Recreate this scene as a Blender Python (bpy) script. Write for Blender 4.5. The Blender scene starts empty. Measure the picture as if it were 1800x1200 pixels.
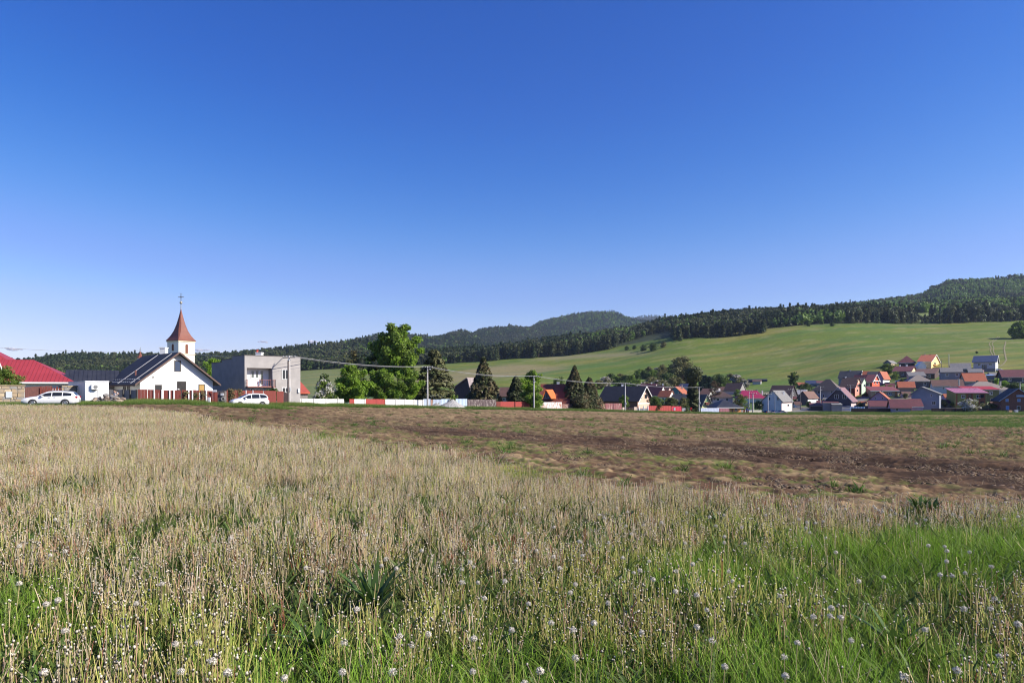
import bpy, bmesh, math, random
import numpy as np
from mathutils import Vector, Matrix

# ------------------------------------------------------------------ camera, sky, sun, exposure
SC = bpy.context.scene
COL = SC.collection
F, CX, HY, CH = 1200.0, 900.0, 684.0, 1.6       # focal length in photo pixels, horizon row, eye height

cam_data = bpy.data.cameras.new('camera')
cam_data.sensor_width = 36.0
cam_data.lens = 24.0
cam_data.shift_y = (HY - 600.0) / 1800.0
cam_data.clip_start = 0.05
cam_data.clip_end = 30000.0
cam = bpy.data.objects.new('camera', cam_data)
cam.location = (0, 0, CH)
cam.rotation_euler = (math.radians(90), 0, 0)
COL.objects.link(cam)
SC.camera = cam

SUN_AZ, SUN_EL = 104.0, 33.0                      # compass degrees from the view direction, elevation
SUN_DIR = Vector((math.sin(math.radians(SUN_AZ)) * math.cos(math.radians(SUN_EL)),
                  math.cos(math.radians(SUN_AZ)) * math.cos(math.radians(SUN_EL)),
                  math.sin(math.radians(SUN_EL))))
world = bpy.data.worlds.new("World")
SC.world = world
world.use_nodes = True
nt = world.node_tree
bg = nt.nodes['Background']
sky = nt.nodes.new('ShaderNodeTexSky')
sky.sky_type = 'NISHITA'
sky.sun_disc = False
sky.sun_elevation = math.radians(SUN_EL)
sky.sun_rotation = math.radians(SUN_AZ)
sky.altitude = 600
sky.air_density = 1.0
sky.dust_density = 0.25
sky.ozone_density = 3.5
sc_in = nt.nodes.new('ShaderNodeVectorMath'); sc_in.operation = 'SCALE'; sc_in.inputs['Scale'].default_value = 0.135
crv = nt.nodes.new('ShaderNodeRGBCurve')                                   # deep clear spring sky: stronger gradient towards the zenith
def curve(i, pts):
    c = crv.mapping.curves[i]
    while len(c.points) > 2: c.points.remove(c.points[1])
    c.points[0].location = (0, 0); c.points[1].location = pts[-1]
    for p in pts[:-1]: c.points.new(*p)
crv.mapping.use_clip = False
k_ = .6
curve(0, [(x * k_, y * k_) for x, y in ((.122, .017), (.175, .050), (.332, .215), (.468, .325), (.610, .475), (1.6, 1.05))])
curve(1, [(x * k_, y * k_) for x, y in ((.287, .116), (.361, .166), (.623, .372), (.807, .480), (.98, .625), (1.6, .95))])
curve(2, [(x * k_, y * k_) for x, y in ((.687, .515), (.84, .63), (1.6, 1.16))])
crv.mapping.update()
sc_out = nt.nodes.new('ShaderNodeVectorMath'); sc_out.operation = 'SCALE'; sc_out.inputs['Scale'].default_value = 1 / 0.135
hs = nt.nodes.new('ShaderNodeHueSaturation'); hs.inputs['Hue'].default_value = 0.507; hs.inputs['Saturation'].default_value = 1.22
nt.links.new(sky.outputs[0], hs.inputs['Color']); nt.links.new(hs.outputs[0], sc_in.inputs[0]); nt.links.new(sc_in.outputs[0], crv.inputs['Color']); nt.links.new(crv.outputs[0], sc_out.inputs[0])
nt.links.new(sc_out.outputs[0], bg.inputs[0])
bg.inputs[1].default_value = 0.125

sun_data = bpy.data.lights.new('sun', 'SUN')
sun_data.energy = 4.6
sun_data.angle = math.radians(0.53)
sun_data.color = (1.0, 0.93, 0.82)
sun = bpy.data.objects.new('sun', sun_data)
sun.rotation_euler = SUN_DIR.to_track_quat('Z', 'Y').to_euler()
COL.objects.link(sun)

SC.view_settings.view_transform = 'Standard'
SC.view_settings.look = 'None'
SC.view_settings.exposure = 0.85
SC.view_settings.gamma = 1.0
SC.render.engine = 'CYCLES'
SC.cycles.max_bounces = 6
SC.cycles.diffuse_bounces = 2
SC.cycles.glossy_bounces = 2
SC.cycles.transmission_bounces = 3
SC.cycles.transparent_max_bounces = 6
SC.cycles.volume_bounces = 0
SC.cycles.caustics_reflective = False
SC.cycles.caustics_refractive = False
SC.cycles.use_denoising = True
SC.cycles.denoiser = 'OPENIMAGEDENOISE'
SC.cycles.denoising_input_passes = 'RGB_ALBEDO_NORMAL'
SC.cycles.denoising_prefilter = 'ACCURATE'
SC.cycles.pixel_filter_type = 'BLACKMAN_HARRIS'
SC.cycles.filter_width = 1.15

rng = np.random.default_rng(7)
R = random.Random(11)

# ------------------------------------------------------------------ pixel helpers and noise
def P(px, py, D):
    return Vector(((px - CX) / F * D, D, CH + (HY - py) / F * D))

def hash2(ix, iy, seed):
    h = (ix.astype(np.int64) * 374761393 + iy.astype(np.int64) * 668265263 + seed * 1442695041) & 0x7fffffff
    h = ((h ^ (h >> 13)) * 1274126177) & 0x7fffffff
    h = (h ^ (h >> 16)) & 0xffff
    return h / 65535.0

def vnoise(x, y, seed=0):
    x = np.asarray(x, float); y = np.asarray(y, float)
    ix = np.floor(x); iy = np.floor(y)
    fx = x - ix; fy = y - iy
    fx = fx * fx * (3 - 2 * fx); fy = fy * fy * (3 - 2 * fy)
    a = hash2(ix, iy, seed); b = hash2(ix + 1, iy, seed)
    c = hash2(ix, iy + 1, seed); d = hash2(ix + 1, iy + 1, seed)
    return (a * (1 - fx) + b * fx) * (1 - fy) + (c * (1 - fx) + d * fx) * fy

def fbm(x, y, seed=0, octv=4, gain=0.5):
    s = 0; a = 1; t = 0; f = 1
    for i in range(octv):
        s = s + a * vnoise(x * f, y * f, seed + i * 17); t += a; a *= gain; f *= 2.03
    return s / t

def sstep(a, b, x):
    t = np.clip((x - a) / (b - a), 0, 1)
    return t * t * (3 - 2 * t)

# ------------------------------------------------------------------ terrain heights: columns of (distance, row) keys
TU = np.array([-500, 0, 300, 520, 750, 860, 970, 1090, 1190, 1300, 1400, 1500, 1640, 1720, 1800, 2300], float)
TK = [
 [(66,713),(90,709),(200,704),(400,696),(700,686),(1000,676),(1500,668),(3000,676)],
 [(68,713),(90,709),(200,704),(400,696),(700,686),(1000,676),(1500,668),(3000,676)],
 [(80,709),(105,708),(200,704),(400,697),(700,686),(1000,676),(1500,668),(3000,676)],
 [(105,713),(140,713),(230,709),(400,694),(600,672),(840,652),(1300,640),(3000,672)],
 [(140,717),(180,717),(260,708),(400,690),(600,666),(850,641),(1300,625),(3000,668)],
 [(150,719),(190,719),(270,710),(420,688),(600,662),(850,634),(1200,622),(3000,665)],
 [(165,721),(205,721),(290,711),(420,690),(600,657),(850,626),(1200,604),(3000,660)],
 [(193,723),(230,723),(310,712),(430,689),(600,650),(830,611),(1150,588),(3000,655)],
 [(212,725),(250,723),(320,712),(430,690),(600,640),(780,589),(1100,567),(3000,650)],
 [(236,727),(265,724),(325,708),(430,686),(600,632),(760,586),(1100,556),(3000,645)],
 [(240,728),(265,722),(320,702),(420,678),(600,622),(750,573),(1100,551),(3000,640)],
 [(240,728),(265,720),(310,695),(400,664),(600,606),(770,567),(1100,547),(3000,640)],
 [(236,728),(258,717),(300,682),(370,650),(600,602),(790,569),(1120,539),(3000,640)],
 [(233,728),(255,716),(295,680),(365,648),(600,598),(790,567),(1120,535),(3000,640)],
 [(230,728),(252,716),(292,678),(360,645),(600,596),(800,565),(1120,532),(3000,640)],
 [(225,728),(250,714),(290,672),(355,640),(600,590),(800,560),(1120,525),(3000,640)]]
TY = np.array([[k[0] for k in c] for c in TK], float)
TP = np.array([[k[1] for k in c] for c in TK], float)
GU = np.arange(-500, 2301, 20.0)
GL = np.linspace(math.log(2.0), math.log(3000.0), 420)
def _smooth_u(a):
    for _ in range(3):
        b = a.copy(); b[1:-1] = (a[:-2] + 2 * a[1:-1] + a[2:]) / 4; a = b
    return a
_KY = np.stack([_smooth_u(np.interp(GU, TU, TY[:, k])) for k in range(8)], 1)
_KP = np.stack([_smooth_u(np.interp(GU, TU, TP[:, k])) for k in range(8)], 1)
GZ = np.zeros((len(GU), len(GL)))
for i in range(len(GU)):
    s = (_KP[i, 0] - HY) / F - CH / _KY[i, 0]
    Y = np.exp(GL)
    kz = CH - (_KP[i] - HY) / F * _KY[i]
    z = np.where(Y <= _KY[i, 0], -s * Y, np.interp(Y, _KY[i], kz))
    GZ[i] = z
for _ in range(4):
    b = GZ.copy(); b[:, 1:-1] = (GZ[:, :-2] + 2 * GZ[:, 1:-1] + GZ[:, 2:]) / 4; GZ = b

def gz(X, Y):
    X = np.asarray(X, float); Y = np.asarray(Y, float)
    Yc = np.clip(Y, 3.0, 2990.0)
    u = np.clip(CX + F * X / Yc, -499.9, 2299.9)
    fi = (u + 500) / 20.0; i = np.clip(np.floor(fi).astype(int), 0, len(GU) - 2); a = fi - i
    fj = (np.log(Yc) - GL[0]) / (GL[1] - GL[0]); j = np.clip(np.floor(fj).astype(int), 0, len(GL) - 2); b = np.clip(fj - j, 0, 1)
    z = (GZ[i, j] * (1 - a) + GZ[i + 1, j] * a) * (1 - b) + (GZ[i, j + 1] * (1 - a) + GZ[i + 1, j + 1] * a) * b
    return z + np.clip((Yc - 150) / 400, 0, 1) * (fbm(X / 70, Y / 70, 3, 3) - .5) * 3.0

def edgeD(u): return float(np.interp(u, GU, _KY[:, 0]))
def gzs(X, Y): return float(gz(X, Y))
def G(px, D):
    X = (px - CX) / F * D
    return Vector((X, D, gzs(X, D)))
def Dof(px, py, lo=None):
    """distance along a picture column, beyond the field edge, at which the ground meets a row"""
    Y = np.linspace(edgeD(px) if lo is None else lo, 1200, 4000)
    X = (px - CX) / F * Y
    r = HY - (gz(X, Y) - CH) / Y * F
    idx = np.where(r <= py)[0]
    return float(Y[idx[0]]) if len(idx) else 1200.0

# ------------------------------------------------------------------ mesh and tagging helpers
def tag(o, label=None, cat=None, group=None, kind=None):
    if label: o['label'] = label
    if cat: o['category'] = cat
    if group: o['group'] = group
    if kind: o['kind'] = kind
    return o

def empty(name, loc, label=None, cat=None, group=None):
    o = bpy.data.objects.new(name, None)
    o.location = loc
    o.empty_display_size = 0.3
    COL.objects.link(o)
    return tag(o, label, cat, group)

def link_mesh(name, me, mat=None, parent=None, coll=None):
    o = bpy.data.objects.new(name, me)
    (coll or COL).objects.link(o)
    if mat is not None:
        for m in (mat if isinstance(mat, (list, tuple)) else [mat]):
            me.materials.append(m)
    if parent is not None: o.parent = parent
    return o

def np_mesh(name, V, Fc, smooth=False):
    """V (n,3), Fc (m,k) with constant k"""
    me = bpy.data.meshes.new(name)
    V = np.asarray(V, np.float32); Fc = np.asarray(Fc, np.int32)
    m, k = Fc.shape
    me.vertices.add(len(V)); me.vertices.foreach_set('co', V.ravel())
    me.loops.add(m * k); me.loops.foreach_set('vertex_index', Fc.ravel())
    me.polygons.add(m)
    me.polygons.foreach_set('loop_start', np.arange(0, m * k, k, dtype=np.int32))
    me.polygons.foreach_set('loop_total', np.full(m, k, np.int32))
    if smooth: me.polygons.foreach_set('use_smooth', np.ones(m, bool))
    me.update(calc_edges=True)
    return me

def set_col(me, C, name='Col'):
    C = np.asarray(C, np.float32)
    if C.shape[1] == 3: C = np.concatenate([C, np.ones((len(C), 1), np.float32)], 1)
    at = me.color_attributes.new(name, 'FLOAT_COLOR', 'POINT')
    at.data.foreach_set('color', C.ravel())

class MB:
    """collects convex pieces, tubes and sheets in world coordinates; build() links them as ONE mesh object"""
    def __init__(self): self.v = []; self.f = []; self.mi = []; self.cur = 0
    def add(self, vs, fs):
        n = len(self.v); self.v += [tuple(v) for v in vs]
        for f in fs: self.f.append([i + n for i in f]); self.mi.append(self.cur)
        return self
    def frame_box(self, o, ex, ey, ez, a0, a1, b0, b1, c0, c1):
        vs = [o + ex * a + ey * b + ez * c for c in (c0, c1) for (a, b) in ((a0, b0), (a1, b0), (a1, b1), (a0, b1))]
        return self.add(vs, [(0, 3, 2, 1), (4, 5, 6, 7), (0, 1, 5, 4), (1, 2, 6, 5), (2, 3, 7, 6), (3, 0, 4, 7)])
    def box(self, x0, x1, y0, y1, z0, z1):
        return self.frame_box(Vector((0, 0, 0)), Vector((1, 0, 0)), Vector((0, 1, 0)), Vector((0, 0, 1)), x0, x1, y0, y1, z0, z1)
    def slab(self, pts, off):
        """polygon pts thickened by vector off"""
        n = len(pts); vs = list(pts) + [p + off for p in pts]
        fs = [tuple(range(n)), tuple(range(2 * n - 1, n - 1, -1))] + [(i, i + n, (i + 1) % n + n, (i + 1) % n) for i in range(n)]
        return self.add(vs, fs)
    def tube(self, pts, rad, n=6, cap=True):
        pts = [Vector(p) for p in pts]
        if not hasattr(rad, '__len__'): rad = [rad] * len(pts)
        vs = []
        for i, p in enumerate(pts):
            d = (pts[min(i + 1, len(pts) - 1)] - pts[max(i - 1, 0)]).normalized()
            up = Vector((0, 0, 1)) if abs(d.z) < .9 else Vector((1, 0, 0))
            a = d.cross(up).normalized(); b = d.cross(a)
            for k in range(n):
                t = 2 * math.pi * k / n
                vs.append(p + (a * math.cos(t) + b * math.sin(t)) * rad[i])
        fs = [(i * n + k, i * n + (k + 1) % n, (i + 1) * n + (k + 1) % n, (i + 1) * n + k) for i in range(len(pts) - 1) for k in range(n)]
        if cap: fs += [tuple(range(n - 1, -1, -1)), tuple(range((len(pts) - 1) * n, len(pts) * n))]
        return self.add(vs, fs)
    def lathe(self, c, prof, n=16, axis=None):
        """prof: list of (radius, offset along axis)"""
        ax = Vector(axis or (0, 0, 1)).normalized()
        up = Vector((0, 0, 1)) if abs(ax.z) < .9 else Vector((1, 0, 0))
        a = ax.cross(up).normalized(); b = ax.cross(a)
        vs = [Vector(c) + ax * h + (a * math.cos(2 * math.pi * k / n) + b * math.sin(2 * math.pi * k / n)) * r for r, h in prof for k in range(n)]
        m = len(prof)
        fs = [(i * n + k, i * n + (k + 1) % n, (i + 1) * n + (k + 1) % n, (i + 1) * n + k) for i in range(m - 1) for k in range(n)]
        fs += [tuple(range(n - 1, -1, -1)), tuple(range((m - 1) * n, m * n))]
        return self.add(vs, fs)
    def build(self, name, mat, parent=None, origin=None, smooth=False, label=None):
        if origin is None:
            p = parent; origin = Vector((0, 0, 0))
            while p is not None: origin = origin + p.location; p = p.parent
        me = bpy.data.meshes.new(name)
        me.from_pydata([(v[0] - origin[0], v[1] - origin[1], v[2] - origin[2]) for v in self.v], [], self.f)
        bm = bmesh.new(); bm.from_mesh(me)
        bmesh.ops.recalc_face_normals(bm, faces=bm.faces[:])
        bm.to_mesh(me); bm.free()
        if smooth:
            me.polygons.foreach_set('use_smooth', np.ones(len(me.polygons), bool))
        o = link_mesh(name, me, mat, parent)
        if len(me.materials) > 1 and len(self.mi) == len(me.polygons): me.polygons.foreach_set('material_index', self.mi)
        if label: o['label'] = label
        if parent is None: o.location = origin
        return o

def place_base(o, base):
    """move a top-level mesh's origin to a base point without moving the mesh"""
    me = o.data; b = Vector(base) - o.location
    me.transform(Matrix.Translation(-b)); o.location = Vector(base)
    return o

# ------------------------------------------------------------------ materials
_M = {}
def principled(name):
    m = bpy.data.materials.new(name); m.use_nodes = True
    return m, m.node_tree, m.node_tree.nodes['Principled BSDF']

def mat(name, c, c2=None, rough=.8, scale=1.5, metal=0.0, spec=.3, bump=0.0, detail=6, lo=.35, hi=.65, stretch=None, coat=0.0):
    """base colour that wanders between c and c2 with object-space noise"""
    if name in _M: return _M[name]
    m, t, b = principled(name)
    b.inputs['Roughness'].default_value = rough
    b.inputs['Metallic'].default_value = metal
    b.inputs['Specular IOR Level'].default_value = spec
    b.inputs['Coat Weight'].default_value = coat
    if c2 is None: c2 = tuple(x * .82 for x in c)
    tc = t.nodes.new('ShaderNodeTexCoord')
    mp = t.nodes.new('ShaderNodeMapping')
    if stretch: mp.inputs['Scale'].default_value = stretch
    t.links.new(tc.outputs['Object'], mp.inputs['Vector'])
    n = t.nodes.new('ShaderNodeTexNoise'); n.inputs['Scale'].default_value = scale; n.inputs['Detail'].default_value = detail
    t.links.new(mp.outputs[0], n.inputs['Vector'])
    r = t.nodes.new('ShaderNodeValToRGB')
    r.color_ramp.elements[0].position = lo; r.color_ramp.elements[0].color = (*c, 1)
    r.color_ramp.elements[1].position = hi; r.color_ramp.elements[1].color = (*c2, 1)
    t.links.new(n.outputs['Fac'], r.inputs[0]); t.links.new(r.outputs[0], b.inputs['Base Color'])
    if bump:
        bp = t.nodes.new('ShaderNodeBump'); bp.inputs['Strength'].default_value = bump; bp.inputs['Distance'].default_value = .05
        t.links.new(n.outputs['Fac'], bp.inputs['Height']); t.links.new(bp.outputs[0], b.inputs['Normal'])
    _M[name] = m
    return m

def tiles(name, c, c2, row=.33, wear=.5, rough=.75):
    """roof tiles: noise patches plus courses across the height and columns"""
    if name in _M: return _M[name]
    m, t, b = principled(name)
    b.inputs['Roughness'].default_value = rough
    tc = t.nodes.new('ShaderNodeTexCoord')
    n = t.nodes.new('ShaderNodeTexNoise'); n.inputs['Scale'].default_value = .9; n.inputs['Detail'].default_value = 7
    t.links.new(tc.outputs['Object'], n.inputs['Vector'])
    n2 = t.nodes.new('ShaderNodeTexNoise'); n2.inputs['Scale'].default_value = 5; n2.inputs['Detail'].default_value = 2
    t.links.new(tc.outputs['Object'], n2.inputs['Vector'])
    mx = t.nodes.new('ShaderNodeMath'); mx.operation = 'ADD'
    t.links.new(n.outputs['Fac'], mx.inputs[0]); t.links.new(n2.outputs['Fac'], mx.inputs[1])
    r = t.nodes.new('ShaderNodeValToRGB')
    r.color_ramp.elements[0].position = .38; r.color_ramp.elements[0].color = (*c, 1)
    r.color_ramp.elements[1].position = .38 + .3 * wear + .1; r.color_ramp.elements[1].color = (*c2, 1)
    dv = t.nodes.new('ShaderNodeMath'); dv.operation = 'MULTIPLY'; dv.inputs[1].default_value = .5
    t.links.new(mx.outputs[0], dv.inputs[0]); t.links.new(dv.outputs[0], r.inputs[0])
    sx = t.nodes.new('ShaderNodeSeparateXYZ'); t.links.new(tc.outputs['Object'], sx.inputs[0])
    w = t.nodes.new('ShaderNodeMath'); w.operation = 'MULTIPLY'; w.inputs[1].default_value = 1 / row
    t.links.new(sx.outputs['Z'], w.inputs[0])
    fr = t.nodes.new('ShaderNodeMath'); fr.operation = 'FRACT'; t.links.new(w.outputs[0], fr.inputs[0])
    bp = t.nodes.new('ShaderNodeBump'); bp.inputs['Strength'].default_value = .6; bp.inputs['Distance'].default_value = .06
    t.links.new(fr.outputs[0], bp.inputs['Height']); t.links.new(bp.outputs[0], b.inputs['Normal'])
    t.links.new(r.outputs[0], b.inputs['Base Color'])
    _M[name] = m
    return m

def leafmat(name, c, c2, trans=.35, obj=False, rough=.55, spread=1.0):
    """leaves: every leaf clump its own colour, some light passing through"""
    if name in _M: return _M[name]
    m = bpy.data.materials.new(name); m.use_nodes = True
    t = m.node_tree; t.nodes.clear()
    out = t.nodes.new('ShaderNodeOutputMaterial')
    ge = t.nodes.new('ShaderNodeNewGeometry')
    r = t.nodes.new('ShaderNodeValToRGB')
    r.color_ramp.elements[0].color = (*c, 1); r.color_ramp.elements[1].color = (*c2, 1)
    if obj:
        oi = t.nodes.new('ShaderNodeObjectInfo')
        a = t.nodes.new('ShaderNodeMath'); a.operation = 'MULTIPLY'; a.inputs[1].default_value = .7
        b_ = t.nodes.new('ShaderNodeMath'); b_.operation = 'MULTIPLY_ADD'; b_.inputs[1].default_value = .3
        t.links.new(oi.outputs['Random'], a.inputs[0])
        t.links.new(ge.outputs['Random Per Island'], b_.inputs[0]); t.links.new(a.outputs[0], b_.inputs[2])
        t.links.new(b_.outputs[0], r.inputs[0])
    else:
        t.links.new(ge.outputs['Random Per Island'], r.inputs[0])
    pb = t.nodes.new('ShaderNodeBsdfPrincipled'); pb.inputs['Roughness'].default_value = rough
    pb.inputs['Specular IOR Level'].default_value = .25
    tr = t.nodes.new('ShaderNodeBsdfTranslucent')
    mx = t.nodes.new('ShaderNodeMixShader'); mx.inputs[0].default_value = trans
    t.links.new(r.outputs[0], pb.inputs['Base Color']); t.links.new(r.outputs[0], tr.inputs['Color'])
    t.links.new(pb.outputs[0], mx.inputs[1]); t.links.new(tr.outputs[0], mx.inputs[2]); t.links.new(mx.outputs[0], out.inputs['Surface'])
    _M[name] = m
    return m

def colmat(name, trans=0.0, rough=.8, noise=0.0, nscale=3.0, stretch=(1, 1, 1), obj=0.0, spec=.2):
    """colour comes from the mesh's own colour attribute, broken up by noise"""
    if name in _M: return _M[name]
    m = bpy.data.materials.new(name); m.use_nodes = True
    t = m.node_tree; t.nodes.clear()
    out = t.nodes.new('ShaderNodeOutputMaterial')
    at = t.nodes.new('ShaderNodeAttribute'); at.attribute_name = 'Col'
    src = at.outputs['Color']
    if noise:
        tc = t.nodes.new('ShaderNodeTexCoord'); mp = t.nodes.new('ShaderNodeMapping'); mp.inputs['Scale'].default_value = stretch
        t.links.new(tc.outputs['Object'], mp.inputs[0])
        n = t.nodes.new('ShaderNodeTexNoise'); n.inputs['Scale'].default_value = nscale; n.inputs['Detail'].default_value = 8; n.inputs['Roughness'].default_value = .65
        t.links.new(mp.outputs[0], n.inputs['Vector'])
        mr = t.nodes.new('ShaderNodeMapRange'); mr.inputs['From Min'].default_value = .25; mr.inputs['From Max'].default_value = .75
        mr.inputs['To Min'].default_value = 1 - noise; mr.inputs['To Max'].default_value = 1 + noise
        t.links.new(n.outputs['Fac'], mr.inputs['Value'])
        vm = t.nodes.new('ShaderNodeVectorMath'); vm.operation = 'SCALE'
        t.links.new(src, vm.inputs[0]); t.links.new(mr.outputs[0], vm.inputs['Scale']); src = vm.outputs[0]
    if obj:
        oi = t.nodes.new('ShaderNodeObjectInfo')
        mr = t.nodes.new('ShaderNodeMapRange'); mr.inputs['To Min'].default_value = 1 - obj; mr.inputs['To Max'].default_value = 1 + obj
        t.links.new(oi.outputs['Random'], mr.inputs['Value'])
        vm = t.nodes.new('ShaderNodeVectorMath'); vm.operation = 'SCALE'
        t.links.new(src, vm.inputs[0]); t.links.new(mr.outputs[0], vm.inputs['Scale']); src = vm.outputs[0]
    pb = t.nodes.new('ShaderNodeBsdfPrincipled'); pb.inputs['Roughness'].default_value = rough; pb.inputs['Specular IOR Level'].default_value = spec
    t.links.new(src, pb.inputs['Base Color'])
    if trans:
        tr = t.nodes.new('ShaderNodeBsdfTranslucent'); t.links.new(src, tr.inputs['Color'])
        mx = t.nodes.new('ShaderNodeMixShader'); mx.inputs[0].default_value = trans
        t.links.new(pb.outputs[0], mx.inputs[1]); t.links.new(tr.outputs[0], mx.inputs[2]); t.links.new(mx.outputs[0], out.inputs['Surface'])
    else:
        t.links.new(pb.outputs[0], out.inputs['Surface'])
    _M[name] = m
    return m

def glass(name='window_glass', c=(.02, .025, .03)):
    if name in _M: return _M[name]
    m, t, b = principled(name)
    b.inputs['Base Color'].default_value = (*c, 1); b.inputs['Roughness'].default_value = .08; b.inputs['Specular IOR Level'].default_value = .6
    _M[name] = m
    return m

# ------------------------------------------------------------------ scattering of stuff with geometry nodes
def proto_coll(name, objs):
    c = bpy.data.collections.new(name)
    for o in objs:
        for cc in list(o.users_collection): cc.objects.unlink(o)
        c.objects.link(o)
    return c

def scatter(name, pts, rot, scl, idx, coll, label, cat, kind='stuff'):
    pts = np.asarray(pts, np.float32); n = len(pts)
    me = bpy.data.meshes.new(name); me.vertices.add(n); me.vertices.foreach_set('co', pts.ravel())
    a = me.attributes.new('rot', 'FLOAT_VECTOR', 'POINT'); a.data.foreach_set('vector', np.asarray(rot, np.float32).ravel())
    a = me.attributes.new('scl', 'FLOAT_VECTOR', 'POINT'); a.data.foreach_set('vector', np.asarray(scl, np.float32).ravel())
    a = me.attributes.new('idx', 'INT', 'POINT'); a.data.foreach_set('value', np.asarray(idx, np.int32))
    o = link_mesh(name, me); tag(o, label, cat, kind=kind)
    ng = bpy.data.node_groups.new(name, 'GeometryNodeTree')
    ng.interface.new_socket(name='Geometry', in_out='INPUT', socket_type='NodeSocketGeometry')
    ng.interface.new_socket(name='Geometry', in_out='OUTPUT', socket_type='NodeSocketGeometry')
    gi = ng.nodes.new('NodeGroupInput'); go = ng.nodes.new('NodeGroupOutput')
    ip = ng.nodes.new('GeometryNodeInstanceOnPoints')
    ci = ng.nodes.new('GeometryNodeCollectionInfo'); ci.inputs['Collection'].default_value = coll
    ci.inputs['Separate Children'].default_value = True; ci.inputs['Reset Children'].default_value = True
    def na(nm, ty):
        q = ng.nodes.new('GeometryNodeInputNamedAttribute'); q.data_type = ty; q.inputs['Name'].default_value = nm
        return q.outputs[0]
    ng.links.new(gi.outputs[0], ip.inputs['Points']); ng.links.new(ci.outputs[0], ip.inputs['Instance'])
    ip.inputs['Pick Instance'].default_value = True
    ng.links.new(na('idx', 'INT'), ip.inputs['Instance Index'])
    er = ng.nodes.new('FunctionNodeEulerToRotation'); ng.links.new(na('rot', 'FLOAT_VECTOR'), er.inputs[0])
    ng.links.new(er.outputs[0], ip.inputs['Rotation'])
    ng.links.new(na('scl', 'FLOAT_VECTOR'), ip.inputs['Scale'])
    ng.links.new(ip.outputs[0], go.inputs[0])
    md = o.modifiers.new('scatter', 'NODES'); md.node_group = ng
    return o
# ================================================================== SETTING: ground sheet
BU = [-500, 0, 150, 250, 320, 400, 540, 700, 830, 950, 1050, 1200, 1350, 1500, 1800, 2300]
BP = [713, 716, 717, 722, 731, 742, 764, 785, 806, 832, 851, 863, 873, 881, 887, 892]
_bs = HY + F * np.interp(BU, GU, (_KP[:, 0] - HY) / F - CH / _KY[:, 0])       # row of the horizon of each column's slope
BP = list(_bs + (np.array(BP) - _bs) * (1 + .11 * np.clip((np.array(BP) - 718) / 25.0, 0, 1)))   # the stalks stand up in front of the soil edge
def upy(X, Y):
    Yc = np.clip(Y, 3.0, None)
    return CX + F * X / Yc, HY - (gz(X, Y) - CH) / np.clip(Y, .5, None) * F
def edge_at(u): return np.interp(u, GU, _KY[:, 0])
def forest_at(u): return np.interp(u, GU, _KY[:, 5])
def in_meadow_grass(X, Y):
    u, p = upy(X, Y)
    wob = (fbm(X / 1.7, Y / 3.0, 41, 3) - .5)
    return p - np.interp(u, BU, BP) + wob * (p - 700) * .22

def mix(a, b, t): return a + (b - a) * t[..., None]
C3 = lambda *c: np.array(c, float)

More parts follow.
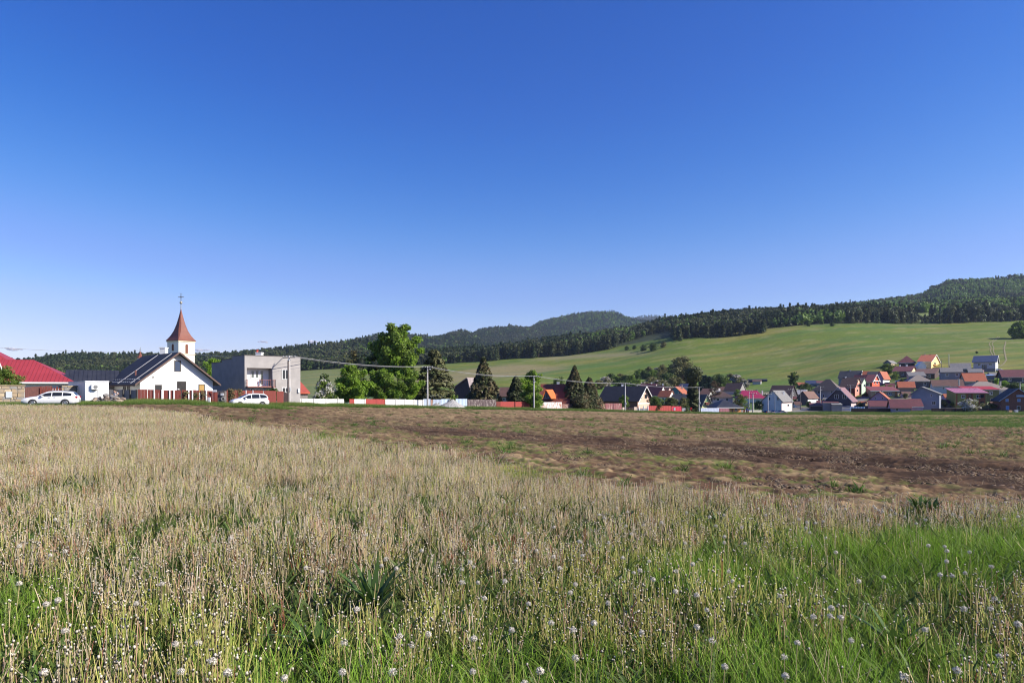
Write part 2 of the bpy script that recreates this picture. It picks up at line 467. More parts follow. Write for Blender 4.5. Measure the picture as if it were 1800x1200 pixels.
def ground_colour(X, Y):
    u, p = upy(X, Y)
    E = edge_at(u); Ff = forest_at(u); V3 = np.interp(u, GU, _KY[:, 3])
    n1 = fbm(X / 9, Y / 9, 5, 4); n2 = fbm(X / 2.2, Y / 2.2, 9, 4)
    c = np.zeros(X.shape + (3,))
    c[:] = C3(.085, .075, .03)
    c = mix(c, C3(.05, .08, .02), sstep(.45, .6, n2))
    soil = sstep(0, -3, in_meadow_grass(X, Y))
    c = mix(c, C3(.15, .105, .07), soil)
    verge = sstep(E * .90, E * .94, Y)
    c = mix(c, C3(.055, .10, .02), verge)
    vil = sstep(E * 1.02, E * 1.06, Y)
    vg = mix(np.broadcast_to(C3(.07, .12, .03), c.shape), C3(.2, .17, .13), sstep(.52, .62, fbm(X / 14, Y / 14, 77, 3)))
    c = mix(c, vg, vil)
    # meadow: mown green with stretched pale streaks
    a = .28
    xs = X * math.cos(a) + Y * math.sin(a); ys = -X * math.sin(a) + Y * math.cos(a)
    st = fbm(xs / 90, ys / 14, 21, 5); st2 = fbm(xs / 260, ys / 60, 22, 3); st3 = fbm(xs / 30, ys / 4.5, 29, 3)
    md = mix(np.broadcast_to(C3(.098, .140, .014), c.shape), C3(.175, .168, .034), sstep(.42, .66, st * .6 + st2 * .4))
    md = mix(md, C3(.070, .125, .018), sstep(.50, .68, fbm(xs / 150, ys / 22, 25, 4)) * .8)
    md = mix(md, C3(.22, .20, .085), sstep(.6, .75, st3) * .45)
    md = md * (1 + .10 * np.sin(ys / 2.6 + 5 * fbm(xs / 120, ys / 40, 33, 2)) * sstep(.35, .6, st2) + .22 * (fbm(xs / 9, ys / 2.5, 34, 4) - .5))[..., None]
    low = sstep(655, 672, p) * sstep(900, 1050, u)                           # fresher strip above the village
    md = mix(md, C3(.085, .165, .022), low * .6)
    tan = sstep(-6, 2, p - np.interp(u, [700, 830, 900, 1010, 1100], [672, 650, 641, 648, 652])) * sstep(3, -3, p - np.interp(u, [700, 830, 1010, 1100], [692, 668, 652, 649])) * sstep(1025, 985, u) * sstep(640, 720, u)
    md = mix(md, C3(.24, .19, .10), tan * .8 * (0.6 + .4 * st))
    tan2 = np.exp(-((p - np.interp(u, [860, 960, 1110, 1250], [640, 630, 622, 618])) / 4.0) ** 2) * sstep(900, 980, u) * sstep(1190, 1080, u)
    md = mix(md, C3(.25, .21, .11), tan2 * .7)
    grn = np.exp(-((p - np.interp(u, [900, 960, 1010, 1080, 1200], [664, 655, 648, 640, 634])) / 2.6) ** 2) * sstep(905, 940, u) * sstep(1150, 1040, u)
    md = mix(md, C3(.06, .125, .022), grn * .85)
    far = sstep(560, 700, u)
    md = mix(mix(md, C3(.17, .18, .08), np.ones_like(u) * .5), md, far)  # distance greying put into the colour of the left meadow
    c = mix(c, md, sstep(V3 * .82, V3 * 1.02, Y))
    c = mix(c, C3(.03, .042, .014), sstep(Ff * 1.0, Ff * 1.03, Y) * sstep(330, 420, u))
    back = sstep(1560, 1640, u) * sstep(Ff * 1.03, Ff * 1.05, Y) * sstep(Ff * 1.25, Ff * 1.22, Y)
    c = mix(c, C3(.15, .19, .05), back)
    return c

def fan(us, Ys, name):
    U, YY = np.meshgrid(us, Ys, indexing='ij')
    X = (U - CX) / F * np.clip(YY, 3.0, None)
    return X, YY

us = np.concatenate([np.arange(-2400, -500, 50.0), np.arange(-500, 2301, 8.0), np.arange(2350, 4201, 50.0)]); ys = np.exp(np.linspace(math.log(2.0), math.log(2950), 520))
GX, GY = fan(us, ys, 'ground')
GZZ = gz(GX, GY)
def grid_faces(a, b):
    i = np.arange(a - 1)[:, None] * b + np.arange(b - 1)[None]
    return np.stack([i, i + b, i + b + 1, i + 1], -1).reshape(-1, 4)
# lower the sheet a little where the ploughed field lies on it
_m = -in_meadow_grass(GX, GY)
_pl = sstep(1, 6, _m) * sstep(edge_at(upy(GX, GY)[0]) * .95, edge_at(upy(GX, GY)[0]) * .9, GY)
me = np_mesh('ground', np.stack([GX, GY, GZZ - .12 * _pl], -1).reshape(-1, 3), grid_faces(len(us), len(ys)), True)
set_col(me, ground_colour(GX, GY).reshape(-1, 3))
tag(link_mesh('ground', me, colmat('ground_colour', noise=.28, nscale=.35, rough=.95)), 'wide grassy ground falling to the village and rising to the meadow', 'ground', kind='structure')
bx = np.arange(-60, 61, 2.0); by = np.arange(-60, 2.1, 2.0)
BX, BY = np.meshgrid(bx, by, indexing='ij')
me = np_mesh('field', np.stack([BX, BY, -.07 + 0 * BX], -1).reshape(-1, 3), grid_faces(len(bx), len(by)), True)
set_col(me, np.tile([.075, .075, .03], (BX.size, 1)))
tag(link_mesh('field', me, colmat('ground_colour')), 'grassy field running on behind the viewpoint', 'field', kind='structure')

# ------------------------------------------------------------------ ploughed field
us = np.arange(150, 2301, 2.6); ys = np.exp(np.linspace(math.log(7.4), math.log(250), 590))
X, Y = fan(us, ys, 'ploughed'); U, PY = upy(X, Y)
ms = -in_meadow_grass(X, Y)
inside = sstep(-1, 4, ms) * sstep(edge_at(U) * .965, edge_at(U) * .93, Y)
fdx, fdy = .42, -.907                                                     # furrow direction (towards the viewer, to the right)
al = X * fdx + Y * fdy; ac = X * fdy - Y * fdx
big = fbm(al / 5.0, ac / 1.6, 51, 3); mid = fbm(al / .9, ac / .5, 52, 3); fine = fbm(X / .17, Y / .17, 53, 3); fin2 = fbm(X / .45, Y / .45, 54, 3)
rid = np.abs(2 * fbm(al / 1.6, ac / .42, 55, 2) - 1)
h = (big - .5) * .15 + (mid - .5) * .17 + np.clip(fin2 - .5, 0, 1) * .15 + (fine - .5) * .17 - rid * .04
bandc = np.interp(U, [500, 700, 900, 1200, 1500, 1800, 2300], [738, 752, 768, 792, 816, 842, 880])
bandw = np.interp(U, [500, 700, 900, 1200, 1500, 1800, 2300], [5, 7, 11, 19, 27, 33, 40])
dark = sstep(1.15, .55, np.abs(PY - bandc + (big - .5) * 14) / bandw) * sstep(560, 720, U)
tr1 = np.interp(U, [1000, 1200, 1500, 1700, 1800, 2300], [772, 789, 815, 832, 841, 880]); tr2 = tr1 - np.interp(U, [1000, 1800], [3, 10])
trw = np.interp(U, [1000, 1800], [1.3, 3.0])
track = 1.0 * np.maximum(np.exp(-((PY - tr1) / trw) ** 2), np.exp(-((PY - tr2) / trw) ** 2)) * sstep(960, 1080, U)
h = h * (1 - .3 * dark) - track * .17
amp = .75 + .35 * sstep(1250, 1600, U) * (1 - dark) + .4 * sstep(30, 80, Y)
amp = amp * (.50 + .50 * sstep(9, 20, Y))
z = gz(X, Y) + (.05 + h * amp) * inside - .25 * (1 - inside)
tan = C3(.36, .255, .135); tan2 = C3(.25, .165, .09); brown = C3(.130, .078, .046); dk = C3(.068, .042, .027); green = C3(.12, .19, .03)
tz = np.clip(.5 + (fin2 - .5) * 1.9 + (mid - .5) * 1.2, 0, 1)                       # straw on the clods, soil between
topb = sstep(738, 732, PY) * sstep(480, 760, U)                                      # pale straw band along the far edge
brownz = sstep(.42, .55, fbm(al / 30, ac / 4, 57, 3)) + sstep(1150, 1350, U) * sstep(738, 744, PY) * sstep(785, 772, PY) * .9 + sstep(900, 500, U) * sstep(729, 735, PY) * sstep(748, 738, PY)
brownz = np.clip(brownz * (1 - topb) + sstep(6, 0, ms * .6) * .7, 0, 1)
c = mix(np.broadcast_to(brown, X.shape + (3,)), tan * .92, sstep(.54, .92, tz))
c = mix(c, tan2, sstep(.5, .62, fbm(X / 2.5, Y / 2.5, 61, 3)) * .4)
c = mix(c, mix(np.broadcast_to(brown, c.shape), tan2 * .8, sstep(.55, .8, tz)), brownz * .85)
c = mix(c, tan * 1.05, topb * sstep(.42, .62, tz) * .6)
c = mix(c, mix(np.broadcast_to(dk, c.shape), brown, sstep(.4, .75, tz)), dark)
c = mix(c, dk * .8, track * .8)
gm = sstep(.50, .62, fbm(X / 3.2, Y / 3.2, 63, 4) * .42 + fbm(X / .22, Y / .30, 64, 3) * .58) * (1 - dark)
gm = gm * (sstep(735, 760, PY) * .7 + .15) * (1 - .6 * sstep(1380, 1550, U) * sstep(752, 760, PY) * sstep(815, 800, PY))
gr = sstep(1380, 1600, U) * sstep(752, 744, PY)
gm = np.clip(np.maximum(gm, gr * sstep(.44, .60, fbm(X / 1.6, Y / 2.5, 66, 3)) * .8), 0, 1)
c = mix(c, green, gm * .7)
c = c * C3(.76, .76, .77) * (.55 + .9 * fine)[..., None]
me = np_mesh('ploughed_field', np.stack([X, Y, z], -1).reshape(-1, 3), grid_faces(len(us), len(ys)), False)
set_col(me, c.reshape(-1, 3))
tag(link_mesh('ploughed_field', me, colmat('soil_colour', noise=.3, nscale=9.0, rough=1.0, spec=.05)), 'ploughed brown field with dry straw clods and wheel tracks', 'field', kind='structure')
PL_X, PL_Y, PL_G, PL_IN, PL_DARK = X, Y, gm, inside, dark

# ------------------------------------------------------------------ lane, tracks on the ground
def strip(name, pix, width, m, label, cat, lift=.05, near=False):
    pts = [Vector((((px - CX) / F) * D, D, 0)) for px, D in pix]
    fine = []
    for a, b in zip(pts[:-1], pts[1:]):
        k = max(2, int((b - a).length / 2.0))
        fine += [a.lerp(b, i / k) for i in range(k)]
    fine.append(pts[-1])
    V = []; n = len(fine)
    for i, p in enumerate(fine):
        d = (fine[min(i + 1, n - 1)] - fine[max(i - 1, 0)]).normalized(); s = Vector((-d.y, d.x, 0))
        for k in (-1, -.4, .4, 1):
            q = p + s * (width / 2 * k + .15 * math.sin(i * 1.3))
            V.append((q.x, q.y, gzs(q.x, q.y) + lift))
    me = np_mesh(name, V, grid_faces(n, 4), True)
    return tag(link_mesh(name, me, m), label, cat, kind='structure')
asph = mat('lane_asphalt', (.16, .155, .15), (.21, .2, .19), scale=2, rough=.9)
dirt = mat('track_dirt', (.20, .18, .085), (.25, .215, .12), scale=1.2, rough=1)
def pd(*a): return [(px, Dof(px, py)) for px, py in a]
strip('village_lane', pd((1478, 716), (1500, 708), (1513, 702), (1527, 697), (1536, 691)), 4.5, asph, 'grey asphalt lane rising between the salmon house and the ochre house', 'lane', .12)
strip('village_lane', pd((1386, 727), (1400, 723.5), (1418, 719.5), (1432, 715)), 4.2, asph, 'short grey lane leading out of the village past the parked cars', 'lane', .12)
strip('dirt_track', pd((1745, 625), (1741, 617), (1742, 611), (1739, 604), (1746, 598), (1754, 592)), 0.6, dirt, 'left wheel rut of the winding dirt track on the meadow', 'track', .15)
strip('dirt_track', pd((1749, 625), (1746, 617), (1747, 611), (1744, 604), (1750, 598), (1757, 592)), 0.6, dirt, 'right wheel rut of the winding dirt track on the meadow', 'track', .15)
strip('dirt_track', pd((1757, 645), (1765, 639), (1769, 633), (1767, 624), (1765, 612), (1768, 600)), 0.8, dirt, 'bare earth path climbing the meadow beside the parked white car', 'track', .15)

# ================================================================== hills behind
def ridge(name, keys, D0, p0, D1, relief, seed, label, du=4.0, rows=60, col=(.022, .03, .012), back=900):
    """hill whose crest follows real heights at distance D1 and whose foot is at D0"""
    k = np.array(keys, float); us = np.arange(k[0, 0], k[-1, 0] + du, du)
    crest = np.interp(us, k[:, 0], k[:, 1])
    t = np.concatenate([np.linspace(0, 1, rows), np.linspace(1.05, 1.6, 8)])
    U, T = np.meshgrid(us, t, indexing='ij')
    D = D0 + (D1 - D0) * T
    zc = CH + (HY - crest) / F * D1; z0 = CH + (HY - p0) / F * D0
    s = np.clip(T, 0, 1)
    X = (U - CX) / F * D
    Z = z0 + (zc[:, None] - z0) * (s ** 1.15)
    Z = np.where(T > 1, zc[:, None] - (T - 1) * (D1 - D0) * .35, Z)
    rl = (1 - np.abs(2 * fbm(X / (relief * 9), D / (relief * 14), seed, 4) - 1)) - .6
    Z = Z + rl * relief * np.sin(np.pi * np.clip(s, 0, 1)) ** .8
    me = np_mesh(name, np.stack([X, D, Z], -1).reshape(-1, 3), grid_faces(len(us), len(t)), True)
    tag(link_mesh(name, me, mat('forest_floor', col, tuple(x * 1.5 for x in col), scale=.02, rough=1)), label, 'hill', kind='structure')
    def height(u, D_):
        fi = np.clip((u - us[0]) / du, 0, len(us) - 1.001); i = fi.astype(int); a = fi - i
        tt = (D_ - D0) / (D1 - D0); fj = np.clip(np.interp(tt, t, np.arange(len(t))), 0, len(t) - 1.001); j = fj.astype(int); b = fj - j
        return (Z[i, j] * (1 - a) + Z[i + 1, j] * a) * (1 - b) + (Z[i, j + 1] * (1 - a) + Z[i + 1, j + 1] * a) * b
    return height
HL = [(-520,640),(0,641),(40,640),(60,638),(80,635),(120,631),(200,630),(344,631),(400,629),(440,624),(483,620),(519,617),(544,615),(570,612),(621,607),(640,608),(659,609),(690,612),(741,620),(800,628),(860,634),(900,638),(960,643)]
HM1 = [(560,622),(600,609),(640,600),(659,595),(672,593),(700,594),(741,597),(762,598),(780,595),(792,591),(806,588),(818,587.5),(827,591),(838,596),(850,603),(868,613),(895,628),(925,642)]
HM2 = [(770,642),(795,626),(812,610),(828,594),(838,587),(846,583),(860,581),(877,579),(888,579),(895,577),(915,579),(936,580),(950,588),(970,604),(1000,624),(1040,642)]
HM3 = [(860,640),(885,620),(905,602),(925,586),(936,577),(946,571),(960,566),(984,561),(1003,556),(1023,553),(1056,551),(1075,551),(1087,554),(1097,559),(1105,562),(1122,566),(1200,572),(1320,580)]
HF = [(900,590),(1050,575),(1100,562),(1120,558.5),(1138,556.5),(1160,557),(1176,557.5),(1220,559),(1300,561),(1400,570)]
hz_left = ridge('wooded_hill', HL, 900, 664, 1500, 14, 31, 'long low wooded hill behind the church and the grey house')
hz_m1 = ridge('mountain', HM1, 1750, 638, 2650, 60, 35, 'low forested mountain hump behind the tall tree', du=3.0)
hz_m2 = ridge('mountain', HM2, 2000, 636, 3050, 60, 45, 'darker forested mountain spur left of the main summit', du=3.0)
hz_m3 = ridge('mountain', HM3, 2250, 634, 3450, 70, 55, 'main rounded forested mountain summit', du=3.0)
hz_far = ridge('distant_ridge', HF, 5200, 600, 6500, 30, 37, 'distant blue ridge peeping out behind the forested mountain', col=(.03, .042, .02))

HR = [(1340,575),(1400,556),(1440,546),(1500,538),(1570,530),(1600,526),(1620,521),(1636,512),(1650,506),(1665,500),(1680,497),(1700,496),(1720,495),(1750,493),(1800,490),(1900,486),(2300,478)]
hz_right = ridge('wooded_hill', HR, 1200, 560, 1950, 22, 61, 'high wooded hill closing the skyline at the right')
# ================================================================== tree prototypes for the forests (stuff)
def quads(c, n, size, rg, aspect=1.0, jit=.35):
    """irregular quads of half-size `size` centred on c with normal n"""
    m = len(c); n = n / np.maximum(np.linalg.norm(n, axis=1, keepdims=True), 1e-6)
    up = rg.normal(size=(m, 3)); a = np.cross(n, up); a /= np.maximum(np.linalg.norm(a, axis=1, keepdims=True), 1e-6); b = np.cross(n, a)
    s = np.asarray(size).reshape(-1, 1) * np.ones((m, 1))
    cs = []
    for (p, q) in ((-1, -1), (1, -1), (1, 1), (-1, 1)):
        j = 1 + rg.uniform(-jit, jit, (m, 2))
        cs.append(c + a * s * p * j[:, :1] * aspect + b * s * q * j[:, 1:])
    V = np.stack(cs, 1).reshape(-1, 3)
    return V, np.arange(4 * m).reshape(-1, 4)

def join(parts):
    Vs, Fs, n = [], [], 0
    for V, Fc in parts: Vs.append(V); Fs.append(Fc + n); n += len(V)
    return np.concatenate(Vs), np.concatenate(Fs)

def trunk_arrays(h, r, n=6, lean=0.0):
    ks = np.linspace(0, 1, 5); V = []; Fc = []
    for i, k in enumerate(ks):
        for j in range(n):
            a = 2 * math.pi * j / n
            V.append((math.cos(a) * r * (1 - .8 * k) + lean * k * k, math.sin(a) * r * (1 - .8 * k), h * k))
    for i in range(4):
        for j in range(n): Fc.append((i * n + j, i * n + (j + 1) % n, (i + 1) * n + (j + 1) % n, (i + 1) * n + j))
    return np.array(V), np.array(Fc)

def conifer_arrays(h, w, n, rg, base=.12, size=.05, gap=0.0, power=1.0, droop=.35):
    """needles on drooping whorled branches"""
    lev = rg.uniform(0, 1, n) ** .8
    if gap: lev = (np.floor(lev * gap) + rg.uniform(.1, .62, n)) / gap
    z = h * (base + (1 - base) * lev)
    rmax = w / 2 * (1 - lev) ** power + .03 * w
    nb = 9; az = (rg.integers(0, nb, n) + rg.normal(0, .13, n) + np.floor(lev * 11) * .37) * 2 * math.pi / nb
    wob = .72 + .5 * vnoise(az * 1.2 + 7, lev * 13, int(rg.integers(999)))
    t = np.sqrt(rg.uniform(.04, 1, n)); r = rmax * t * wob
    c = np.stack([np.cos(az) * r, np.sin(az) * r, z - droop * r * t + rg.normal(0, .012 * h, n)], 1)
    nn = np.stack([np.cos(az) * .5, np.sin(az) * .5, np.full(n, .8)], 1) + rg.normal(0, .35, (n, 3))
    return quads(c, nn, size * h * rg.uniform(.6, 1.25, n), rg, 1.3)

def crown_arrays(h, w, n, rg, base=.2, size=.05, lobes=14, flat=1.0, top=.85, spread=.3):
    """leaf clumps on the shells of several uneven lobes"""
    ch = h * (1 - base); cz = h * base + ch * .5
    L = []
    for i in range(lobes):
        d = rg.normal(size=3); d /= np.linalg.norm(d); k = rg.uniform(.25, 1) ** .6
        p = np.array([d[0] * w / 2 * k * .72, d[1] * w / 2 * k * .72, cz + d[2] * ch / 2 * k * .74])
        L.append((p, w * rg.uniform(spread * .55, spread)))
    L.append((np.array([0, 0, cz]), w * .3))
    wt = np.array([q[1] ** 2 for q in L]); pick = rg.choice(len(L), n, p=wt / wt.sum())
    cen = np.array([q[0] for q in L])[pick]; rad = np.array([q[1] for q in L])[pick]
    d = rg.normal(size=(n, 3)); d /= np.linalg.norm(d, axis=1, keepdims=True)
    r = rad * rg.uniform(.25, 1.12, n) ** .55
    c = cen + d * r[:, None] * np.array([1, 1, flat * .85])
    c[:, 2] = np.maximum(c[:, 2], h * base * .75 + rg.uniform(0, .1, n) * h)
    c[:, 2] = np.minimum(c[:, 2], h * rg.uniform(.93, 1.0, n))
    nn = d * .8 + np.array([0, 0, .35]) + rg.normal(0, .55, (n, 3))
    return quads(c, nn, size * w * rg.uniform(.55, 1.3, n), rg)

def branch_crown(h, w, n, rg, base=.2, size=.02, nb=15, depth=1.0, top=.95):
    """leaf clumps gathered round the outer parts of uneven branches: ragged outline with gaps"""
    L = []
    for b in range(nb):
        t = (b + rg.uniform(.1, .9)) / nb; z0 = h * (base + (top - base) * t * .92); az = b * 2.4 + rg.uniform(-.5, .5)
        prof = np.sin(np.pi * (.20 + .70 * t)) ** .8 * rg.uniform(.70, 1.12)
        ln = w / 2 * prof; rise = h * (1 - base) * rg.uniform(.02, .16)
        for f, r_ in ((.35, .19), (.65, .17), (.95, .135)):
            p = np.array([np.cos(az) * ln * f, np.sin(az) * ln * f * depth, min(z0 + rise * f + rg.normal(0, .03) * h, h * .94)])
            L.append((p, w * r_ * rg.uniform(.7, 1.15) * (1.0 - .25 * t)))
    for k in range(3): L.append((np.array([rg.normal(0, .06) * w, rg.normal(0, .06) * w, h * (.90 - .07 * k)]), w * rg.uniform(.10, .15)))
    wt = np.array([q[1] ** 2 for q in L]); pick = rg.choice(len(L), n, p=wt / wt.sum())
    cen = np.array([q[0] for q in L])[pick]; rad = np.array([q[1] for q in L])[pick]
    d = rg.normal(size=(n, 3)); d /= np.linalg.norm(d, axis=1, keepdims=True)
    r = rad * (rg.uniform(.05, 1, n) ** .45 + np.abs(rg.normal(0, .13, n)))
    c = cen + d * r[:, None] * np.array([1, 1, .8]); c[:, 2] = np.maximum(c[:, 2], rg.uniform(.01, .06, n) * h + base * h * .4)
    nn = d * .7 + np.array([0, 0, .4]) + rg.normal(0, .6, (n, 3))
    return quads(c, nn, size * w * rg.uniform(.5, 1.35, n), rg)

bark = mat('bark', (.10, .075, .05), (.16, .125, .09), scale=3, rough=.95)
L_con = leafmat('forest_needles', (.036, .058, .024), (.074, .104, .038), .25, obj=True)
L_pine = leafmat('forest_pine', (.050, .066, .026), (.104, .116, .046), .25, obj=True)
L_dec = leafmat('forest_leaves', (.075, .14, .024), (.18, .27, .055), .3, obj=True)
pro = []
for i in range(4):
    V, Fc = join([conifer_arrays(1.0, .36 + .05 * i, 110, rng, size=.052), trunk_arrays(.5, .012)])
    pro.append(link_mesh('forest_conifer', np_mesh('forest_conifer', V, Fc), L_con))
for i in range(3):
    V, Fc = join([crown_arrays(1.0, .42, 95, rng, base=.35, size=.11, lobes=7), trunk_arrays(.7, .014)])
    pro.append(link_mesh('forest_pine', np_mesh('forest_pine', V, Fc), L_pine))
for i in range(3):
    V, Fc = join([crown_arrays(1.0, .75, 110, rng, base=.12, size=.085, lobes=9), trunk_arrays(.5, .02)])
    pro.append(link_mesh('forest_tree', np_mesh('forest_tree', V, Fc), L_dec))
for k, o in enumerate(pro): o.name = 'forest_proto_%02d' % k
FOREST = proto_coll('forest_trees', pro)

def forest(name, X, Y, Z, hmin, hmax, decid, label):
    n = len(X)
    idx = np.where(rng.uniform(0, 1, n) < decid, rng.integers(7, 10, n), np.where(fbm(X / 90, Y / 90, 71, 2) > .5, rng.integers(0, 4, n), rng.integers(4, 7, n)))
    s = rng.uniform(hmin, hmax, n) * (.82 + .36 * fbm(X / 40, Y / 40, 73, 2)) * np.where(rng.uniform(0, 1, n) < .07, 1.25, 1)
    s = np.where(idx >= 7, s * .85, s)
    wv = rng.uniform(.85, 1.2, n)
    rot = np.stack([rng.normal(0, .03, n), rng.normal(0, .03, n), rng.uniform(0, 6.28, n)], 1)
    scatter(name, np.stack([X, Y, Z - .2], 1), rot, np.stack([s * wv, s * wv, s], 1), idx, FOREST, label, 'forest')

def jitter(x0, x1, y0, y1, sp):
    a, b = np.meshgrid(np.arange(x0, x1, sp), np.arange(y0, y1, sp), indexing='ij')
    a = a.ravel(); b = b.ravel()
    return a + rng.uniform(-.5, .5, len(a)) * sp, b + rng.uniform(-.5, .5, len(b)) * sp

# forest on the slope above the meadow
X, Y = jitter(-420, 1150, 700, 1350, 5.4); u = CX + F * X / Y
edge = forest_at(u) * (1 + .03 * (fbm(u / 22, u * 0, 81, 3) - .5))
k = (u > 480) & (u < 2250) & (Y > edge + 6)
# meadow tongue and the second meadow strip behind the pine row stay open
gap1 = (u > 1075) & (u < 1185) & (Y < np.interp(u, [1075, 1120, 1160, 1185], [835, 900, 940, 900]))
gap2 = (u > 1575) & (Y < edge * 1.23) & (fbm(X / 25, Y / 25, 83, 2) < .68) & (Y > edge * 1.045)
gap3 = (u > 1340) & (u < 1500) & (Y < edge + 18)
ymax = np.interp(u, [480, 1100, 2250], [1150, 1260, 1290])
k &= ~gap1 & ~gap2 & ~gap3 & (Y < ymax)
near = k & (Y > np.where(u > 1480, edge * 1.05, edge))
X, Y, u = X[near], Y[near], u[near]
dm = np.clip(.08 + .8 * sstep(.5, .72, fbm(X / 60, Y / 45, 85, 3)) + .55 * sstep(1480, 1540, u) * sstep(900, 960, Y), 0, 1)
forest('slope_forest', X, Y, gz(X, Y), 10.5, 15.5, dm, 'dark conifer forest along the slope above the green meadow')
X, Y = jitter(-1500, 60, 900, 1540, 8.2); u = CX + F * X / Y
k = (u > -420) & (u < 930)
X, Y, u = X[k], Y[k], u[k]
forest('hill_forest', X, Y, hz_left(u, Y), 11, 17, .06 + .3 * sstep(.55, .7, fbm(X / 120, Y / 120, 87, 3)), 'conifer forest covering the low hill behind the church')
for hf, u0, u1, y0, y1, dm_, lb in ((hz_m1, 575, 915, 1850, 2720, .25, 'low mountain hump'), (hz_m2, 785, 1025, 2200, 3120, .15, 'darker mountain spur'), (hz_m3, 872, 1295, 2450, 3530, .45, 'main rounded mountain')):
    X, Y = jitter((u0 - CX) / F * y1, (u1 - CX) / F * y1, y0, y1, 11.5); u = CX + F * X / Y
    k = (u > u0) & (u < u1); X, Y, u = X[k], Y[k], u[k]
    forest('mountain_forest', X, Y, hf(u, Y), 13, 21, .06 + dm_ * sstep(.40, .62, fbm(X / 260, Y / 260, 89, 3)), 'mixed forest covering the ' + lb)
X, Y = jitter(620, 2350, 1250, 2020, 8.6); u = CX + F * X / Y
k = (u > 1380) & (u < 2250); X, Y, u = X[k], Y[k], u[k]
forest('hill_forest', X, Y, hz_right(u, Y), 11, 17, .25 + .6 * sstep(.42, .62, fbm(X / 110, Y / 110, 79, 3)), 'mixed forest on the high hill at the right skyline')
X, Y = jitter(300, 2300, 5900, 6600, 24); u = CX + F * X / Y
k = (u > 960) & (u < 1300)
forest('ridge_forest', X[k], Y[k], hz_far(u[k], Y[k]), 18, 26, .1, 'far forest on the distant blue ridge')
# ================================================================== FOREGROUND: dandelion stalks, grass, weeds
def ribbons(base, h, az, lean, bend, w, col0, col1, rg, segs=3, tip=.25, face=None):
    """bent leaf ribbons; base (n,3); colours (n,3) at foot and tip"""
    n = len(base); t = np.linspace(0, 1, segs + 1)
    d = np.stack([np.cos(az), np.sin(az), np.zeros(n)], 1)
    fa = rg.uniform(0, 6.28, n) if face is None else face
    s = np.stack([np.cos(fa), np.sin(fa), np.zeros(n)], 1)
    V = []; C = []
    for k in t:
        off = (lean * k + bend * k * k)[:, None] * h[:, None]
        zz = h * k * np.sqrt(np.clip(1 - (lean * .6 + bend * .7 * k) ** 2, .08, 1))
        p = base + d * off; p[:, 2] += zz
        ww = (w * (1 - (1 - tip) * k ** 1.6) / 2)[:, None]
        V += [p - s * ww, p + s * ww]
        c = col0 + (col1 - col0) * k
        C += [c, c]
    V = np.stack(V, 1); C = np.stack(C, 1); m = 2 * (segs + 1)
    f = np.array([[2 * i, 2 * i + 1, 2 * i + 3, 2 * i + 2] for i in range(segs)])
    return V.reshape(-1, 3), (np.arange(n)[:, None, None] * m + f[None]).reshape(-1, 4), C.reshape(-1, 3)

def stalks(base, h, az, lean, bend, r, col0, col1, segs=3, heads=1.0, rg=None, hr=.0040):
    n = len(base); t = np.linspace(0, 1, segs + 1); d = np.stack([np.cos(az), np.sin(az), np.zeros(n)], 1)
    V = []; C = []
    for k in t:
        p = base + d * ((lean * k + bend * k * k) * h)[:, None]
        p[:, 2] += h * k * np.sqrt(np.clip(1 - (lean + bend * k) ** 2 * .8, .1, 1))
        for j in range(3):
            a = 2 * math.pi * j / 3 + az
            V.append(p + np.stack([np.cos(a), np.sin(a), a * 0], 1) * (r * (1 - .3 * k))[:, None]); C.append(col0 + (col1 - col0) * k)
    top = p.copy()
    V = np.stack(V, 1); C = np.stack(C, 1); m = 3 * (segs + 1)
    f = np.array([[3 * i + j, 3 * i + (j + 1) % 3, 3 * i + 3 + (j + 1) % 3, 3 * i + 3 + j] for i in range(segs) for j in range(3)])
    out = [(V.reshape(-1, 3), (np.arange(n)[:, None, None] * m + f[None]).reshape(-1, 4), C.reshape(-1, 3))]
    sel = rg.uniform(0, 1, n) < heads
    if sel.any():
        tp = top[sel]; q = len(tp); rr = hr * rg.uniform(.7, 1.35, q)
        for (dz, sx, sz, col) in ((.0008, 1.05, .9, np.array([.82, .73, .58])), (-.0058, .95, 1.0, np.array([.10, .10, .055]))):
            bx = np.array([[x, y, z] for z in (-1, 1) for x, y in ((-1, -1), (1, -1), (1, 1), (-1, 1))], float)
            bx[4:, :2] *= .7
            VV = tp[:, None] + bx[None] * np.array([sx, sx, sz]) * rr[:, None, None] + np.array([0, 0, dz])
            ff = np.array([[0, 3, 2, 1], [4, 5, 6, 7], [0, 1, 5, 4], [1, 2, 6, 5], [2, 3, 7, 6], [3, 0, 4, 7]])
            cc = np.repeat((col * rg.uniform(.6, 1.15, (q, 1)))[:, None], 8, 1)
            out.append((VV.reshape(-1, 3), (np.arange(q)[:, None, None] * 8 + ff[None]).reshape(-1, 4), cc.reshape(-1, 3)))
    return out

def joinc(parts):
    Vs, Fs, Cs, n = [], [], [], 0
    for V, Fc, C in parts: Vs.append(V); Fs.append(Fc + n); Cs.append(C); n += len(V)
    return np.concatenate(Vs), np.concatenate(Fs), np.concatenate(Cs)

def disc(n, rad, rg):
    a = rg.uniform(0, 6.28, n); r = rad * np.sqrt(rg.uniform(0, 1, n))
    return np.stack([r * np.cos(a), r * np.sin(a), np.zeros(n)], 1)

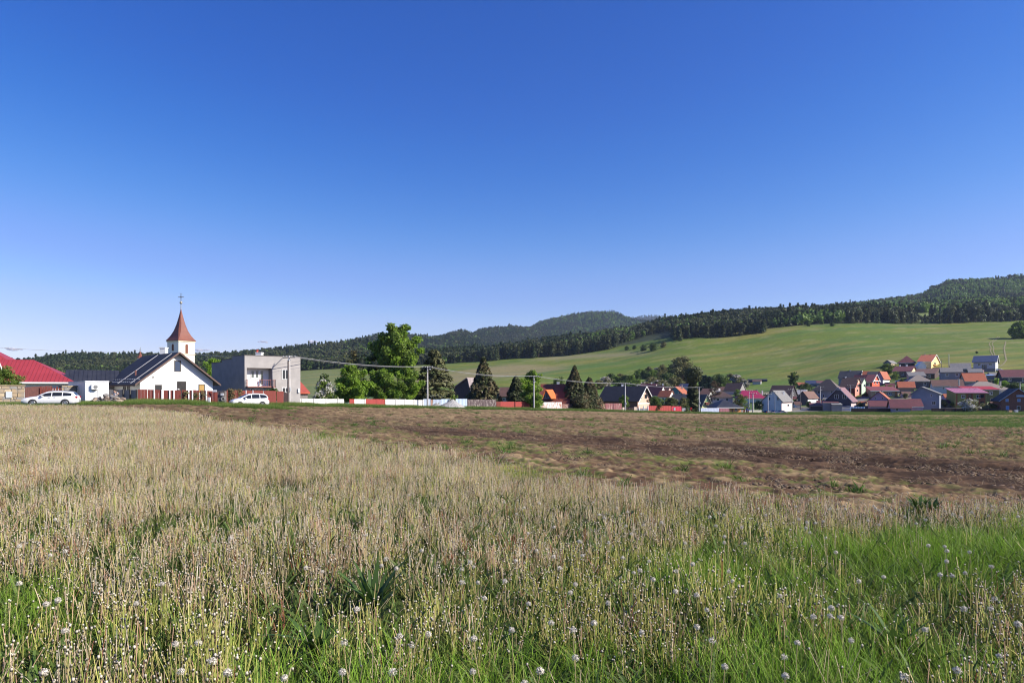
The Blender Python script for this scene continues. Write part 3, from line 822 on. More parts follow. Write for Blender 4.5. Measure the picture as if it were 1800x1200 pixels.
PAL = np.array([[.62, .58, .18], [.72, .59, .34], [.76, .60, .43], [.66, .43, .29], [.42, .15, .09], [.44, .50, .12], [.84, .74, .58]])
def stalk_part(n, rad, rg, hmin=.17, hmax=.40, w=(.15, .28, .22, .12, .03, .11, .10), r=.0027, heads=.68):
    """stalks rise in fans from shared rosettes, so dark gaps stay between the plants"""
    nc = max(1, n // 8); cen = disc(nc, rad, rg); ch = rg.uniform(.72, 1.12, nc); ck = rg.choice(7, nc, p=np.array(w) / sum(w))
    ci = rg.integers(0, nc, n); off = rg.normal(0, .032, (n, 3)); off[:, 2] = 0
    k = np.where(rg.uniform(0, 1, n) < .55, ck[ci], rg.choice(7, n, p=np.array(w) / sum(w)))
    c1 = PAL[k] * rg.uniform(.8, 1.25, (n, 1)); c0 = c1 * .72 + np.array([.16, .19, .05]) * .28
    fallen = rg.uniform(0, 1, n) < .14
    lean = np.where(fallen, rg.uniform(.45, 1.05, n), np.abs(rg.normal(0, .19, n))); bend = rg.normal(.02, .16, n)
    az = np.where(rg.uniform(0, 1, n) < .7, np.arctan2(off[:, 1], off[:, 0]), rg.uniform(0, 6.28, n))
    return stalks(cen[ci] + off, rg.uniform(hmin, hmax, n) * ch[ci], az, lean, bend, np.full(n, r) * rg.uniform(.75, 1.3, n), c0, c1, 3, heads, rg)
def grass_part(n, rad, rg, hmin, hmax, w, c0, c1, lean=.25, bend=.35, var=.25, segs=3, az=None):
    v = rg.uniform(1 - var, 1 + var, (n, 1))
    a = rg.uniform(0, 6.28, n) if az is None else rg.normal(az, .9, n)
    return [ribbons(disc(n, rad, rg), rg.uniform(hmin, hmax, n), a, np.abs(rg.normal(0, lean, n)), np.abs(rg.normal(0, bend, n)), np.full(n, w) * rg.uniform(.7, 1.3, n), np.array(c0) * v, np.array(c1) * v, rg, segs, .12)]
def rosette_part(n, rad, rg, c=(.07, .125, .025)):
    """toothed dandelion leaves, low and spreading"""
    v = rg.uniform(.6, 1.3, (n, 1))
    return [ribbons(disc(n, rad, rg), rg.uniform(.12, .24, n), rg.uniform(0, 6.28, n), rg.uniform(.4, .9, n), rg.uniform(0, .5, n), rg.uniform(.015, .032, n), np.array(c) * v * .9, np.array(c) * v * 1.25, rg, 3, .35)]

PM = colmat('field_plants', trans=.30, rough=.6, obj=.16, spec=.25)
def patch(name, parts):
    V, Fc, C = joinc([q for p in parts for q in p])
    me = np_mesh(name, V, Fc); set_col(me, C)
    return link_mesh(name, me, PM)
pr = []
for i in range(5):      # 0-4 dense seeded stalks
    red = .14 if i == 4 else .03
    pr.append(patch('stalk_patch', [stalk_part(120, .5, rng, w=(.13, .28, .22, .13, red, .10, .10)), grass_part(45, .5, rng, .08, .22, .005, (.06, .09, .02), (.17, .22, .05)), rosette_part(40, .5, rng, (.06, .10, .022))]))
for i in range(3):      # 5-7 stalks with more green below
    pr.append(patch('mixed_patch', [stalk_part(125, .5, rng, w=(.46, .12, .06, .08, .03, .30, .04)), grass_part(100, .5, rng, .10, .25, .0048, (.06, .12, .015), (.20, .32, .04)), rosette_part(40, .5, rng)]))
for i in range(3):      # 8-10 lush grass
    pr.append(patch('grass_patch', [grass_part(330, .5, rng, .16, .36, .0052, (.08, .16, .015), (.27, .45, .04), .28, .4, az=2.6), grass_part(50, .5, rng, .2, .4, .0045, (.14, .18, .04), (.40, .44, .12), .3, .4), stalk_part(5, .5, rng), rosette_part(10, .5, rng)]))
for i in range(3):      # 11-13 verge grass, coarse and tall
    pr.append(patch('verge_patch', [grass_part(420, 1.4, rng, .15, .50, .016, (.04, .085, .012), (.125, .215, .032), .25, .3, var=.5, segs=2), grass_part(60, 1.4, rng, .3, .62, .012, (.08, .11, .03), (.22, .24, .07), .2, .2, segs=2)]))
for i in range(3):      # 14-16 small weeds on bare soil
    pr.append(patch('weed_tuft', [grass_part(38, .22, rng, .05, .16, .012, (.05, .10, .015), (.15, .25, .035), .5, .5, segs=2), rosette_part(14, .16, rng, (.09, .17, .03))]))
def straw_part(n, rad, rg):
    b = disc(n, rad, rg); b[:, 2] = rg.uniform(.0, .05, n)
    v = rg.uniform(.6, 1.2, (n, 1)); c = np.array([.52, .40, .24]) * v
    return [ribbons(b, rg.uniform(.06, .22, n), rg.uniform(0, 6.28, n), rg.uniform(.7, 1.2, n), rg.uniform(-.2, .3, n), np.full(n, .006), c, c, rg, 2, .6)]
def clod_part(n, rad, rg):
    b = disc(n, rad, rg); s = rg.uniform(.010, .038, n) * rg.uniform(.5, 1, n)
    bx = np.array([[x, y, z] for z in (-1, 1) for x, y in ((-1, -1), (1, -1), (1, 1), (-1, 1))], float)
    j = 1 + rg.uniform(-.4, .4, (n, 8, 3)); V = b[:, None] + bx[None] * j * s[:, None, None] * np.array([1.2, 1.1, .8])
    ff = np.array([[0, 3, 2, 1], [4, 5, 6, 7], [0, 1, 5, 4], [1, 2, 6, 5], [2, 3, 7, 6], [3, 0, 4, 7]])
    t = rg.uniform(0, 1, (n, 1)) ** 1.5; c = np.array([.13, .08, .05]) * (1 - t) + np.array([.38, .26, .155]) * t
    return [(V.reshape(-1, 3), (np.arange(n)[:, None, None] * 8 + ff[None]).reshape(-1, 4), np.repeat(c[:, None], 8, 1).reshape(-1, 3))]
for i in range(3):      # 17-19 clods and straw litter
    pr.append(patch('clod_patch', [straw_part(34, .55, rng), clod_part(46, .55, rng)]))
for i in range(3):      # 20-22 low leaves and short grass under everything
    pr.append(patch('sward_patch', [grass_part(170, .5, rng, .05, .17, .0055, (.08, .12, .025), (.22, .28, .06), .5, .5, segs=2), rosette_part(38, .5, rng, (.085, .13, .03))]))
for k, o in enumerate(pr): o.name = 'field_proto_%02d' % k
FIELD = proto_coll('field_plants', pr)

def lay(name, X, Y, idx, sxy, sz, label, cat, dz=-.01, Z=None):
    n = len(X)
    rot = np.stack([np.zeros(n), np.zeros(n), rng.uniform(0, 6.28, n)], 1)
    scatter(name, np.stack([X, Y, (gz(X, Y) if Z is None else Z) + dz], 1), rot, np.stack([sxy, sxy, sz], 1), idx, FIELD, label, cat)

def ell(u, p, cu, cp, ru, rp):
    return np.exp(-(((u - cu) / ru) ** 2 + ((p - cp) / rp) ** 2))
def field_zone(X, Y, sp, y0, y1):
    u, p = upy(X, np.maximum(Y, 1.6))
    m = 6.0 * F / np.clip(Y, 1.5, None)                                        # six metres beyond the frame on either side
    return (u > -60 - m) & (u < 1860 + m) & (Y >= y0) & (Y < y1) & (in_meadow_grass(X, np.maximum(Y, 1.6)) > 0)
def greenness(X, Y):
    u, p = upy(X, Y)
    g = 1.3 * ell(u, p, 1610, 1010, 235, 48) + 1.0 * ell(u, p, 1260, 1045, 135, 52) + 1.3 * ell(u, p, 790, 1300, 330, 88) + 1.2 * ell(u, p, 1120, 1310, 250, 100)
    g = g + 1.2 * ell(u, p, -10, 1190, 90, 130) + .6 * ell(u, p, 480, 1250, 150, 90) + .5 * ell(u, p, 1500, 1120, 200, 40) + .45 * ell(u, p, 1650, 1250, 250, 80)
    g = g + .16 * sstep(1150, 1500, u) * sstep(880, 960, p)
    g = g + (fbm(X / 1.3, Y / 1.3, 91, 3) - .5) * 1.3 + sstep(8, 4, Y) * .05
    extra = .34 * sstep(820, 1150, u) * sstep(13, 7, Y) + .24 * sstep(6.5, 4.2, Y)      # greener stalks near and to the right
    bd = in_meadow_grass(X, Y) / np.clip(p - 690, 5, None)
    return extra, g - .6 * sstep(.16, .06, bd) * sstep(1000, 1150, u) + .5 * sstep(.22, .03, bd) * sstep(450, 560, u) * sstep(1050, 950, u) * (fbm(X / .9, Y / .9, 92, 2) > .45)
Xa, Ya = jitter(-20, 20, -2.0, 16, .56); k = field_zone(Xa, Ya, .5, -2.0, 16); Xa, Ya = Xa[k], Ya[k]
Xb, Yb = jitter(-46, 18, 16, 34, .80); k = field_zone(Xb, Yb, .8, 16, 34); Xb, Yb = Xb[k], Yb[k]
Xc, Yc_ = jitter(-80, 0, 34, 68, 1.15); k = field_zone(Xc, Yc_, 1, 34, 68); Xc, Yc_ = Xc[k], Yc_[k]
X = np.concatenate([Xa, Xb, Xc]); Y = np.concatenate([Ya, Yb, Yc_])
sx = np.concatenate([np.full(len(Xa), 1.0), np.full(len(Xb), 1.5), np.full(len(Xc), 2.2)]) * rng.uniform(.9, 1.15, len(X))
xg, g = greenness(X, Y); u_, p_ = upy(X, Y)
idx = np.where(g > .58, rng.integers(8, 11, len(X)), np.where(g + xg > .32, rng.integers(5, 8, len(X)), rng.integers(0, 5, len(X))))
sz = rng.uniform(.80, 1.15, len(X)) * (.56 + .68 * fbm(X / 1.6, Y / 1.6, 93, 3))
st = idx < 8
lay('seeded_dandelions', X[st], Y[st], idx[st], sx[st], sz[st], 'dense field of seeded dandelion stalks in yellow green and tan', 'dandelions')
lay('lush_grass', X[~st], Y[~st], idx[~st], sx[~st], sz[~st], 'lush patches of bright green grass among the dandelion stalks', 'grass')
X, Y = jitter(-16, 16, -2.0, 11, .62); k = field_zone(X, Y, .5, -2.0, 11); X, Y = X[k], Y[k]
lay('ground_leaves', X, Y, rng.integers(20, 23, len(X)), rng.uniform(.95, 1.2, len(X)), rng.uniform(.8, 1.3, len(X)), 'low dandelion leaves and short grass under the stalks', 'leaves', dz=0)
# short sward under the stalks so no bare ground shows
# verge along the far edge of the field
uu = np.concatenate([np.arange(-140, 2000, 1.3)] * 7); rows = np.repeat(np.linspace(.935, 1.035, 7), len(uu) // 7)
uu = uu + rng.uniform(-6, 6, len(uu)); D = edge_at(uu) * (rows + rng.uniform(-.008, .008, len(uu)))
wide = np.interp(uu, [0, 150, 260, 420, 560, 900, 2000], [.3, .5, .95, .9, .62, .55, .75])
keep = (rows > .955 + (1 - wide) * .05 - .05) & (rng.uniform(0, 1, len(uu)) < .9)
uu, D = uu[keep], D[keep]; X = (uu - CX) / F * D
hs_ = np.interp(uu, [0, 60, 160, 240, 330, 420, 520, 700, 2000], [.7, .6, .8, 1.0, .95, .95, 1.0, 1.05, 1.2]) * rng.uniform(.5, 1.15, len(uu)) * (.45 + 1.15 * fbm(uu / 9, rows[keep] * 30, 99, 3))
e_u = rng.triangular(372, 430, 520, 190); e_D = rng.uniform(72.5, 79, 190)                # growth in front of the minivan
uu = np.concatenate([uu, e_u]); D = np.concatenate([D, e_D]); X = np.concatenate([X, (e_u - CX) / F * e_D]); hs_ = np.concatenate([hs_, rng.uniform(.6, 1.25, 190) * np.interp(e_u, [372, 400, 470, 520], [.4, 1, 1, .4])])
lay('verge_grass', X, D, rng.integers(11, 14, len(X)), np.clip(D / 95, .8, 2.2), hs_, 'strip of rough dark green grass along the far edge of the field', 'grass')
# low green growth on the right of the field's far end
uu = rng.uniform(1330, 1960, 4200); pp = rng.uniform(729, 751, 4200)
D = CH * F / np.clip(pp - HY - np.interp(uu, GU, ((_KP[:, 0] - HY) / F - CH / _KY[:, 0])) * F, 3, None)
X = (uu - CX) / F * D; dens = sstep(1340, 1560, uu) * (fbm(X / 4, D / 5, 95, 3) > .52)
k = (rng.uniform(0, 1, len(uu)) < dens) & (D < edge_at(uu) * .96)
lay('field_weeds', X[k], D[k], rng.integers(11, 14, k.sum()), np.full(k.sum(), .75), rng.uniform(.25, .5, k.sum()), 'low green crop growing at the far right end of the ploughed field', 'weeds', dz=.02)
# weeds on the ploughed soil
cand = np.where((PL_IN.ravel() > .9) & (PL_Y.ravel() < 120))[0]
w = np.clip(PL_G.ravel()[cand], 0, 1) * PL_Y.ravel()[cand] ** 2; w /= w.sum()
pk = rng.choice(cand, 2600, p=w)
X, Y = PL_X.ravel()[pk] + rng.normal(0, .05, 2600), PL_Y.ravel()[pk] + rng.normal(0, .1, 2600)
lay('soil_weeds', X, Y, rng.integers(14, 17, 2600), rng.uniform(.6, 1.7, 2600) * np.clip(Y / 40, .8, 2), rng.uniform(.6, 1.3, 2600), 'small green weeds sprouting on the ploughed soil', 'weeds', dz=.03)
X, Y = jitter(-14, 60, 7.5, 62, .95); k = (in_meadow_grass(X, Y) < -2); u, p = upy(X, Y); k &= (u > 380) & (u < 2000)
X, Y = X[k], Y[k]
k = rng.uniform(0, 1, len(X)) < .45 + .55 * sstep(.4, .6, fbm(X / 3, Y / 3, 97, 3)); X, Y = X[k], Y[k]
lay('straw_clods', X, Y, rng.integers(17, 20, len(X)), rng.uniform(.8, 1.3, len(X)), rng.uniform(.45, .8, len(X)), 'loose earth clods and dry straw strewn over the ploughed field', 'clods', dz=.02)

# ------------------------------------------------------------------ single dandelion clocks
fluff = mat('dandelion_fluff', (.74, .68, .57), (.54, .49, .42), scale=40, rough=.9)
core_m = mat('dandelion_core', (.20, .17, .11), (.30, .25, .16), scale=60)
stem_m = mat('dandelion_stem', (.40, .38, .14), (.45, .32, .17), scale=9)
def clock_mesh(rg, full=1.0):
    n = 150; d = rg.normal(size=(n, 3)); d /= np.linalg.norm(d, axis=1, keepdims=True)
    d = d[(d[:, 2] > -.85) & (rg.uniform(0, 1, n) < full)] ; n = len(d); r = .0178 * rg.uniform(.86, 1.08, n)
    parts = [quads(d * r[:, None], d + rg.normal(0, .25, (n, 3)), .0018, rg, 1.0, .6)]
    a = np.cross(d, rg.normal(size=(n, 3))); a /= np.linalg.norm(a, axis=1, keepdims=True); a *= .00045
    V = np.stack([d * .004 - a, d * .004 + a, d * r[:, None] + a * .6, d * r[:, None] - a * .6], 1).reshape(-1, 3)
    parts.append((V, np.arange(4 * n).reshape(-1, 4)))
    V, Fc = join(parts); return np_mesh('seed_head', V, Fc)
heads = [clock_mesh(rng), clock_mesh(rng, .85), clock_mesh(rng, .55)]
for m_ in heads: m_.materials.append(fluff)
mb = MB().lathe((0, 0, 0), [(.0015, -.005), (.005, -.003), (.0052, .001), (.002, .005)], 8)
core_o = mb.build('seed_core', core_m); core_me = core_o.data; bpy.data.objects.remove(core_o)
stems = []
for i in range(3):
    a = R.uniform(0, 6.28); L = .035 + .02 * i
    pts = [(L * (t - 1) * math.cos(a) * (1 - t), L * (t - 1) * math.sin(a) * (1 - t), -.36 * (1 - t)) for t in (0, .25, .5, .75, 1)]
    o = MB().tube(pts, [.0026, .0024, .0022, .002, .0018], 6).build('stem', stem_m); stems.append(o.data); bpy.data.objects.remove(o)
CLK = [(32,960),(85,977),(110,968),(250,915),(285,1026),(243,1060),(315,1133),(345,1132),(410,1182),(80,1060),(104,1052),(320,1178),(482,917),(645,940),(538,998),(572,1005),(690,983),(669,991),(687,1000),(820,1020),(827,990),(814,1000),(637,1072),(608,1130),(706,1120),(743,1114),(838,1126),(849,1050),(894,1023),(740,968),(675,916),(505,917),(928,937),(941,967),(978,977),(1103,924),(1132,922),(1055,904),(1066,1060),(1007,1147),(935,1180),(973,1094),(1007,1106),(905,1108),(1047,1092),(1245,1070),(1247,1124),(1231,1048),(1177,1037),(1262,1165),(1271,943),(1261,924),(1220,1100),(1291,1021),(1010,1040),(1014,1025),(1141,987),(1433,917),(1445,916),(1584,906),(1575,902),(1461,1065),(1482,1085),(1368,1048),(1426,1083),(1392,1130),(1475,1120),(1755,1152),(1676,1176),(1680,1010),(1700,1072),(1667,987),(1653,1008),(1628,1108),(1380,1157),(1386,1185),(1605,1188),(1755,1053),(1660,967),(1545,1010),(1206,900),(1540,893),(1548,897),(1562,905),(1724,893),(1740,895),(1480,893),(1660,897),(1705,900),(1418,918),(1333,893),(1395,890),(1295,925),(1345,905),(935,1198),(1790,1095)]
for i in range(30):
    CLK.append((R.uniform(0, 1800), R.uniform(845, 1190)))
for i in range(50):
    CLK.append((R.uniform(850, 1800), R.uniform(880, 1010)))
svals = (_KP[:, 0] - HY) / F - CH / _KY[:, 0]
for i, (px, py) in enumerate(CLK):
    hh = R.uniform(.33, .40); s = float(np.interp(px, GU, svals))
    D = F * (CH - hh) / max(py - HY - F * s, 20)
    X = (px - CX) / F * D
    if in_meadow_grass(np.array([X]), np.array([D]))[0] < 1: continue
    zg = gzs(X, D); q = R.choice([0, 0, 0, 1, 1, 2]); sc = R.uniform(.85, 1.12)
    e = empty('dandelion', (X, D, zg), 'white dandelion seed head on a thin upright stalk in the field', 'dandelion', 'white dandelion clocks standing in the field')
    e.rotation_euler = (R.gauss(0, .06), R.gauss(0, .06), R.uniform(0, 6.28))
    o = link_mesh('seed_head', heads[q], None, e); o.location = (0, 0, hh); o.scale = (sc, sc, sc * R.uniform(.85, 1))
    c_ = link_mesh('seed_core', core_me, None, o)
    o = link_mesh('stem', stems[i % 3], None, e); o.location = (0, 0, hh)

# ------------------------------------------------------------------ broad-leaved plants one can pick out
dock = leafmat('dock_leaves', (.045, .085, .02), (.09, .16, .035), .25)
def leafy_plant(px, py, h, n, label, wl=.07, name='dock_plant'):
    s = float(np.interp(px, GU, svals)); D = F * CH / (py - HY - F * s); X = (px - CX) / F * D
    rg = np.random.default_rng(int(px * 7 + py)); e = empty(name, (X, D, gzs(X, D)), label, 'plant')
    az = np.linspace(0, 6.28 * 2.6, n) + rg.normal(0, .3, n); ln = h * rg.uniform(.6, 1.1, n)
    base = np.zeros((n, 3)); base[:, 2] = np.linspace(0, h * .3, n)
    V, Fc, C = ribbons(base, ln, az, rg.uniform(.3, .8, n), rg.uniform(.1, .5, n), np.full(n, wl) * rg.uniform(.7, 1.2, n), np.zeros((n, 3)), np.zeros((n, 3)), rg, 5, .15, face=az + 1.57)
    link_mesh('leaf_cluster', np_mesh('leaf_cluster', V, Fc), dock, e)
    MB().tube([(0, 0, 0), (.01, 0, h * .4), (.02, .01, h * .75)], [.006, .005, .003], 6).build('stem', stem_m, e, origin=Vector((0, 0, 0)))
leafy_plant(1618, 908, .30, 26, 'dark broad leaved dock plant at the edge of the ploughed soil')
leafy_plant(1638, 906, .26, 20, 'smaller dock plant leaning right beside the dark one on the soil edge')
leafy_plant(655, 1085, .34, 22, 'tall thistle like weed with dark lobed leaves among the stalks', .06, 'thistle_plant')
leafy_plant(560, 1165, .26, 12, 'broad pale green leaved plant in the grass at the lower left', .08)
leafy_plant(1570, 1150, .24, 12, 'drooping long leaved plant between the stalks at the lower right', .07)
leafy_plant(1090, 930, .26, 14, 'green leaf tuft under two white seed heads near the field middle', .06)
leafy_plant(1262, 931, .26, 12, 'leafy weed close to the ploughed edge right of the field middle', .06)
# ================================================================== BUILDINGS
frame_w = mat('white_frame', (.78, .78, .77), (.7, .7, .69), scale=4)
frame_d = mat('dark_frame', (.06, .055, .05), (.09, .08, .07), scale=4)
conc = mat('concrete', (.36, .35, .33), (.28, .27, .255), scale=1.2)
wht = mat('white_render', (.84, .83, .80), (.76, .75, .72), scale=.5)
darkm = mat('dark_opening', (.03, .028, .027), (.045, .04, .04), scale=2)  # near-black colour for shade in openings, also used on dark chimneys
Zv = Vector((0, 0, 1))

def ray_face(px, py, o, n):
    d = Vector(((px - CX) / F, 1, (HY - py) / F)); c = Vector((0, 0, CH))
    return c + d * ((o - c).dot(n) / d.dot(n))
def end_len(A, d, px):
    """length from ground point A along direction d until the picture column px"""
    t = (px - CX) / F
    return (t * A.y - A.x) / (d.x - t * d.y)

def chimney(parent, px, top, D, w=.5, m=None, down=1.6, name='chimney'):
    c = P(px, top, D)
    mb = MB().box(c.x - w / 2, c.x + w / 2, D - w / 2, D + w / 2, c.z - down, c.z)
    mb.box(c.x - w / 2 - .06, c.x + w / 2 + .06, D - w / 2 - .06, D + w / 2 + .06, c.z + .003, c.z + .12)
    return mb.build(name, m or conc, parent)

class House:
    def __init__(s, name, label, x0, x1, r, eave, ridge, typ, wall, roof, base=None, D=None, d=8.0, xs=None, cat='house',
                 ov=.4, th=.18, trim=None, ribs=0.0, wins=(), chims=(), apex=.5, hip=None, gable_m=None, end_m=None, sink=2.0, rise=None, wname='wall', seam_m=None):
        D = Dof(x0, base) if D is None else D
        s.r = math.radians(r); s.ex = Vector((math.cos(s.r), math.sin(s.r), 0)); s.ey = Vector((-math.sin(s.r), math.cos(s.r), 0))
        o = P(x0, 0, D); zb = gzs(o.x, D)
        s.o = o = Vector((o.x, D, zb))
        s.w = w = end_len(o, s.ex, x1)
        if xs is not None:
            A = o + s.ex * w if xs > x1 else o
            d = end_len(A, s.ey, xs)
        s.d = d = min(max(d, 1.0), 30.0)
        s.h = h = P(x0, eave, D).z - zb
        mid = o + s.ex * (w * (apex if typ == 'gable_front' else .5)) + s.ey * (0 if typ == 'gable_front' else d / 2)
        s.rz = (P(0, ridge, mid.y).z - zb) if rise is None else h + rise
        s.mid = mid
        e = s.e = empty(name, o + s.ex * (w / 2) + s.ey * (d / 2), label, cat)
        e.location.z = zb
        pt = lambda a, b, c: o + s.ex * a + s.ey * b + Zv * c
        s.pt = pt
        rz = s.rz; A_ = w * apex
        mb = MB()
        if typ == 'gable_front':
            f = [pt(0, 0, -sink), pt(w, 0, -sink), pt(w, 0, h), pt(A_, 0, rz), pt(0, 0, h)]
            mb.slab(f, s.ey * d)
        elif typ == 'gable_side':
            f = [pt(0, 0, -sink), pt(0, d, -sink), pt(0, d, h), pt(0, d / 2, rz), pt(0, 0, h)]
            mb.slab(f, s.ex * w)
        elif typ == 'shed':
            f = [pt(0, 0, -sink), pt(0, d, -sink), pt(0, d, rz), pt(0, 0, h)]
            mb.slab(f, s.ex * w)
        else:
            mb.frame_box(o, s.ex, s.ey, Zv, 0, w, 0, d, -sink, h)
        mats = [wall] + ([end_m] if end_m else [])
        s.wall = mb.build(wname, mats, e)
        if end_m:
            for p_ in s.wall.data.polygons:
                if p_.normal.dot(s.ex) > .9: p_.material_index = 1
        g = .012
        rb = MB()
        def slope(a, b, c_, d_):
            n = (b - a).cross(d_ - a).normalized()
            if n.z < 0: n = -n
            rb.slab([p + n * g for p in (a, b, c_, d_)], n * th)
            if ribs:
                L = (b - a).length; k = int(L / ribs); dr = (b - a).normalized()
                for i in range(1, k):
                    t = i / k; q0 = a.lerp(b, t); q1 = d_.lerp(c_, t)
                    rb.slab([q0 + n * (g + th - .01) - dr * .025, q0 + n * (g + th - .01) + dr * .025, q1 + n * (g + th - .01) + dr * .025, q1 + n * (g + th - .01) - dr * .025], n * .06)
        if typ == 'gable_front':
            for (ea, sg) in ((0, -1), (w, 1)):
                run = abs(A_ - ea); k = (rz - h) / max(run, .1); ex_ = ov
                slope(pt(A_, -ov, rz), pt(A_, d + ov, rz), pt(ea + sg * ex_, d + ov, h - k * ex_), pt(ea + sg * ex_, -ov, h - k * ex_))
        elif typ == 'gable_side':
            for (eb, sg) in ((0, -1), (d, 1)):
                k = (rz - h) / (d / 2)
                slope(pt(-ov, d / 2, rz), pt(w + ov, d / 2, rz), pt(w + ov, eb + sg * ov, h - k * ov), pt(-ov, eb + sg * ov, h - k * ov))
        elif typ == 'shed':
            k = (rz - h) / d
            slope(pt(-ov, d + ov, rz + k * ov), pt(w + ov, d + ov, rz + k * ov), pt(w + ov, -ov, h - k * ov), pt(-ov, -ov, h - k * ov))
        elif typ == 'hip':
            hp = min(hip if hip is not None else d / 2, w / 2 - .02); k = (rz - h) / (d / 2); z = h - k * ov * .6
            B = [pt(-ov, -ov, z), pt(w + ov, -ov, z), pt(w + ov, d + ov, z), pt(-ov, d + ov, z)]
            T = [pt(hp, d / 2, rz), pt(w - hp, d / 2, rz)]
            vs = [q + Zv * g for q in B] + [q + Zv * (g + th) for q in B] + [q + Zv * (g + th) for q in T]
            rb.add(vs, [(3, 2, 1, 0), (0, 1, 5, 4), (1, 2, 6, 5), (2, 3, 7, 6), (3, 0, 4, 7), (4, 5, 9, 8), (6, 7, 8, 9), (5, 6, 9), (7, 4, 8)])
            if ribs:
                n = (vs[5] - vs[4]).cross(vs[8] - vs[4]).normalized(); n = n if n.z > 0 else -n
                kk = int((w + 2 * ov) / ribs)
                for i in range(1, kk):
                    a = i / kk * (w + 2 * ov); f_ = 1.0
                    if a < hp + ov: f_ = a / (hp + ov)
                    if a > w + ov - hp: f_ = (w + 2 * ov - a) / (hp + ov)
                    q0 = vs[4] + s.ex * a; q1 = q0 + (vs[8] - vs[4] - s.ex * (hp + ov)) * (f_ * .995)
                    rb.slab([q0 - s.ex * .02, q0 + s.ex * .02, q1 + s.ex * .02, q1 - s.ex * .02], n * .05)
        elif typ == 'flat':
            rb.frame_box(o, s.ex, s.ey, Zv, -ov, w + ov, -ov, d + ov, h + .004, h + .004 + th)
        s.roof = rb.build('roof', roof, e)
        if trim is not None:
            tb = MB()
            if typ == 'gable_front':
                for (ea, sg) in ((0, -1), (w, 1)):
                    run = abs(A_ - ea); k = (rz - h) / max(run, .1)
                    a0 = pt(A_, -ov - .01, rz + .02); a1 = pt(ea + sg * (ov + .02), -ov - .01, h - k * (ov + .02) + .02)
                    tb.slab([a0 + Zv * .19, a1 + Zv * .19, a1 - Zv * .04, a0 - Zv * .04], -s.ey * .05)
            elif typ == 'gable_side':
                for (eb, sg) in ((0, -1), (d, 1)):
                    k = (rz - h) / (d / 2)
                    a0 = pt(w + ov + .01, d / 2, rz + .02); a1 = pt(w + ov + .01, eb + sg * (ov + .02), h - k * (ov + .02) + .02)
                    tb.slab([a0 + Zv * .2, a1 + Zv * .2, a1 - Zv * .12, a0 - Zv * .12], s.ex * .05)
            else:
                tb.frame_box(o, s.ex, s.ey, Zv, -ov - .02, w + ov + .02, -ov - .06, -ov - .012, h - .18, h + .02)
            tb.build('verge_board', trim, e)
        for q in wins: s.win(*q)
        for q in chims:
            px, top = q[:2]; t = max(0, min(1, .5))
            chimney(s.roof, px, top, s.o.y + s.ey.y * d / 2 + s.ex.y * (max(0, min(w, end_len(o + s.ey * d / 2, s.ex, px))) if typ != 'gable_front' else w / 2), *(q[2:]))
    def face(s, f):
        if f == 'f': return s.o, -s.ey, s.ex
        if f == 'r': return s.o + s.ex * s.w, s.ex, s.ey
        return s.o, -s.ex, -s.ey
    def win(s, px0, px1, py0, py1, f='f', m=None, name='window', fr=None, fw=.09, out=.05, mull=0, label=None):
        o, n, a = s.face(f)
        pm = (py0 + py1) / 2
        A = ray_face(px0, pm, o, n); B = ray_face(px1, pm, o, n); z1 = ray_face((px0 + px1) / 2, py0, o, n).z; z0 = ray_face((px0 + px1) / 2, py1, o, n).z
        if (B - A).dot(a) < 0: a = -a
        L = (B - A).dot(a); A = Vector((A.x, A.y, z0)); Hh = z1 - z0
        fr = fr or frame_w
        mb = MB(); fw = min(fw, L * .22)
        for (p0, p1, q0, q1) in ((0, fw, 0, Hh), (L - fw, L, 0, Hh), (fw, L - fw, 0, fw), (fw, L - fw, Hh - fw, Hh)):
            mb.frame_box(A, a, n, Zv, p0, p1, -.05, out, q0, q1)
        for i in range(mull):
            c = fw + (L - 2 * fw) * (i + 1) / (mull + 1)
            mb.frame_box(A, a, n, Zv, c - fw * .4, c + fw * .4, -.05, out * .9, fw, Hh - fw)
        w_ = mb.build(name, fr, s.e, label=label)
        MB().frame_box(A, a, n, Zv, fw, L - fw, -.04, out * .4, fw, Hh - fw).build('pane' if name == 'window' else 'panel', m or glass(), w_)
        return w_
    def winl(s, f, a0, z0, w, hh, mull=0):
        o, n, a = s.face(f)
        if f == 'r': o = s.o + s.ex * s.w
        A = o + a * a0 + Zv * z0 if f != 'l' else o - a * a0 + Zv * z0
        mb = MB(); fw = .09
        for (p0, p1, q0, q1) in ((0, fw, 0, hh), (w - fw, w, 0, hh), (fw, w - fw, 0, fw), (fw, w - fw, hh - fw, hh)): mb.frame_box(A, a, n, Zv, p0, p1, -.05, .05, q0, q1)
        mb.frame_box(A, a, n, Zv, -.06, w + .06, -.05, .11, -.07, -.003)
        if mull: mb.frame_box(A, a, n, Zv, w / 2 - .03, w / 2 + .03, -.05, .045, fw, hh - fw)
        w_ = mb.build('window', frame_w, s.e); MB().frame_box(A, a, n, Zv, fw, w - fw, -.04, .02, fw, hh - fw).build('pane', glass(), w_)
    def band(s, px0, px1, py0, py1, f, m, name, out=.03):
        o, n, a = s.face(f); pm = (py0 + py1) / 2
        A = ray_face(px0, pm, o, n); B = ray_face(px1, pm, o, n)
        if (B - A).dot(a) < 0: a = -a
        z1 = ray_face((px0 + px1) / 2, py0, o, n).z; z0 = ray_face((px0 + px1) / 2, py1, o, n).z
        return MB().frame_box(Vector((A.x, A.y, z0)), a, n, Zv, 0, (B - A).dot(a), -.05, out, 0, z1 - z0).build(name, m, s.e)

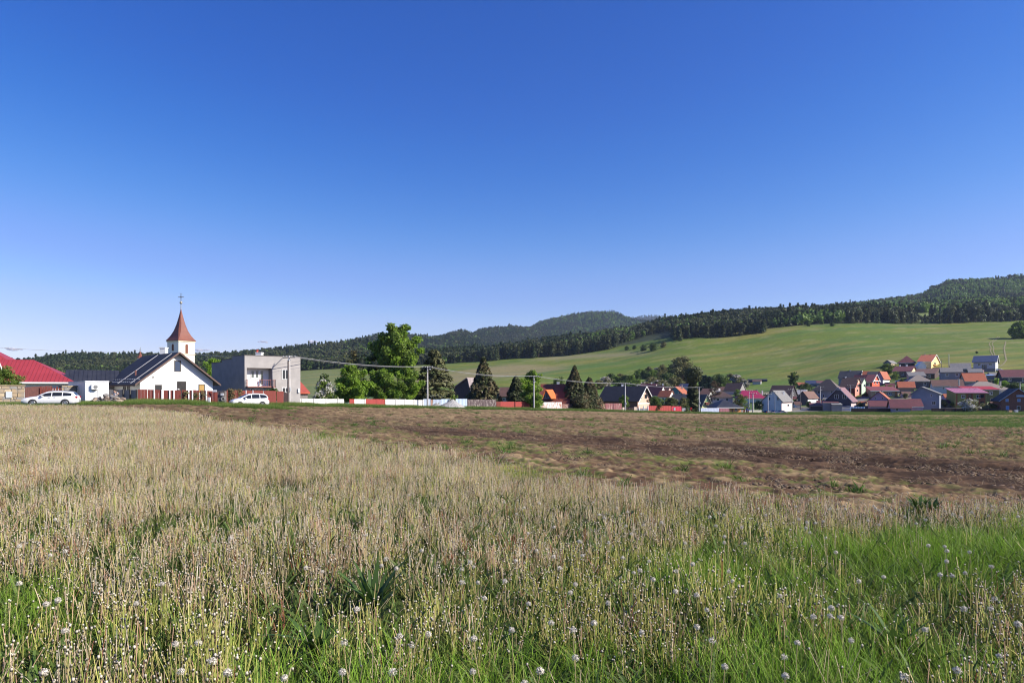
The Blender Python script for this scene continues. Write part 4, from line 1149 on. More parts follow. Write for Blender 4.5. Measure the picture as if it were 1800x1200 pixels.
def W(n, c, v=.86): return mat('wall_' + n, c, tuple(x * v for x in c), scale=.6, rough=.9)
r_red = mat('red_metal_roof', (.34, .045, .055), (.29, .038, .046), scale=.6, rough=.5)
r_blk = tiles('black_tile_roof', (.022, .022, .028), (.035, .035, .042), wear=.6)
r_blkm = mat('black_metal_roof', (.028, .03, .038), (.04, .042, .05), scale=.8, rough=.5)
r_org = tiles('orange_tile_roof', (.42, .12, .05), (.30, .085, .04))
r_brn = tiles('brown_tile_roof', (.17, .085, .06), (.11, .06, .045))
r_mar = tiles('maroon_roof', (.16, .045, .05), (.10, .032, .036))
r_gry = tiles('grey_slate_roof', (.16, .155, .15), (.24, .22, .20), wear=.8)
r_tan = tiles('tan_slate_roof', (.27, .22, .18), (.19, .16, .135), wear=.8)
r_dgr = tiles('dark_grey_roof', (.055, .052, .055), (.085, .08, .08))
r_mag = mat('magenta_metal_roof', (.33, .03, .085), (.27, .028, .07), scale=.5, rough=.45)
r_blu = mat('slate_blue_roof', (.035, .045, .085), (.05, .06, .10), scale=.8, rough=.5)
r_pnk = mat('faded_pink_roof', (.50, .20, .28), (.40, .16, .22), scale=.8, rough=.5)
r_pale = mat('pale_sheet_roof', (.60, .56, .50), (.48, .45, .40), scale=.8)
r_choc = tiles('chocolate_roof', (.060, .036, .032), (.095, .055, .045))

# ---- red roofed house, far left
h = House('red_roofed_house', 'large house under a bright red ribbed hip roof at the left edge', -95, 124, 25, 671, 634.5, 'hip', wht, r_red, D=84, d=11, ov=.6, ribs=.45, trim=frame_w, hip=5.0)
e = h.e
# upper red roof behind it
h2 = House('red_roofed_house', 'taller red roofed house part rising behind the long red hip roof', -120, 20, 25, 640, 606, 'hip', wht, r_red, D=96, d=10, ov=.6, ribs=.45, hip=4.5)
# wooden eave corner poking in at the left edge
h3 = House('garden_shelter', 'wooden garden shelter roof corner at the left frame edge', -70, -26, 20, 641, 622, 'gable_side', mat('shelter_wood', (.34, .20, .09), (.26, .15, .07), scale=3, stretch=(1, 1, 8)), mat('shelter_roof', (.30, .26, .24), (.22, .2, .19)), D=72, d=3.0, ov=.4, trim=frame_w, cat='shelter')
# ---- dark roofed annex and white cabin
House('dark_roofed_annex', 'low grey annex with black ribbed roof behind the white cabin', 121, 202, 30, 670, 652.5, 'gable_side', W('annex', (.20, .19, .19)), r_blkm, D=90, d=7, ov=.5, ribs=.5, cat='outbuilding')
cab = House('site_cabin', 'white flat roofed cabin with an air conditioner behind the rubble', 150, 191, 40, 671, 669, 'flat', mat('cabin_white', (.85, .85, .84), (.78, .78, .77), scale=1, rough=.5), mat('cabin_roof', (.74, .74, .74), (.66, .66, .66)), D=78, xs=120, ov=.05, th=.12, cat='cabin')
o, n, a = cab.face('f')
A = ray_face(160, 684, o, n); B = ray_face(171.5, 684, o, n); z1 = ray_face(165, 675.5, o, n).z
L = (B - A).dot(a); A = Vector((A.x, A.y, A.z))
ac = MB().frame_box(A, a, n, Zv, 0, L, .02, .36, 0, z1 - A.z).build('air_conditioner', frame_w, cab.e)
MB().lathe(A + a * (L * .62) + n * .365 + Zv * ((z1 - A.z) / 2), [(.22, 0), (.22, .015), (.05, .03)], 14, n).build('fan_grille', mat('fan_grey', (.22, .22, .22)), ac)
MB().frame_box(A, a, n, Zv, .1, L - .1, 0, .34, -.09, -.004).build('bracket', frame_d, ac)
cab.band(171, 172.2, 671.5, 706, 'f', mat('cabin_seam', (.6, .6, .6)), 'seam')

# ---- white gable house
bevr = mat('barge_brown', (.16, .10, .08), (.12, .08, .07), scale=3)
wh = House('white_house', 'white rendered house with black tiled roof in front of the church tower', 246, 374, 45, 669, 621, 'gable_front', wht, r_blk, D=85, xs=193, ov=.75, th=.16, trim=bevr)
wh.win(306.5, 318, 633.5, 653, mull=0, fr=frame_d, m=glass('blue_glass', (.03, .05, .10)))
wh.win(272.5, 284.5, 676, 690, fr=frame_d)
wh.win(349, 360, 675, 690, fr=frame_d, m=mat('boarded_yellow', (.48, .30, .10), (.40, .25, .08), scale=4), label='yellow boarded window')
wh.win(311, 327, 670, 712, name='door', fr=frame_d, m=darkm, label='dark panel for the unlit open doorway')  # flat dark panel painted as the unlit inside of the doorway
wh.win(268, 270.2, 661.8, 664, name='vent', fr=frame_d, m=darkm)
wh.win(217, 221.5, 675, 692, f='l', fr=frame_d); wh.win(224, 228.5, 675, 692, f='l', fr=frame_d)
chimney(wh.roof, 288, 612, 93, .75, wht, 2.0); 
# metal rails and snow guards lying on the left roof slope
w_, d_, hh, rz = wh.w, wh.d, wh.h, wh.rz
def slope_pt(t, b, up=.22):
    a = w_ / 2 * (1 - t) - .75 * t; z = rz + (hh - rz) * (w_ / 2 - a) / (w_ / 2)
    nrm = (Zv * (w_ / 2) - wh.ex * (rz - hh)).normalized()
    return wh.pt(a, b, z) + nrm * (.012 + .16 + up - .16)
rail = mat('galvanised', (.62, .63, .64), (.5, .5, .52), metal=.4, rough=.45)
for b in (1.2, 6.6):
    MB().tube([slope_pt(t, b, .2) for t in (.03, .5, .97)], .032, 5).build('conductor_rail', rail, wh.roof)
for b0 in np.arange(.1, 11, .9):
    for t in (.84, .92):
        q = slope_pt(t, b0 + (0 if t < .9 else .45), .2); q2 = slope_pt(t, b0 + .4 + (0 if t < .9 else .45), .2)
        MB().tube([q, q2], .04, 4).build('snow_guard', rail, wh.roof)
MB().lathe(slope_pt(.72, 3.9, .1), [(.09, -.2), (.09, .55), (.13, .56), (.13, .7)], 8).build('vent_pipe', mat('pipe_red', (.25, .10, .08)), wh.roof)
# gutter
MB().tube([wh.pt(-.8, -.6, hh - .62), wh.pt(-.8, d_ + .6, hh - .62)], .07, 6).build('gutter', bevr, wh.roof)

# ---- church
cop = mat('copper_brown_spire', (.22, .078, .05), (.17, .062, .045), scale=.8, rough=.5)
DT = 172
t0 = House('church_tower', 'white square church tower under a flared red brown spire with cross', 314, 342, 61, 598, 598, 'flat', W('church', (.82, .79, .72), .92), cop, D=DT, xs=294, ov=.25, th=.12, cat='church')
c = t0.o + t0.ex * (t0.w / 2) + t0.ey * (t0.d / 2)
zc0 = t0.o.z + t0.h + .13
ztop = P(0, 542, c.y).z; H_ = ztop - zc0; hw = t0.w / 2 + .25; hd = t0.d / 2 + .25
mb = MB(); rings = []
for t, sc_, oc in ((0, 1.0, 0), (.06, .88, .05), (.16, .72, .15), (.3, .55, .3), (.5, .36, .38), (.72, .19, .4), (.9, .07, .4), (1.0, .02, .4)):
    q = []
    for (sx, sy) in ((-1, -1), (1, -1), (1, 1), (-1, 1)):
        k = oc
        a1 = (sx, sy * (1 - k)) ; a2 = (sx * (1 - k), sy)
        pr_ = (a1, a2) if sx * sy < 0 else (a2, a1)
        pr_ = (a2, a1) if sx * sy > 0 else (a1, a2)
        for (ux, uy) in (pr_ if True else ()): q.append(c + t0.ex * (ux * hw * sc_) + t0.ey * (uy * hd * sc_))
    ctr = c
    q.sort(key=lambda p: math.atan2((p - ctr).dot(t0.ey), (p - ctr).dot(t0.ex)) + 1e-6 * 0)
    rings.append([Vector((p.x, p.y, zc0 + H_ * t)) for p in q])
vs = [p for r_ in rings for p in r_]; n8 = 8
fs = [(i * n8 + k, i * n8 + (k + 1) % n8, (i + 1) * n8 + (k + 1) % n8, (i + 1) * n8 + k) for i in range(len(rings) - 1) for k in range(n8)] + [tuple(range(7, -1, -1))]
sp = mb.add(vs, fs).build('spire', cop, t0.e)
gold = mat('weathered_finial', (.42, .38, .30), (.30, .28, .24), scale=6, metal=.4, rough=.5)
zb = P(0, 532, c.y).z
MB().lathe((c.x, c.y, ztop - .3), [(.10, 0), (.07, zb - ztop + .1)], 8).build('finial_rod', gold, sp)
MB().lathe((c.x, c.y, zb), [(.05, -.38), (.28, -.22), (.36, 0), (.28, .22), (.05, .38)], 12).build('finial_ball', gold, sp, smooth=True)
cb = MB(); zx = P(0, 516, c.y).z; zm = P(0, 522, c.y).z; ca = Vector((1, 0, 0))
cb.box(c.x - .05, c.x + .05, c.y - .05, c.y + .05, zb + .35, zx); cb.box(c.x - .55, c.x - .051, c.y - .05, c.y + .05, zm - .06, zm + .06); cb.box(c.x + .051, c.x + .55, c.y - .05, c.y + .05, zm - .06, zm + .06)
for (dx, dz) in ((-.58, 0), (.58, 0), (0, zx - zm)): cb.lathe((c.x + dx, c.y, zm + dz), [(.03, -.12), (.13, 0), (.03, .12)], 6)
for sx in (-1, 1):
    for sz in (-1, 1): cb.tube([(c.x + sx * .06, c.y, zm + sz * .07), (c.x + sx * .3, c.y, zm + sz * .3)], .025, 4)
cb.build('cross', mat('cross_iron', (.20, .17, .13), (.14, .12, .1), metal=.5, rough=.5), sp)
# cornice and string course
zs = P(0, 621.5, DT + 1).z - t0.o.z
MB().frame_box(t0.o, t0.ex, t0.ey, Zv, -.14, t0.w + .14, -.14, t0.d + .14, zs - .18, zs + .1).build('string_course', W('cornice', (.66, .55, .40)), t0.e)
MB().frame_box(t0.o, t0.ex, t0.ey, Zv, -.16, t0.w + .16, -.16, t0.d + .16, t0.h - .28, t0.h - .004).build('cornice', W('cornice', (.66, .55, .40)), t0.e)
shut = mat('louvre_brown', (.20, .075, .05), (.15, .06, .04), scale=6, stretch=(1, 1, 6))
def arch_window(face, px, w2, py0, py1):
    o, n, a = t0.face(face); cc = ray_face(px, py1, o, n); z1 = ray_face(px, py0, o, n).z; Hh = z1 - cc.z
    prof = [(-w2, 0), (w2, 0)] + [(w2 * math.cos(t), Hh - w2 + w2 * math.sin(t)) for t in np.linspace(0, math.pi, 9)]
    big = [cc + a * (x * 1.25) + Zv * (z * 1.03 - .08) - n * .05 for x, z in prof]
    w_ = MB().slab(big, n * .10).build('window', W('cornice', (.66, .55, .40)), t0.e)
    MB().slab([cc + a * x + Zv * z for x, z in prof], n * .09).build('louvre', shut, w_)
arch_window('f', 328, .34, 604.5, 621); arch_window('l', 304, .34, 604.5, 616)
MB().frame_box(t0.o, t0.ex, t0.ey, Zv, t0.w * .3, t0.w * .9, t0.d + .1, t0.d + 14, -2, 5.5).build('nave', W('church', (.82, .79, .72), .92), t0.e)
# small turret with cross behind the white roof
tc = P(246.5, 628, 190); tz = tc.z
e = empty('roof_turret', (tc.x, tc.y, gzs(tc.x, tc.y)), 'tiny red turret with a thin cross above the black roof ridge', 'turret')
MB().lathe((tc.x, tc.y, gzs(tc.x, tc.y)), [(.8, -.5), (.8, tz - gzs(tc.x, tc.y) - .2)], 4).build('base', W('church', (.82, .79, .72), .92), e)
s_ = MB().lathe((tc.x, tc.y, tz - .2), [(.95, 0), (.45, .7), (.18, 1.6), (.05, 2.0)], 8).build('spire', cop, e)
cz = P(0, 610, 190).z
q = MB(); q.box(tc.x - .04, tc.x + .04, 189.96, 190.04, tz + 1.6, cz); q.box(tc.x - .3, tc.x - .041, 189.96, 190.04, cz - .75, cz - .67); q.box(tc.x + .041, tc.x + .3, 189.96, 190.04, cz - .75, cz - .67)
q.build('cross', gold, s_)

# ---- grey flat roofed house
gr = mat('grey_roughcast', (.40, .375, .355), (.34, .32, .305), scale=.9, rough=.95, detail=10, bump=.2)
grs = gr
gh = House('grey_house', 'grey roughcast two storey house with a flat roof and stepped parapet', 430, 528, 42, 624.5, 624.5, 'flat', gr, mat('roof_felt', (.2, .2, .2), (.16, .16, .16)), D=102, xs=372, ov=-.2, th=.01, sink=2, wname='wall')
o, n, a = gh.face('f')
# stepped left side: cut the rear of the wall down
w_, d_, hh = gh.w, gh.d, gh.h
bpy.data.objects.remove(gh.wall); bpy.data.objects.remove(gh.roof)
def fx(px): return end_len(gh.o, gh.ex, px)
lx0, lx1 = fx(434), fx(478); lz0 = P(0, 678.5, 103).z - gh.o.z; lz1 = P(0, 646.5, 103).z - gh.o.z; dep = 1.3
b1, b2 = d_ * .36, d_ * .66; s1 = P(0, 631.5, 107).z - gh.o.z; s2 = P(0, 637.5, 111).z - gh.o.z
mb = MB()
FB = lambda *q: mb.frame_box(gh.o, gh.ex, gh.ey, Zv, *q)
FB(0, lx0, 0, dep, -2, hh); FB(lx1, w_, 0, dep, -2, hh); FB(lx0, lx1, 0, dep, lz1, hh); FB(lx0, lx1, 0, dep, -2, lz0)
FB(0, w_, dep, b1, -2, hh); FB(0, w_, b1, b2, -2, s1); FB(0, w_, b2, d_, -2, s2)
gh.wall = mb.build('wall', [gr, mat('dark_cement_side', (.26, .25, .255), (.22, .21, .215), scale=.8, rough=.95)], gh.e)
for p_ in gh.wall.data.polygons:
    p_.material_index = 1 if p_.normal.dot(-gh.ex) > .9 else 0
mb = MB(); flash = mat('dark_flashing', (.10, .09, .085), (.14, .12, .11))
for (c0, c1, zz) in ((-.05, b1 + .03, hh), (b1 + .031, b2 + .03, s1), (b2 + .031, d_ + .05, s2)):
    FB2 = mb.frame_box(gh.o, gh.ex, gh.ey, Zv, -.06, w_ + .06, c0, c1, zz + .005, zz + .09)
gh.roof = mb.build('roof', flash, gh.e)
chimney(gh.roof, 456, 620.5, 108, .9, wht, 1.2)
c = P(452, 615, 108); MB().lathe((c.x, c.y, c.z - 1.4), [(.14, 0), (.14, 1.2), (.2, 1.21), (.2, 1.4)], 8).build('flue_pipe', mat('flue_red', (.45, .07, .05)), gh.roof)
# loggia: white back wall with glazing
MB().frame_box(gh.o, gh.ex, gh.ey, Zv, lx0 + .002, lx1 - .002, dep - .04, dep + .02, lz0 + .003, lz1 - .003).build('loggia_wall', wht, gh.e)
LO = gh.o + gh.ey * (dep - .04)
def lwin(px0, px1, py0, py1, name='window'):
    A = ray_face(px0, (py0 + py1) / 2, LO, -gh.ey); B = ray_face(px1, (py0 + py1) / 2, LO, -gh.ey); z0 = ray_face(px0, py1, LO, -gh.ey).z; z1 = ray_face(px0, py0, LO, -gh.ey).z
    L = (B - A).dot(gh.ex); A = Vector((A.x, A.y, z0)); Hh = z1 - z0; q = MB(); f = .1
    for (p0, p1, q0, q1) in ((0, f, 0, Hh), (L - f, L, 0, Hh), (f, L - f, 0, f), (f, L - f, Hh - f, Hh)): q.frame_box(A, gh.ex, -gh.ey, Zv, p0, p1, 0, .07, q0, q1)
    w = q.build(name, frame_w, gh.e); MB().frame_box(A, gh.ex, -gh.ey, Zv, f, L - f, .0, .03, f, Hh - f).build('pane', glass('curtained_glass', (.10, .12, .11)), w)
lwin(440.5, 447, 650.5, 664.5); lwin(448.2, 455, 650.5, 664.5); lwin(456.5, 463.5, 650.5, 677, 'balcony_door')
# balcony slab and rail
slab_m = mat('balcony_red', (.36, .16, .13), (.28, .13, .11), scale=3)
bo = .75
MB().frame_box(gh.o, gh.ex, gh.ey, Zv, lx0 - .15, lx1 + .35, -bo, dep - .05, lz0 - .18, lz0 - .004 + .003).build('balcony_slab', slab_m, gh.e)
rl = MB()
for t in np.linspace(lx0 - .1, lx1 + .3, 16): rl.frame_box(gh.o, gh.ex, gh.ey, Zv, t - .015, t + .015, -bo + .03, -bo + .06, lz0, lz0 + .95)
rl.frame_box(gh.o, gh.ex, gh.ey, Zv, lx0 - .12, lx1 + .32, -bo + .02, -bo + .07, lz0 + .951, lz0 + 1.0)
for xx in (lx0 - .12, lx1 + .28):
    rl.frame_box(gh.o, gh.ex, gh.ey, Zv, xx, xx + .04, -bo + .071, -.01, lz0 + .951, lz0 + 1.0)
    for t in np.linspace(-bo + .15, -.1, 4): rl.frame_box(gh.o, gh.ex, gh.ey, Zv, xx, xx + .03, t, t + .03, lz0, lz0 + .95)
rl.build('balcony_rail', mat('rail_red', (.40, .16, .14), (.33, .13, .11), scale=5), gh.e)
gh.win(495.5, 507.5, 649, 667, mull=1); gh.win(495.5, 507.5, 680.5, 690, mull=1)
gh.win(440, 463, 682.5, 692, mull=2)
cabn = gh.band(523, 526, 683, 690, 'f', frame_w, 'meter_box', .2)

# ---- small plank shed with red roof beyond the white wall
House('plank_shed', 'grey plank shed with a bright red mono pitch roof behind the white wall', 528, 541, 35, 690, 672, 'shed', mat('grey_planks', (.26, .23, .21), (.18, .16, .15), scale=4, stretch=(6, 6, .4)), mat('shed_red', (.42, .09, .06), (.33, .07, .05)), D=122, d=5, ov=.3, trim=mat('red_trim', (.55, .12, .07)), cat='shed')

# ---- dark wooden barn
House('wooden_barn', 'dark weathered wooden barn between the pine and the big spruce', 798, 826, -30, 682, 664.5, 'gable_front', mat('dark_planks', (.050, .048, .055), (.08, .075, .08), scale=4, stretch=(6, 6, .4)), mat('barn_roof', (.34, .28, .27), (.24, .2, .2), scale=1.5), D=178, d=9, apex=.86, ov=.4, cat='barn')
House('brown_roofed_house', 'low house with dark brown roof and white window behind the spruce', 874, 902, -20, 696, 681, 'gable_side', W('dusk', (.4, .3, .3)), r_brn, D=205, d=7, wins=[(884, 888, 699, 704)])

# ---- red tiled house with triangular dormer
rh = House('red_tiled_house', 'house with red tiled roof and an orange triangular dormer behind rusty fence', 949, 998, -12, 709, 675.5, 'gable_side', W('dormerhouse', (.30, .22, .18)), tiles('red_tile_roof', (.27, .070, .040), (.15, .042, .028)), D=178, d=9, ov=.5)
# dormer
A = P(956, 700, 176); D0 = 176.0
def PD(px, py, D): return P(px, py, D)
dm_ = MB(); tri = [PD(953.5, 700.5, D0), PD(968, 701, D0), PD(959, 685.5, D0)]
dm_.slab(tri, Vector((1.6, 3.0, 0))); dmo = dm_.build('dormer', mat('dormer_blue', (.17, .20, .25), (.13, .15, .2), scale=3), rh.e)
o1 = mat('dormer_orange', (.62, .16, .045), (.52, .13, .04), scale=2)
up = Vector((0, -.4, .05))
q = MB(); a0, a1, a2 = tri[2] + up, tri[1] + up + Vector((.1, 0, -.1)), tri[0] + up + Vector((-.1, 0, -.1))
q.slab([a0, a1, a1 + Vector((1.9, 3.6, 0)), a0 + Vector((1.9, 3.6, 0))], Vector((.12, 0, .12)))
q.slab([a0, a2, a2 + Vector((1.9, 3.6, 0)), a0 + Vector((1.9, 3.6, 0))], Vector((-.12, 0, .12)))
q.build('dormer_roof', o1, dmo)
for (x0, x1) in ((956, 958.6), (959.6, 962.5)):
    p0, p1, p2 = PD(x0, 699, D0 - .03), PD(x1, 699, D0 - .03), PD((x0 + x1) / 2, 690.5, D0 - .03)
    MB().slab([p0, p1, p2], Vector((0, .05, 0))).build('dormer_window', glass(), dmo)
chimney(rh.roof, 981, 672, 182.5, .7, frame_w, 1.5); chimney(rh.roof, 998.5, 675, 182, .6, conc, 2)

# ---- black roofed house with peach gable
ph = House('black_roofed_house', 'long black tiled house with a peach gable and white verge boards', 1056, 1121, -38, 701, 679.5, 'gable_side', W('shadebrick', (.20, .12, .10)), r_blk, D=222, xs=1143.5, ov=.9, trim=frame_w, end_m=W('peach', (.74, .47, .36), .92), wname='wall')  # shade of the long side is put into its dark brick colour
ph.win(1126, 1128.3, 694, 700, 'r', fr=frame_d); ph.win(1133, 1137.5, 693, 700, 'r', fr=frame_d)
ph.band(1121.5, 1143, 707.5, 709.5, 'r', frame_w, 'string_course')
chimney(ph.roof, 1094, 675.5, 225, .6, frame_w, 1.4)
for (px, py) in ((1067.5, 693.5), (1071.5, 693)):
    c = P(px, py, 224.6); MB().slab([c, c + Vector((.2, 0, 0)), c + Vector((.62, .55, .62)), c + Vector((.42, .55, .62))], Vector((0, -.09, .05))).build('skylight_frame', frame_w, ph.roof)
House('small_gabled_shed', 'tiny peach gabled hut with red roof peeping over the rusty fence', 1052.5, 1058.5, 25, 708, 702, 'gable_front', W('peach', (.74, .47, .36), .92), mat('hut_red', (.35, .07, .05)), D=200, d=4, ov=.35, cat='hut')

# ================================================================== VILLAGE
PLAIN = ('barn', 'shed', 'shelter', 'garage', 'porch', 'covered_stack', 'lean_to', 'annex', 'hall', 'field_hut')
vr = random.Random(5)
def V(label, x0, x1, base, eave, ridge, typ, wall, roof, r=-40, **k):
    nm_ = k.pop('name', 'village_house'); had = k.get('wins')
    hs = House(nm_, label, x0, x1, r, eave, ridge, typ, wall, roof, base=base, **k)
    if nm_ not in PLAIN and typ != 'gable_front' and not had and hs.h > 2.4:
        m = max(1, int(hs.w / 4.2)); zt = hs.h - 1.9
        for i in range(m): hs.winl('f', hs.w * (i + .5) / m - .6 + vr.uniform(-.3, .3), zt, 1.2, 1.25, 1)
    if nm_ not in PLAIN and typ == 'gable_side' and k.get('end_m') is None and hs.d > 5: hs.winl('r', hs.d * .5 - .5, hs.h - .2, .95, 1.1)
    # rain gutter along the front eave
    if typ in ('gable_side', 'hip', 'shed') and nm_ not in ('covered_stack',):
        ov_ = k.get('ov', .4); kk = (hs.rz - hs.h) / (hs.d / 2 if typ != 'shed' else hs.d); zz = hs.h - kk * ov_ * (1 if typ != 'hip' else .6) - .02
        MB().tube([hs.pt(-ov_, -ov_ - .09, zz), hs.pt(hs.w + ov_, -ov_ - .09, zz)], .075, 6).build('gutter', conc if vr.random() < .6 else frame_w, hs.roof)
    return hs
w_wh = W('lime', (.74, .72, .67)); w_pk = W('pink', (.68, .45, .42)); w_gy = W('grey', (.27, .27, .29)); w_lg = W('lightgrey', (.42, .42, .43)); w_dk = W('dark', (.07, .065, .07))
w_rd = W('darkred', (.20, .035, .03)); w_oc = W('ochre', (.38, .29, .18)); w_pu = W('lilac', (.44, .34, .44)); w_sal = W('salmon', (.74, .30, .23)); w_bl = W('bluewhite', (.58, .62, .70))  # darkred, lilac and bluewhite also serve as painted shade on some walls
# centre right cluster
V('long low house with dull red roof and a white chimney behind the black tiled roof', 1122, 1148, 697, 684, 674.5, 'gable_side', w_wh, r_mar, d=8, chims=[(1145.5, 672, .55, frame_w, 2)])
V('maroon roofed house with white wall beside the peach gable', 1137, 1159, 704, 694, 678, 'gable_side', w_wh, r_mar, d=8, wins=[(1149, 1152, 695.5, 699)])
V('brown roofed cottage with a tall white chimney left of the teal gable', 1150, 1172, 700, 690, 680, 'gable_side', w_pk, r_brn, d=7, chims=[(1165.3, 674.5, .5, frame_w, 3)])
V('orange roofed white cottage in front of the teal gable house', 1157, 1176, 708, 696.5, 686.5, 'gable_side', w_wh, r_org, d=6, chims=[(1163, 686.5, .45, mat('brickred', (.5, .16, .1)), 2)])
V('teal gabled house with an orange tiled roof and brown shuttered windows', 1173, 1200, 703, 692, 679.3, 'gable_front', W('teal', (.09, .23, .25)), r_org, r=-32, d=11, ov=.6, chims=[(1199, 676.5, .6, conc, 2)], wins=[(1180, 1182.5, 688, 692.5), (1193, 1196, 688, 692)])
V('grey slate roofed house with a pale chimney below the teal gable', 1177, 1212, 712, 706, 693, 'gable_side', w_gy, r_dgr, d=9, chims=[(1202.3, 691.5, .55, conc, 4)])
V('bluish roofed house peeping out behind the orange tiled roof', 1193, 1213, 690, 680, 674.5, 'gable_side', w_lg, r_blu, d=7)
V('small weathered grey barn with pale gable near the fir hedge', 1228, 1239, 692, 683, 675.3, 'gable_side', w_lg, r_tan, xs=1244, ov=.2, name='barn', cat='barn')
V('brown tiled house behind the lime yellow gable', 1230, 1246, 704, 692.5, 683, 'gable_side', w_wh, r_brn, d=9)
V('pale sheet roofed shed between two brown roofs', 1247, 1266, 694, 688.5, 683, 'shed', w_wh, r_pale, d=6, r=-15, ov=.2, name='shed', cat='shed')
V('broad dark brown hipped house with a pale pink wall', 1253, 1288, 708, 697.5, 687, 'hip', W('palepink', (.78, .54, .54)), r_choc, r=-10, d=11, ov=.8, chims=[(1264, 690.5, .4, frame_w, 1.5)])
V('dark steep roofed barn with a grey plank gable above the magenta roof', 1273, 1300, 694, 686, 673.3, 'gable_side', w_pk, r_choc, xs=1311, ov=.3, trim=conc, end_m=W('plankgrey', (.30, .28, .27)), name='barn', cat='barn')
V('magenta metal roofed house with white walls', 1300, 1342, 708, 699, 686.5, 'hip', wht, r_mag, r=-8, d=10, ov=.7, hip=2, chims=[(1331, 685, .6, conc, 2.2), (1340, 686.5, .5, frame_w, 2.0)])
lime = V('lime yellow gabled house with brown timber balcony behind the grey blue fence', 1234, 1251, 724, 712, 694, 'gable_front', W('yellow', (.66, .68, .30)), r_dgr, r=20, d=9, ov=.45, trim=conc)
lime.band(1239, 1245.5, 706.5, 711, 'f', mat('balcony_brown', (.16, .05, .035), (.12, .04, .03), stretch=(8, 8, .5)), 'balcony', .6)
lime.band(1240.2, 1244.8, 703, 705.5, 'f', mat('green_boards', (.06, .22, .12)), 'cladding'); lime.win(1243, 1247, 714, 717)
V('dark blue grey hip roofed bungalow with an orange wall', 1262, 1302, 726, 715.5, 702.5, 'hip', W('orange', (.78, .33, .12), .95), r_blkm, r=8, d=9, ov=.8, trim=conc, wins=[(1292, 1295.5, 717, 721.5)], name='bungalow', cat='bungalow')
V('blue sheet roofed lean-to behind the dark bungalow', 1301, 1315, 722, 713.5, 707, 'gable_side', w_gy, r_blu, r=-15, d=5, name='lean_to', cat='shed')
V('brown roofed house with dark gable rising behind the blue shaded white house', 1352, 1388, 708, 694, 677.5, 'gable_side', w_dk, r_choc, xs=1401, ov=.4)
bw = V('blue shaded white gabled house with grey roof and pink lit side wall', 1340, 1374, 724, 704, 686.5, 'gable_front', w_bl, r_gry, xs=1392, ov=.5, end_m=W('pinklit', (.84, .66, .60)), apex=.55, chims=[(1377.5, 688, .5, frame_w, 3)])  # blue shade and pink sunlight of a white house put into wall colours
bw.win(1351, 1354.5, 698, 703.5, m=glass('blue_glass')); bw.win(1366, 1369, 698, 703.5); bw.win(1384, 1387, 710, 714, 'r')
V('pale roofed shed beside the brown roof right of the blue shaded white house', 1399, 1414, 700, 693, 685, 'gable_side', w_lg, r_pale, d=6, ov=.3, name='shed', cat='shed')
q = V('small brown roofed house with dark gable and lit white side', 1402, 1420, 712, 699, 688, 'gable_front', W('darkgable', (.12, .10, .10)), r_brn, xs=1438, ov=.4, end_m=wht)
q.win(1427, 1431, 698, 702, 'r', fr=frame_d)
q = V('big grey house under a wide brown grey hipped roof', 1431, 1473, 704, 684, 667, 'hip', w_gy, tiles('hip_brown', (.135, .10, .08), (.10, .078, .065)), r=-38, xs=1480, ov=.9, hip=4.0)
q.win(1446, 1449.5, 693, 698)
for (x0, x1, b_, e_, rd_, m_, rm, lb) in ((1401, 1416, 682, 677, 672.5, w_dk, r_org, 'low shed with an orange strip roof at the meadow edge'), (1417, 1437, 680, 675, 669, w_lg, r_blu, 'low shed with a pale blue sheet roof at the meadow edge'), (1436, 1449, 679, 673, 669.5, w_gy, r_mar, 'low shed with a maroon roof against the wide hipped roof')):
    V(lb, x0, x1, b_, e_, rd_, 'shed', m_, rm, r=-20, d=6, ov=.2, name='shed', cat='shed')
dg = V('dark gabled house with white framed twin windows and purple brown roof', 1452, 1496, 720, 703, 681, 'gable_front', W('shadeslate', (.085, .075, .095)), tiles('purple_roof', (.25, .13, .14), (.19, .10, .11)), xs=1505, ov=.7, trim=W('blueboard', (.42, .47, .58)), end_m=W('mauvelit', (.62, .50, .48)), chims=[(1464, 699, .4, frame_w, 3)])  # shade put into the dark gable colour, sunlight into the side wall
dg.win(1467, 1474, 693, 700.5, mull=1); dg.win(1481, 1488, 693, 700.5, mull=1); dg.band(1470, 1479, 682.5, 685.5, 'f', W('blueboard', (.42, .47, .58)), 'gable_board')
sa = V('salmon pink gabled house with peach top and long maroon roof', 1477, 1503, 698, 680, 664, 'gable_side', w_rd, r_choc, xs=1514.5, ov=.45, end_m=w_sal, chims=[(1486.5, 662.5, .5, frame_w, 3)])  # shade of the long side put into its dark red wall colour
sa.win(1506, 1508.3, 684, 688.5, 'r'); sa.win(1510.3, 1512.5, 683.5, 688.5, 'r'); sa.win(1507, 1512, 675.5, 680, 'r', fr=frame_d, name='balcony_opening', m=darkm); sa.band(1506.5, 1512.5, 667.5, 672.5, 'r', W('peachtop', (.76, .52, .36)), 'gable_panel')  # balcony opening is a dark panel painted as the shade inside
q = V('pale green gabled house tucked behind the salmon house', 1500, 1514.5, 694, 674, 664.5, 'gable_side', w_dk, r_dgr, xs=1523.5, ov=.3, end_m=W('mint', (.52, .70, .50)))
q.win(1518, 1520.5, 675, 679.5, 'r')
rr = V('red house with white fretwork gable and maroon roof', 1521, 1533, 690, 671, 658.5, 'gable_side', w_rd, r_mar, xs=1546, ov=.5, trim=frame_w, end_m=W('vermilion', (.72, .13, .07)))
rr.win(1535.5, 1537.5, 670, 675, 'r'); rr.win(1540.5, 1543, 670, 675, 'r', m=glass('blue_glass')); rr.band(1533.5, 1545.5, 668.5, 670, 'r', frame_w, 'balcony', .5)
